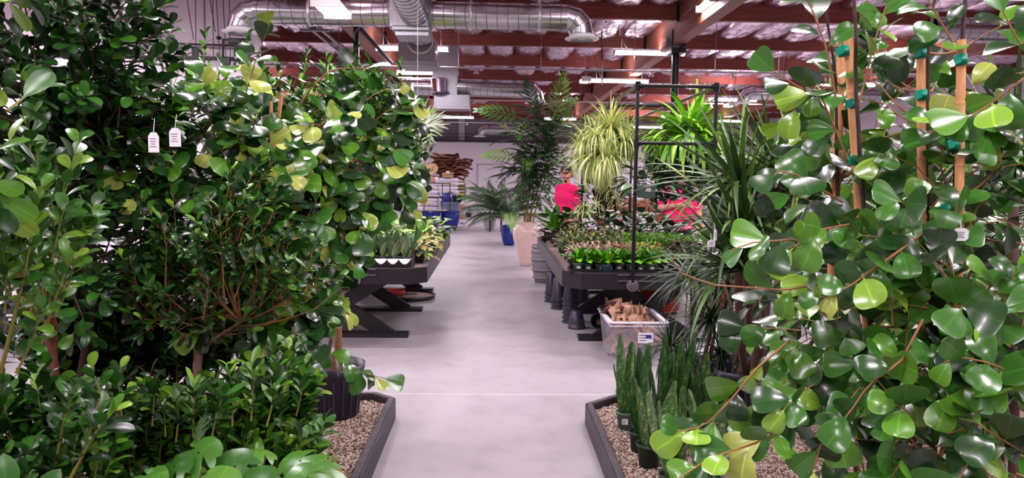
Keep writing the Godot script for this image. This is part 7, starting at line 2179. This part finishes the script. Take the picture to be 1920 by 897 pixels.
func make_people() -> void:
	mat("lips", Color(0.6, 0.32, 0.3), 0.5)
	mat("tub_rim", Color(0.84, 0.82, 0.87), 0.3)
	var p := Vector3(1.171, 1.604, -11.3)
	p.y = 0
	person("man in a dark cap and bright pink shirt behind the right table", p, -1.0,
		[[Vector3(0.25, 1.14, -0.04), Vector3(0.23, 0.9, 0.04), Vector3(-0.05, -1, 0.15), Vector3(-0.1, 0.1, 1), 0.35], [Vector3(-0.25, 1.14, -0.06), Vector3(-0.22, 0.9, 0.02), Vector3(0.05, -1, 0.15), Vector3(0.1, 0.1, 1), 0.35]], 0.75, 1.0, true)
	p = Vector3(2.606, 1.124, -9.9)
	p.y = 0
	person("man in a bright pink shirt, forearm across his chest, near the hanging pots", p, -0.1,
		[[Vector3(0.27, 1.14, 0.02), Vector3(0.3, 0.95, 0.16), Vector3(0.05, -0.7, 0.6), Vector3(-0.8, 0.1, 0.3), 0.3], [Vector3(-0.25, 1.2, 0.1), Vector3(0.0, 1.245, 0.22), Vector3(1, 0.02, 0.05), Vector3(0, 1, 0.2), 0.4]], 0.2, 1.16, false)


# ---------- helpers ----------
var taken := {}
var kids := {}
var rng := RandomNumberGenerator.new()
var M := {}
var LM := {}
var eye := Vector3(0, 1.6, 0)


func rr(a: float, b: float) -> float:
	return rng.randf_range(a, b)


func rv() -> Vector3:
	var v := Vector3(rr(-1, 1), rr(-1, 1), rr(-1, 1))
	while v.length() > 1.0 or v.length() < 0.01:
		v = Vector3(rr(-1, 1), rr(-1, 1), rr(-1, 1))
	return v


func nd(n: int) -> String:
	return "_%03d" % n


func numbered(called: String) -> String:
	var n: int = taken.get(called, -1) + 1
	taken[called] = n
	return called if n == 0 else called + nd(n)


func kid(p: Node, called: String) -> String:
	var key := [p.get_instance_id(), called]
	var n: int = kids.get(key, -1) + 1
	kids[key] = n
	return called if n == 0 else called + nd(n)


func tag(o: Node, label: String, category: String, group := "") -> void:
	o.set_meta("label", label)
	o.set_meta("category", category)
	if group:
		o.set_meta("group", group)


func thing(called: String, label: String, category: String, at := Vector3.ZERO, turn := 0.0, group := "") -> Node3D:
	var o := Node3D.new()
	o.name = numbered(called)
	add_child(o)
	o.position = at
	o.rotation.y = turn
	tag(o, label, category, group)
	return o


func dup(src: Node3D, at: Vector3, turn: float, label: String, sc := 1.0) -> Node3D:
	var o: Node3D = src.duplicate()
	o.name = numbered(str(src.get_meta("base_name")))
	add_child(o)
	o.position = at
	o.rotation.y = turn
	o.scale = Vector3.ONE * sc
	o.set_meta("label", label)
	return o


func newst() -> SurfaceTool:
	var s := SurfaceTool.new()
	s.begin(Mesh.PRIMITIVE_TRIANGLES)
	return s


func put(called: String, mesh: Mesh, m: Material, parent: Node = self) -> MeshInstance3D:
	var o := MeshInstance3D.new()
	o.mesh = mesh
	o.material_override = m
	o.name = numbered(called) if parent == self else kid(parent, called)
	parent.add_child(o)
	return o


func obj(called: String, s: SurfaceTool, m: Material, parent: Node = self) -> MeshInstance3D:
	s.generate_normals()
	return put(called, s.commit(), m, parent)


func struct(o: Node) -> Node:
	o.set_meta("kind", "structure")
	return o


func tri(s: SurfaceTool, a: Vector3, b: Vector3, c: Vector3) -> void:  # counter-clockwise from outside
	s.add_vertex(a)
	s.add_vertex(c)
	s.add_vertex(b)


func quad(s: SurfaceTool, a: Vector3, b: Vector3, c: Vector3, d: Vector3) -> void:
	tri(s, a, b, c)
	tri(s, a, c, d)


func flat(s: SurfaceTool) -> void:
	s.set_smooth_group(0xFFFFFFFF)


# a box with chamfered edges
func box(s: SurfaceTool, c: Vector3, size: Vector3, ch := 0.0, b := Basis()) -> void:
	flat(s)
	var h := size * 0.5
	if ch <= 0.0:
		var k := []
		for i in 8:
			k.append(c + b * Vector3(h.x if i & 1 else -h.x, h.y if i & 2 else -h.y, h.z if i & 4 else -h.z))
		quad(s, k[4], k[5], k[7], k[6])
		quad(s, k[1], k[0], k[2], k[3])
		quad(s, k[5], k[1], k[3], k[7])
		quad(s, k[0], k[4], k[6], k[2])
		quad(s, k[6], k[7], k[3], k[2])
		quad(s, k[0], k[1], k[5], k[4])
		return
	ch = minf(ch, minf(h.x, minf(h.y, h.z)) * 0.9)
	var g := func(sx: float, sy: float, sz: float, ax: int) -> Vector3:
		var v := Vector3(sx * (h.x - (0.0 if ax == 0 else ch)), sy * (h.y - (0.0 if ax == 1 else ch)), sz * (h.z - (0.0 if ax == 2 else ch)))
		return c + b * v
	for sg in [-1.0, 1.0]:
		for ax in 3:
			var q := []
			for uv in [[-1.0, -1.0], [1.0, -1.0], [1.0, 1.0], [-1.0, 1.0]]:
				var v := [0.0, 0.0, 0.0]
				v[ax] = sg
				v[(ax + 1) % 3] = uv[0]
				v[(ax + 2) % 3] = uv[1]
				q.append(g.call(v[0], v[1], v[2], ax))
			if sg > 0:
				quad(s, q[0], q[1], q[2], q[3])
			else:
				quad(s, q[3], q[2], q[1], q[0])
	for ax in 3:
		var a1 := (ax + 1) % 3
		var a2 := (ax + 2) % 3
		for s1 in [-1.0, 1.0]:
			for s2 in [-1.0, 1.0]:
				var lo := [0.0, 0.0, 0.0]
				var hi := [0.0, 0.0, 0.0]
				lo[ax] = -1.0
				hi[ax] = 1.0
				lo[a1] = s1
				hi[a1] = s1
				lo[a2] = s2
				hi[a2] = s2
				var p: Vector3 = g.call(lo[0], lo[1], lo[2], a1)
				var q: Vector3 = g.call(hi[0], hi[1], hi[2], a1)
				var r: Vector3 = g.call(hi[0], hi[1], hi[2], a2)
				var t: Vector3 = g.call(lo[0], lo[1], lo[2], a2)
				if s1 * s2 > 0:
					quad(s, p, q, r, t)
				else:
					quad(s, t, r, q, p)
	for sx in [-1.0, 1.0]:
		for sy in [-1.0, 1.0]:
			for sz in [-1.0, 1.0]:
				var p: Vector3 = g.call(sx, sy, sz, 0)
				var q: Vector3 = g.call(sx, sy, sz, 1)
				var r: Vector3 = g.call(sx, sy, sz, 2)
				if sx * sy * sz > 0:
					tri(s, p, q, r)
				else:
					tri(s, p, r, q)


# a bar of rectangular section from a to b; up gives its second axis
func bar(s: SurfaceTool, a: Vector3, b: Vector3, w: float, t: float, ch := 0.0, up := Vector3.UP) -> void:
	var z := (b - a).normalized()
	var x := up.cross(z)
	if x.length() < 0.01:
		x = Vector3.RIGHT.cross(z)
	x = x.normalized()
	box(s, (a + b) * 0.5, Vector3(w, t, a.distance_to(b)), ch, Basis(x, z.cross(x), z))


func tube(s: SurfaceTool, pts: Array, r0: float, r1: float, sides := 6, cap := true) -> void:
	s.set_smooth_group(0)
	var n := pts.size()
	var rings := []
	var x := Vector3.ZERO
	for i in n:
		var d: Vector3 = (pts[mini(i + 1, n - 1)] - pts[maxi(i - 1, 0)]).normalized()
		if i == 0:
			x = d.cross(Vector3(0.31, 0.2, 0.93) if absf(d.z) < 0.9 else Vector3.RIGHT).normalized()
		else:
			x = (x - d * x.dot(d)).normalized()
		var y := d.cross(x)
		var ring := []
		var r := lerpf(r0, r1, float(i) / maxf(1.0, n - 1))
		for k in sides:
			var a := TAU * k / sides
			ring.append(pts[i] + (x * cos(a) + y * sin(a)) * r)
		rings.append(ring)
	for i in n - 1:
		for k in sides:
			var k2 := (k + 1) % sides
			quad(s, rings[i][k], rings[i][k2], rings[i + 1][k2], rings[i + 1][k])
	if cap:
		flat(s)
		for k in sides:
			var k2 := (k + 1) % sides
			tri(s, pts[0], rings[0][k2], rings[0][k])
			tri(s, pts[n - 1], rings[n - 1][k], rings[n - 1][k2])


# profile of Vector2(radius, height), listed so that the outside is on the right going up
func lathe(s: SurfaceTool, prof: Array, seg := 20, at := Vector3.ZERO, b := Basis(), smooth := true) -> void:
	for i in prof.size() - 1:
		var p: Vector2 = prof[i]
		var q: Vector2 = prof[i + 1]
		if smooth:
			s.set_smooth_group(0)
		else:
			flat(s)
		for k in seg:
			var a0 := TAU * k / seg
			var a1 := TAU * (k + 1) / seg
			var e0 := Vector3(cos(a0), 0, -sin(a0))
			var e1 := Vector3(cos(a1), 0, -sin(a1)) if k < seg - 1 else Vector3(1, 0, 0)
			var v := [at + b * (e0 * p.x + Vector3.UP * p.y), at + b * (e1 * p.x + Vector3.UP * p.y), at + b * (e1 * q.x + Vector3.UP * q.y), at + b * (e0 * q.x + Vector3.UP * q.y)]
			if p.x < 0.0001:
				tri(s, v[0], v[2], v[3])
			elif q.x < 0.0001:
				tri(s, v[0], v[1], v[2])
			else:
				quad(s, v[0], v[1], v[2], v[3])


func prism(s: SurfaceTool, poly: PackedVector2Array, y0: float, y1: float) -> void:  # poly in x, z
	flat(s)
	var ar := 0.0
	for i in poly.size():
		var p := poly[i]
		var q := poly[(i + 1) % poly.size()]
		ar += p.x * q.y - q.x * p.y
	if ar > 0:
		poly.reverse()
	var idx := Geometry2D.triangulate_polygon(poly)
	for i in range(0, idx.size(), 3):
		var a := poly[idx[i]]
		var b := poly[idx[i + 1]]
		var c := poly[idx[i + 2]]
		if (b - a).cross(c - a) > 0:
			var t := b
			b = c
			c = t
		tri(s, Vector3(a.x, y1, a.y), Vector3(b.x, y1, b.y), Vector3(c.x, y1, c.y))
		tri(s, Vector3(a.x, y0, a.y), Vector3(c.x, y0, c.y), Vector3(b.x, y0, b.y))
	for i in poly.size():
		var p := poly[i]
		var q := poly[(i + 1) % poly.size()]
		quad(s, Vector3(p.x, y0, p.y), Vector3(q.x, y0, q.y), Vector3(q.x, y1, q.y), Vector3(p.x, y1, p.y))


func sphere(s: SurfaceTool, c: Vector3, r: Vector3, seg := 12, rows := 7) -> void:
	var pr := []
	for i in rows + 1:
		var a := -PI / 2 + PI * i / rows
		pr.append(Vector2(maxf(0.0, cos(a)) if i > 0 and i < rows else 0.0, sin(a)))
	lathe(s, pr, seg, c, Basis.from_scale(r))


# ---------- materials ----------
func mat(name: String, c: Color, rough := 0.6, metal := 0.0) -> StandardMaterial3D:
	var m := StandardMaterial3D.new()
	m.resource_name = name
	m.albedo_color = c
	m.roughness = rough
	m.metallic = metal
	M[name] = m
	return m


func noise(sd: int, freq: float, oct := 4, ramp: Array = [], w := 256, type := FastNoiseLite.TYPE_SIMPLEX_SMOOTH) -> NoiseTexture2D:
	var n := FastNoiseLite.new()
	n.seed = sd
	n.frequency = freq
	n.noise_type = type
	n.fractal_octaves = oct
	var t := NoiseTexture2D.new()
	t.width = w
	t.height = w
	t.seamless = true
	t.noise = n
	if ramp:
		var g := Gradient.new()
		var o := PackedFloat32Array()
		var c := PackedColorArray()
		for i in ramp.size():
			o.append(float(i) / (ramp.size() - 1))
			c.append(ramp[i])
		g.offsets = o
		g.colors = c
		t.color_ramp = g
	return t


func bump(sd: int, freq: float, strength: float, w := 256) -> NoiseTexture2D:
	var t := noise(sd, freq, 4, [], w)
	t.as_normal_map = true
	t.bump_strength = strength
	return t


func triplanar(m: StandardMaterial3D, sc: Vector3, world := true) -> void:
	m.uv1_triplanar = true
	m.uv1_world_triplanar = world
	m.uv1_scale = sc


func noisy(name: String, a: Color, b: Color, rough: float, sc: Vector3, sd := 1, metal := 0.0, world := false, freq := 0.02) -> StandardMaterial3D:
	var m := mat(name, Color.WHITE, rough, metal)
	m.albedo_texture = noise(sd, freq, 5, [a, a.lerp(b, 0.4), b])
	triplanar(m, sc, world)
	return m


func greys(n: int, v: float) -> Color:
	return Color(v, v, v)


# a leaf picture: vein colour on white, painted by a callable (u -1..1, v 0..1) -> Color
func leaf_tex(f: Callable, w := 64, h := 128) -> ImageTexture:
	var im := Image.create(w, h, false, Image.FORMAT_RGB8)
	for y in h:
		for x in w:
			im.set_pixel(x, y, f.call((x + 0.5) / w * 2.0 - 1.0, (y + 0.5) / h))
	return ImageTexture.create_from_image(im)


func leaf_mat(name: String, c: Color, tex: Texture2D, rough := 0.3, back := 0.2, coat := 0.0) -> StandardMaterial3D:
	var m := mat(name, c, rough)
	m.albedo_texture = tex
	m.texture_repeat = false
	m.backlight_enabled = back > 0
	m.backlight = Color(back * 0.55, back * 0.8, back * 0.1)
	m.metallic_specular = 0.5
	if coat > 0:
		m.clearcoat_enabled = true
		m.clearcoat = coat
		m.clearcoat_roughness = 0.12
	m.cull_mode = BaseMaterial3D.CULL_DISABLED
	return m


# the same leaf for instances: the copy's own colour (sRGB) tints it
func leaf_copy_mat(name: String, tex: Texture2D, rough := 0.3, back := 0.2) -> StandardMaterial3D:
	var m := leaf_mat(name, Color.WHITE, tex, rough, back)
	m.vertex_color_use_as_albedo = true
	m.vertex_color_is_srgb = true
	return m


# ---------- leaves ----------
# unit leaf along +z, face up +y. a, b: exponents of the outline; bend: total turn downwards; fold: V of the two halves
func leaf(W: float, a: float, b: float, bend: float, fold: float, pet := 0.12, nl := 6, nw := 4, twist := 0.0, wave := 0.0) -> ArrayMesh:
	var s := newst()
	s.set_smooth_group(0)
	var pk := a / (a + b)
	var top := pow(pk, a) * pow(1.0 - pk, b)
	var p := Vector3.ZERO
	var ang := -bend * 0.25
	var rows := []
	var L := 1.0 - pet
	p = Vector3(0, 0, pet)
	for i in nl + 1:
		var t := float(i) / nl
		t = 1.0 - pow(1.0 - t, 1.6) if b < 0.6 else t
		t = clampf(t, 0.0, 1.0)
		var tc := clampf(t, 0.004, 0.997)
		var w := pow(tc, a) * pow(1.0 - tc, b) / top * W * 0.5
		if i == nl:
			w = 0.0
		var row := []
		for k in nw + 1:
			var u := float(k) / nw * 2.0 - 1.0
			var x := u * w
			var y := absf(u) * w * fold * (1.0 - 0.35 * absf(u)) + sin(t * 9.0 + u * 2.0) * wave * absf(u)
			var tw := twist * t
			var v := Vector3(x * cos(tw) - y * sin(tw), x * sin(tw) + y * cos(tw), 0)
			row.append([p + Vector3(v.x, v.y * cos(ang), v.y * sin(ang)), Vector2(u * 0.5 + 0.5, tc)])
		rows.append(row)
		var t2 := float(i + 1) / nl
		t2 = clampf(1.0 - pow(maxf(0.0, 1.0 - t2), 1.6) if b < 0.6 else t2, 0, 1)
		var dt := t2 - t
		ang = -bend * 0.25 + bend * t2
		p += Vector3(0, -sin(ang), cos(ang)) * dt * L
	for i in nl:
		for k in nw:
			var q := [rows[i][k], rows[i + 1][k], rows[i + 1][k + 1], rows[i][k + 1]]
			for j in [0, 2, 1, 0, 3, 2]:
				s.set_uv(q[j][1])
				s.add_vertex(q[j][0])
	if pet > 0.02:
		var pw := 0.018
		for q in [[Vector3(-pw, 0, 0), Vector3(pw, 0, pet + 0.03), Vector3(-pw, 0, pet + 0.03)], [Vector3(-pw, 0, 0), Vector3(pw, 0, 0), Vector3(pw, 0, pet + 0.03)]]:
			for v in q:
				s.set_uv(Vector2(0.5, 0.1))
				s.add_vertex(v)
	s.generate_normals()
	return s.commit()


func leaf_basis(dir: Vector3, up: Vector3, sz: float) -> Basis:
	var z := dir.normalized()
	var x := up.cross(z)
	if x.length() < 0.02:
		x = Vector3(1, 0, 0.3).cross(z)
	x = x.normalized()
	return Basis(x, z.cross(x), z).scaled(Vector3.ONE * sz)


func copies(called: String, mesh: Mesh, m: Material, xf: Array, cols: Array, parent: Node) -> void:
	if xf.is_empty():
		return
	var mm := MultiMesh.new()
	mm.transform_format = MultiMesh.TRANSFORM_3D
	mm.use_colors = true
	mm.mesh = mesh
	mm.instance_count = xf.size()
	for i in xf.size():
		mm.set_instance_transform(i, xf[i])
		mm.set_instance_color(i, cols[i])
	var o := MultiMeshInstance3D.new()
	o.multimesh = mm
	o.material_override = m
	o.name = numbered(called) if parent == self else kid(parent, called)
	parent.add_child(o)
	o.set_meta("kind", "stuff")


# how large a leaf at p looks from where the photograph was taken; 0 outside the view
func looks(p: Vector3, sz: float) -> float:
	var d := p - eye
	if d.z > -0.3:
		return 0.0
	var u := d.x / -d.z
	var v := d.y / -d.z
	if absf(u - 0.027) > 0.75 or v > 0.26 or v < -0.45:
		return 0.0
	return sz / d.length()


# places leaves: the nparts that look largest are parts of their own, the rest one object
# L: array of [Transform3D, tone index, variant]
func set_leaves(t: Node3D, kind: String, L: Array, nparts: int, name := "leaf") -> void:
	var K: Dictionary = LM[kind]
	var keyed := []
	for l in L:
		keyed.append([-looks(t.transform * l[0].origin, l[0].basis.z.length()), l])
	keyed.sort_custom(func(p, q): return p[0] < q[0])
	var xf := []
	var cs := []
	for i in K.mesh.size():
		xf.append([])
		cs.append([])
	for i in keyed.size():
		var l: Array = keyed[i][1]
		if i < nparts and keyed[i][0] < -0.004:
			var o := put(name, K.mesh[l[2]], K.mats[l[1]], t)
			o.transform = l[0]
		else:
			xf[l[2]].append(l[0])
			cs[l[2]].append(K.tones[l[1]])
	for i in K.mesh.size():
		copies("foliage", K.mesh[i], K.copy, xf[i], cs[i], t)


func kind(name: String, meshes: Array, tones: Array, tex: Texture2D, rough := 0.3, back := 0.2, coat := 0.0) -> void:
	var ms := []
	for i in tones.size():
		ms.append(leaf_mat(name + str(i), tones[i], tex, rough, back, coat))
	LM[name] = {"mesh": meshes, "tones": tones, "mats": ms, "copy": leaf_copy_mat(name + "_copy", tex, rough, back)}


# ---------- trees and shrubs ----------
func bez(a: Vector3, b: Vector3, c: Vector3, n := 5) -> Array:
	var r := []
	for i in n + 1:
		var t := float(i) / n
		r.append(a.lerp(b, t).lerp(b.lerp(c, t), t))
	return r


func pick(ws: Array) -> int:
	var sum := 0.0
	for w in ws:
		sum += w
	var x := rng.randf() * sum
	for i in ws.size():
		x -= ws[i]
		if x <= 0:
			return i
	return ws.size() - 1


# leaves along one twig (points in the thing's own axes)
func twig_leaves(L: Array, pts: Array, n: int, o: Dictionary, t_from := 0.25, t_to := 1.0) -> void:
	var K: Dictionary = LM[o.leaf]
	var ph := rr(0, TAU)
	var np := pts.size() - 1
	for i in n:
		var s := t_from + (t_to - t_from) * (i + 0.5) / n
		var f := s * np
		var k := mini(int(f), np - 1)
		var p: Vector3 = pts[k].lerp(pts[k + 1], f - k)
		var d: Vector3 = (pts[k + 1] - pts[k]).normalized()
		ph += o.get("step", 2.4) + rr(-0.3, 0.3)
		var x := d.cross(Vector3.UP)
		x = (Vector3.RIGHT if x.length() < 0.05 else x).normalized()
		var y := x.cross(d)
		var side := x * cos(ph) + y * sin(ph)
		var an: float = deg_to_rad(lerpf(o.get("ang", 62.0), o.get("ang", 62.0) * 0.45, s)) + rr(-0.2, 0.2)
		var dir: Vector3 = (d * cos(an) + side * sin(an) + Vector3.DOWN * o.get("hang", 0.0)).normalized()
		var up: Vector3 = (Vector3.UP * o.get("flat", 0.8) + d * 0.5 + rv() * o.get("tumble", 0.5) + o.get("face", Vector3.ZERO)).normalized()
		var sz: float = rr(o.size[0], o.size[1]) * (1.0 - 0.45 * maxf(0.0, s - 0.7) / 0.3 * rng.randf())
		var ws: Array = o.tones.duplicate()
		for j in ws.size():
			ws[j] *= 1.0 + o.get("young", 1.5) * maxf(0.0, s - 0.6) * (j - 1)
			ws[j] = maxf(ws[j], 0.0)
		L.append([Transform3D(leaf_basis(dir, up, sz), p), pick(ws), rng.randi() % K.mesh.size()])


func grow(called: String, label: String, category: String, base: Vector3, o: Dictionary) -> Node3D:
	var t := thing(called, label, category, base, 0.0, o.get("group", ""))
	rng.seed = hash(label)
	var L := []
	var bs := newst()
	var trunks: Array = o.trunk
	for tr in trunks:
		var s := newst()
		var pts := []
		for p in tr[0]:
			pts.append(p - base)
		var fine := []
		for i in pts.size() - 1:
			for k in 4:
				fine.append(pts[i].lerp(pts[i + 1], k / 4.0) + rv() * tr[1] * 0.25 * (0.0 if i + k == 0 else 1.0))
		fine.append(pts[-1])
		tube(s, fine, tr[1], tr[2], 9)
		obj(o.get("trunk_name", "trunk"), s, o.bark, t)
	var cw := []
	for c in o.crown:
		cw.append(c[2])
	for i in o.twigs:
		var c: Array = o.crown[pick(cw)]
		var v := rv().normalized() * pow(rng.randf(), o.get("shell", 0.4))
		var outw: Vector3 = (v * Vector3(1, 1, 1))
		var start: Vector3 = c[0] + v * c[1] - base
		var dir: Vector3 = (outw * o.get("out", 0.6) + Vector3.UP * o.get("up", 0.5) + rv() * o.get("wild", 0.45)).normalized()
		var ln := rr(o.tl[0], o.tl[1])
		var bow: float = o.get("bow", 0.0)
		var mid := start + dir * ln * 0.5
		var end := start + dir * ln + Vector3.DOWN * bow * ln
		var tw := bez(start, mid, end, 4)
		# towards the nearest trunk
		var best := 1e9
		var from := start
		for tr in trunks:
			for j in tr[0].size() - 1:
				for q in 4:
					var tp: Vector3 = tr[0][j].lerp(tr[0][j + 1], q / 3.0) - base
					var dd := tp.distance_to(start) + maxf(0.0, tp.y - start.y + 0.05) * 3.0
					if dd < best:
						best = dd
						from = tp
		var r: float = o.get("br", 0.005)
		if best < o.get("reach", 1.0) and rng.randf() < o.get("conn", 0.35):
			tube(bs, bez(from, from.lerp(start, 0.5) + Vector3.DOWN * best * 0.12, start, 5), r * 1.5, r * 0.8, 5, false)
		tube(bs, tw, r * 0.8, r * 0.3, 5)
		twig_leaves(L, tw, rng.randi_range(o.n[0], o.n[1]), o)
	for e in o.get("shoots", []):  # longer stems that reach out on their own: [points, leaves]
		var pts := []
		for p in e[0]:
			pts.append(p - base)
		var cur := Curve3D.new()
		for j in pts.size():
			var tan: Vector3 = (pts[mini(j + 1, pts.size() - 1)] - pts[maxi(j - 1, 0)]) / 6.0
			cur.add_point(pts[j], -tan, tan)
		var fine := []
		for j in 13:
			fine.append(cur.sample_baked(cur.get_baked_length() * j / 12.0))
		tube(bs, fine, e[2] if e.size() > 2 else 0.004, 0.0015, 5)
		twig_leaves(L, fine, e[1], o, e[3] if e.size() > 3 else 0.15, e[4] if e.size() > 4 else 1.0)
	obj("branches", bs, o.get("twigmat", o.bark), t)
	set_leaves(t, o.leaf, L, o.get("parts", 300))
	return t


# leaves that spring from one point: n straps or blades
func tuft(L: Array, at: Vector3, n: int, kindn: String, size: Array, lean: Array, tones: Array, axis := Vector3.UP, vr: Array = []) -> void:
	var K: Dictionary = LM[kindn]
	var ph := rr(0, TAU)
	var b := Basis(Quaternion(Vector3.UP, axis.normalized())) if axis.normalized().distance_to(Vector3.UP) > 0.001 else Basis()
	for i in n:
		ph += 2.4 + rr(-0.2, 0.2)
		var f := (i + 0.5) / n
		var th := deg_to_rad(lerpf(lean[0], lean[1], sqrt(f)) + rr(-7, 7))
		var h := Vector3(cos(ph), 0, sin(ph))
		var dir := h * sin(th) + Vector3.UP * cos(th)
		var up := Vector3.UP * sin(th) - h * cos(th)
		var var_i: int = rng.randi() % K.mesh.size()
		if vr:
			var_i = clampi(int(lerpf(vr[0], vr[1] + 0.99, f)), 0, K.mesh.size() - 1)
		var tn := pick(tones)
		L.append([Transform3D(leaf_basis(b * dir, b * (up + rv() * 0.15), rr(size[0], size[1])), at + b * (h * 0.01)), tn, var_i])


func cord(a: Vector3, b: Vector3, r: float, m: Material, parent: Node, called: String, sag := 0.0) -> void:
	var s := newst()
	tube(s, bez(a, (a + b) * 0.5 + Vector3.DOWN * sag, b, 6 if sag > 0 else 1), r, r, 5)
	obj(called, s, m, parent)
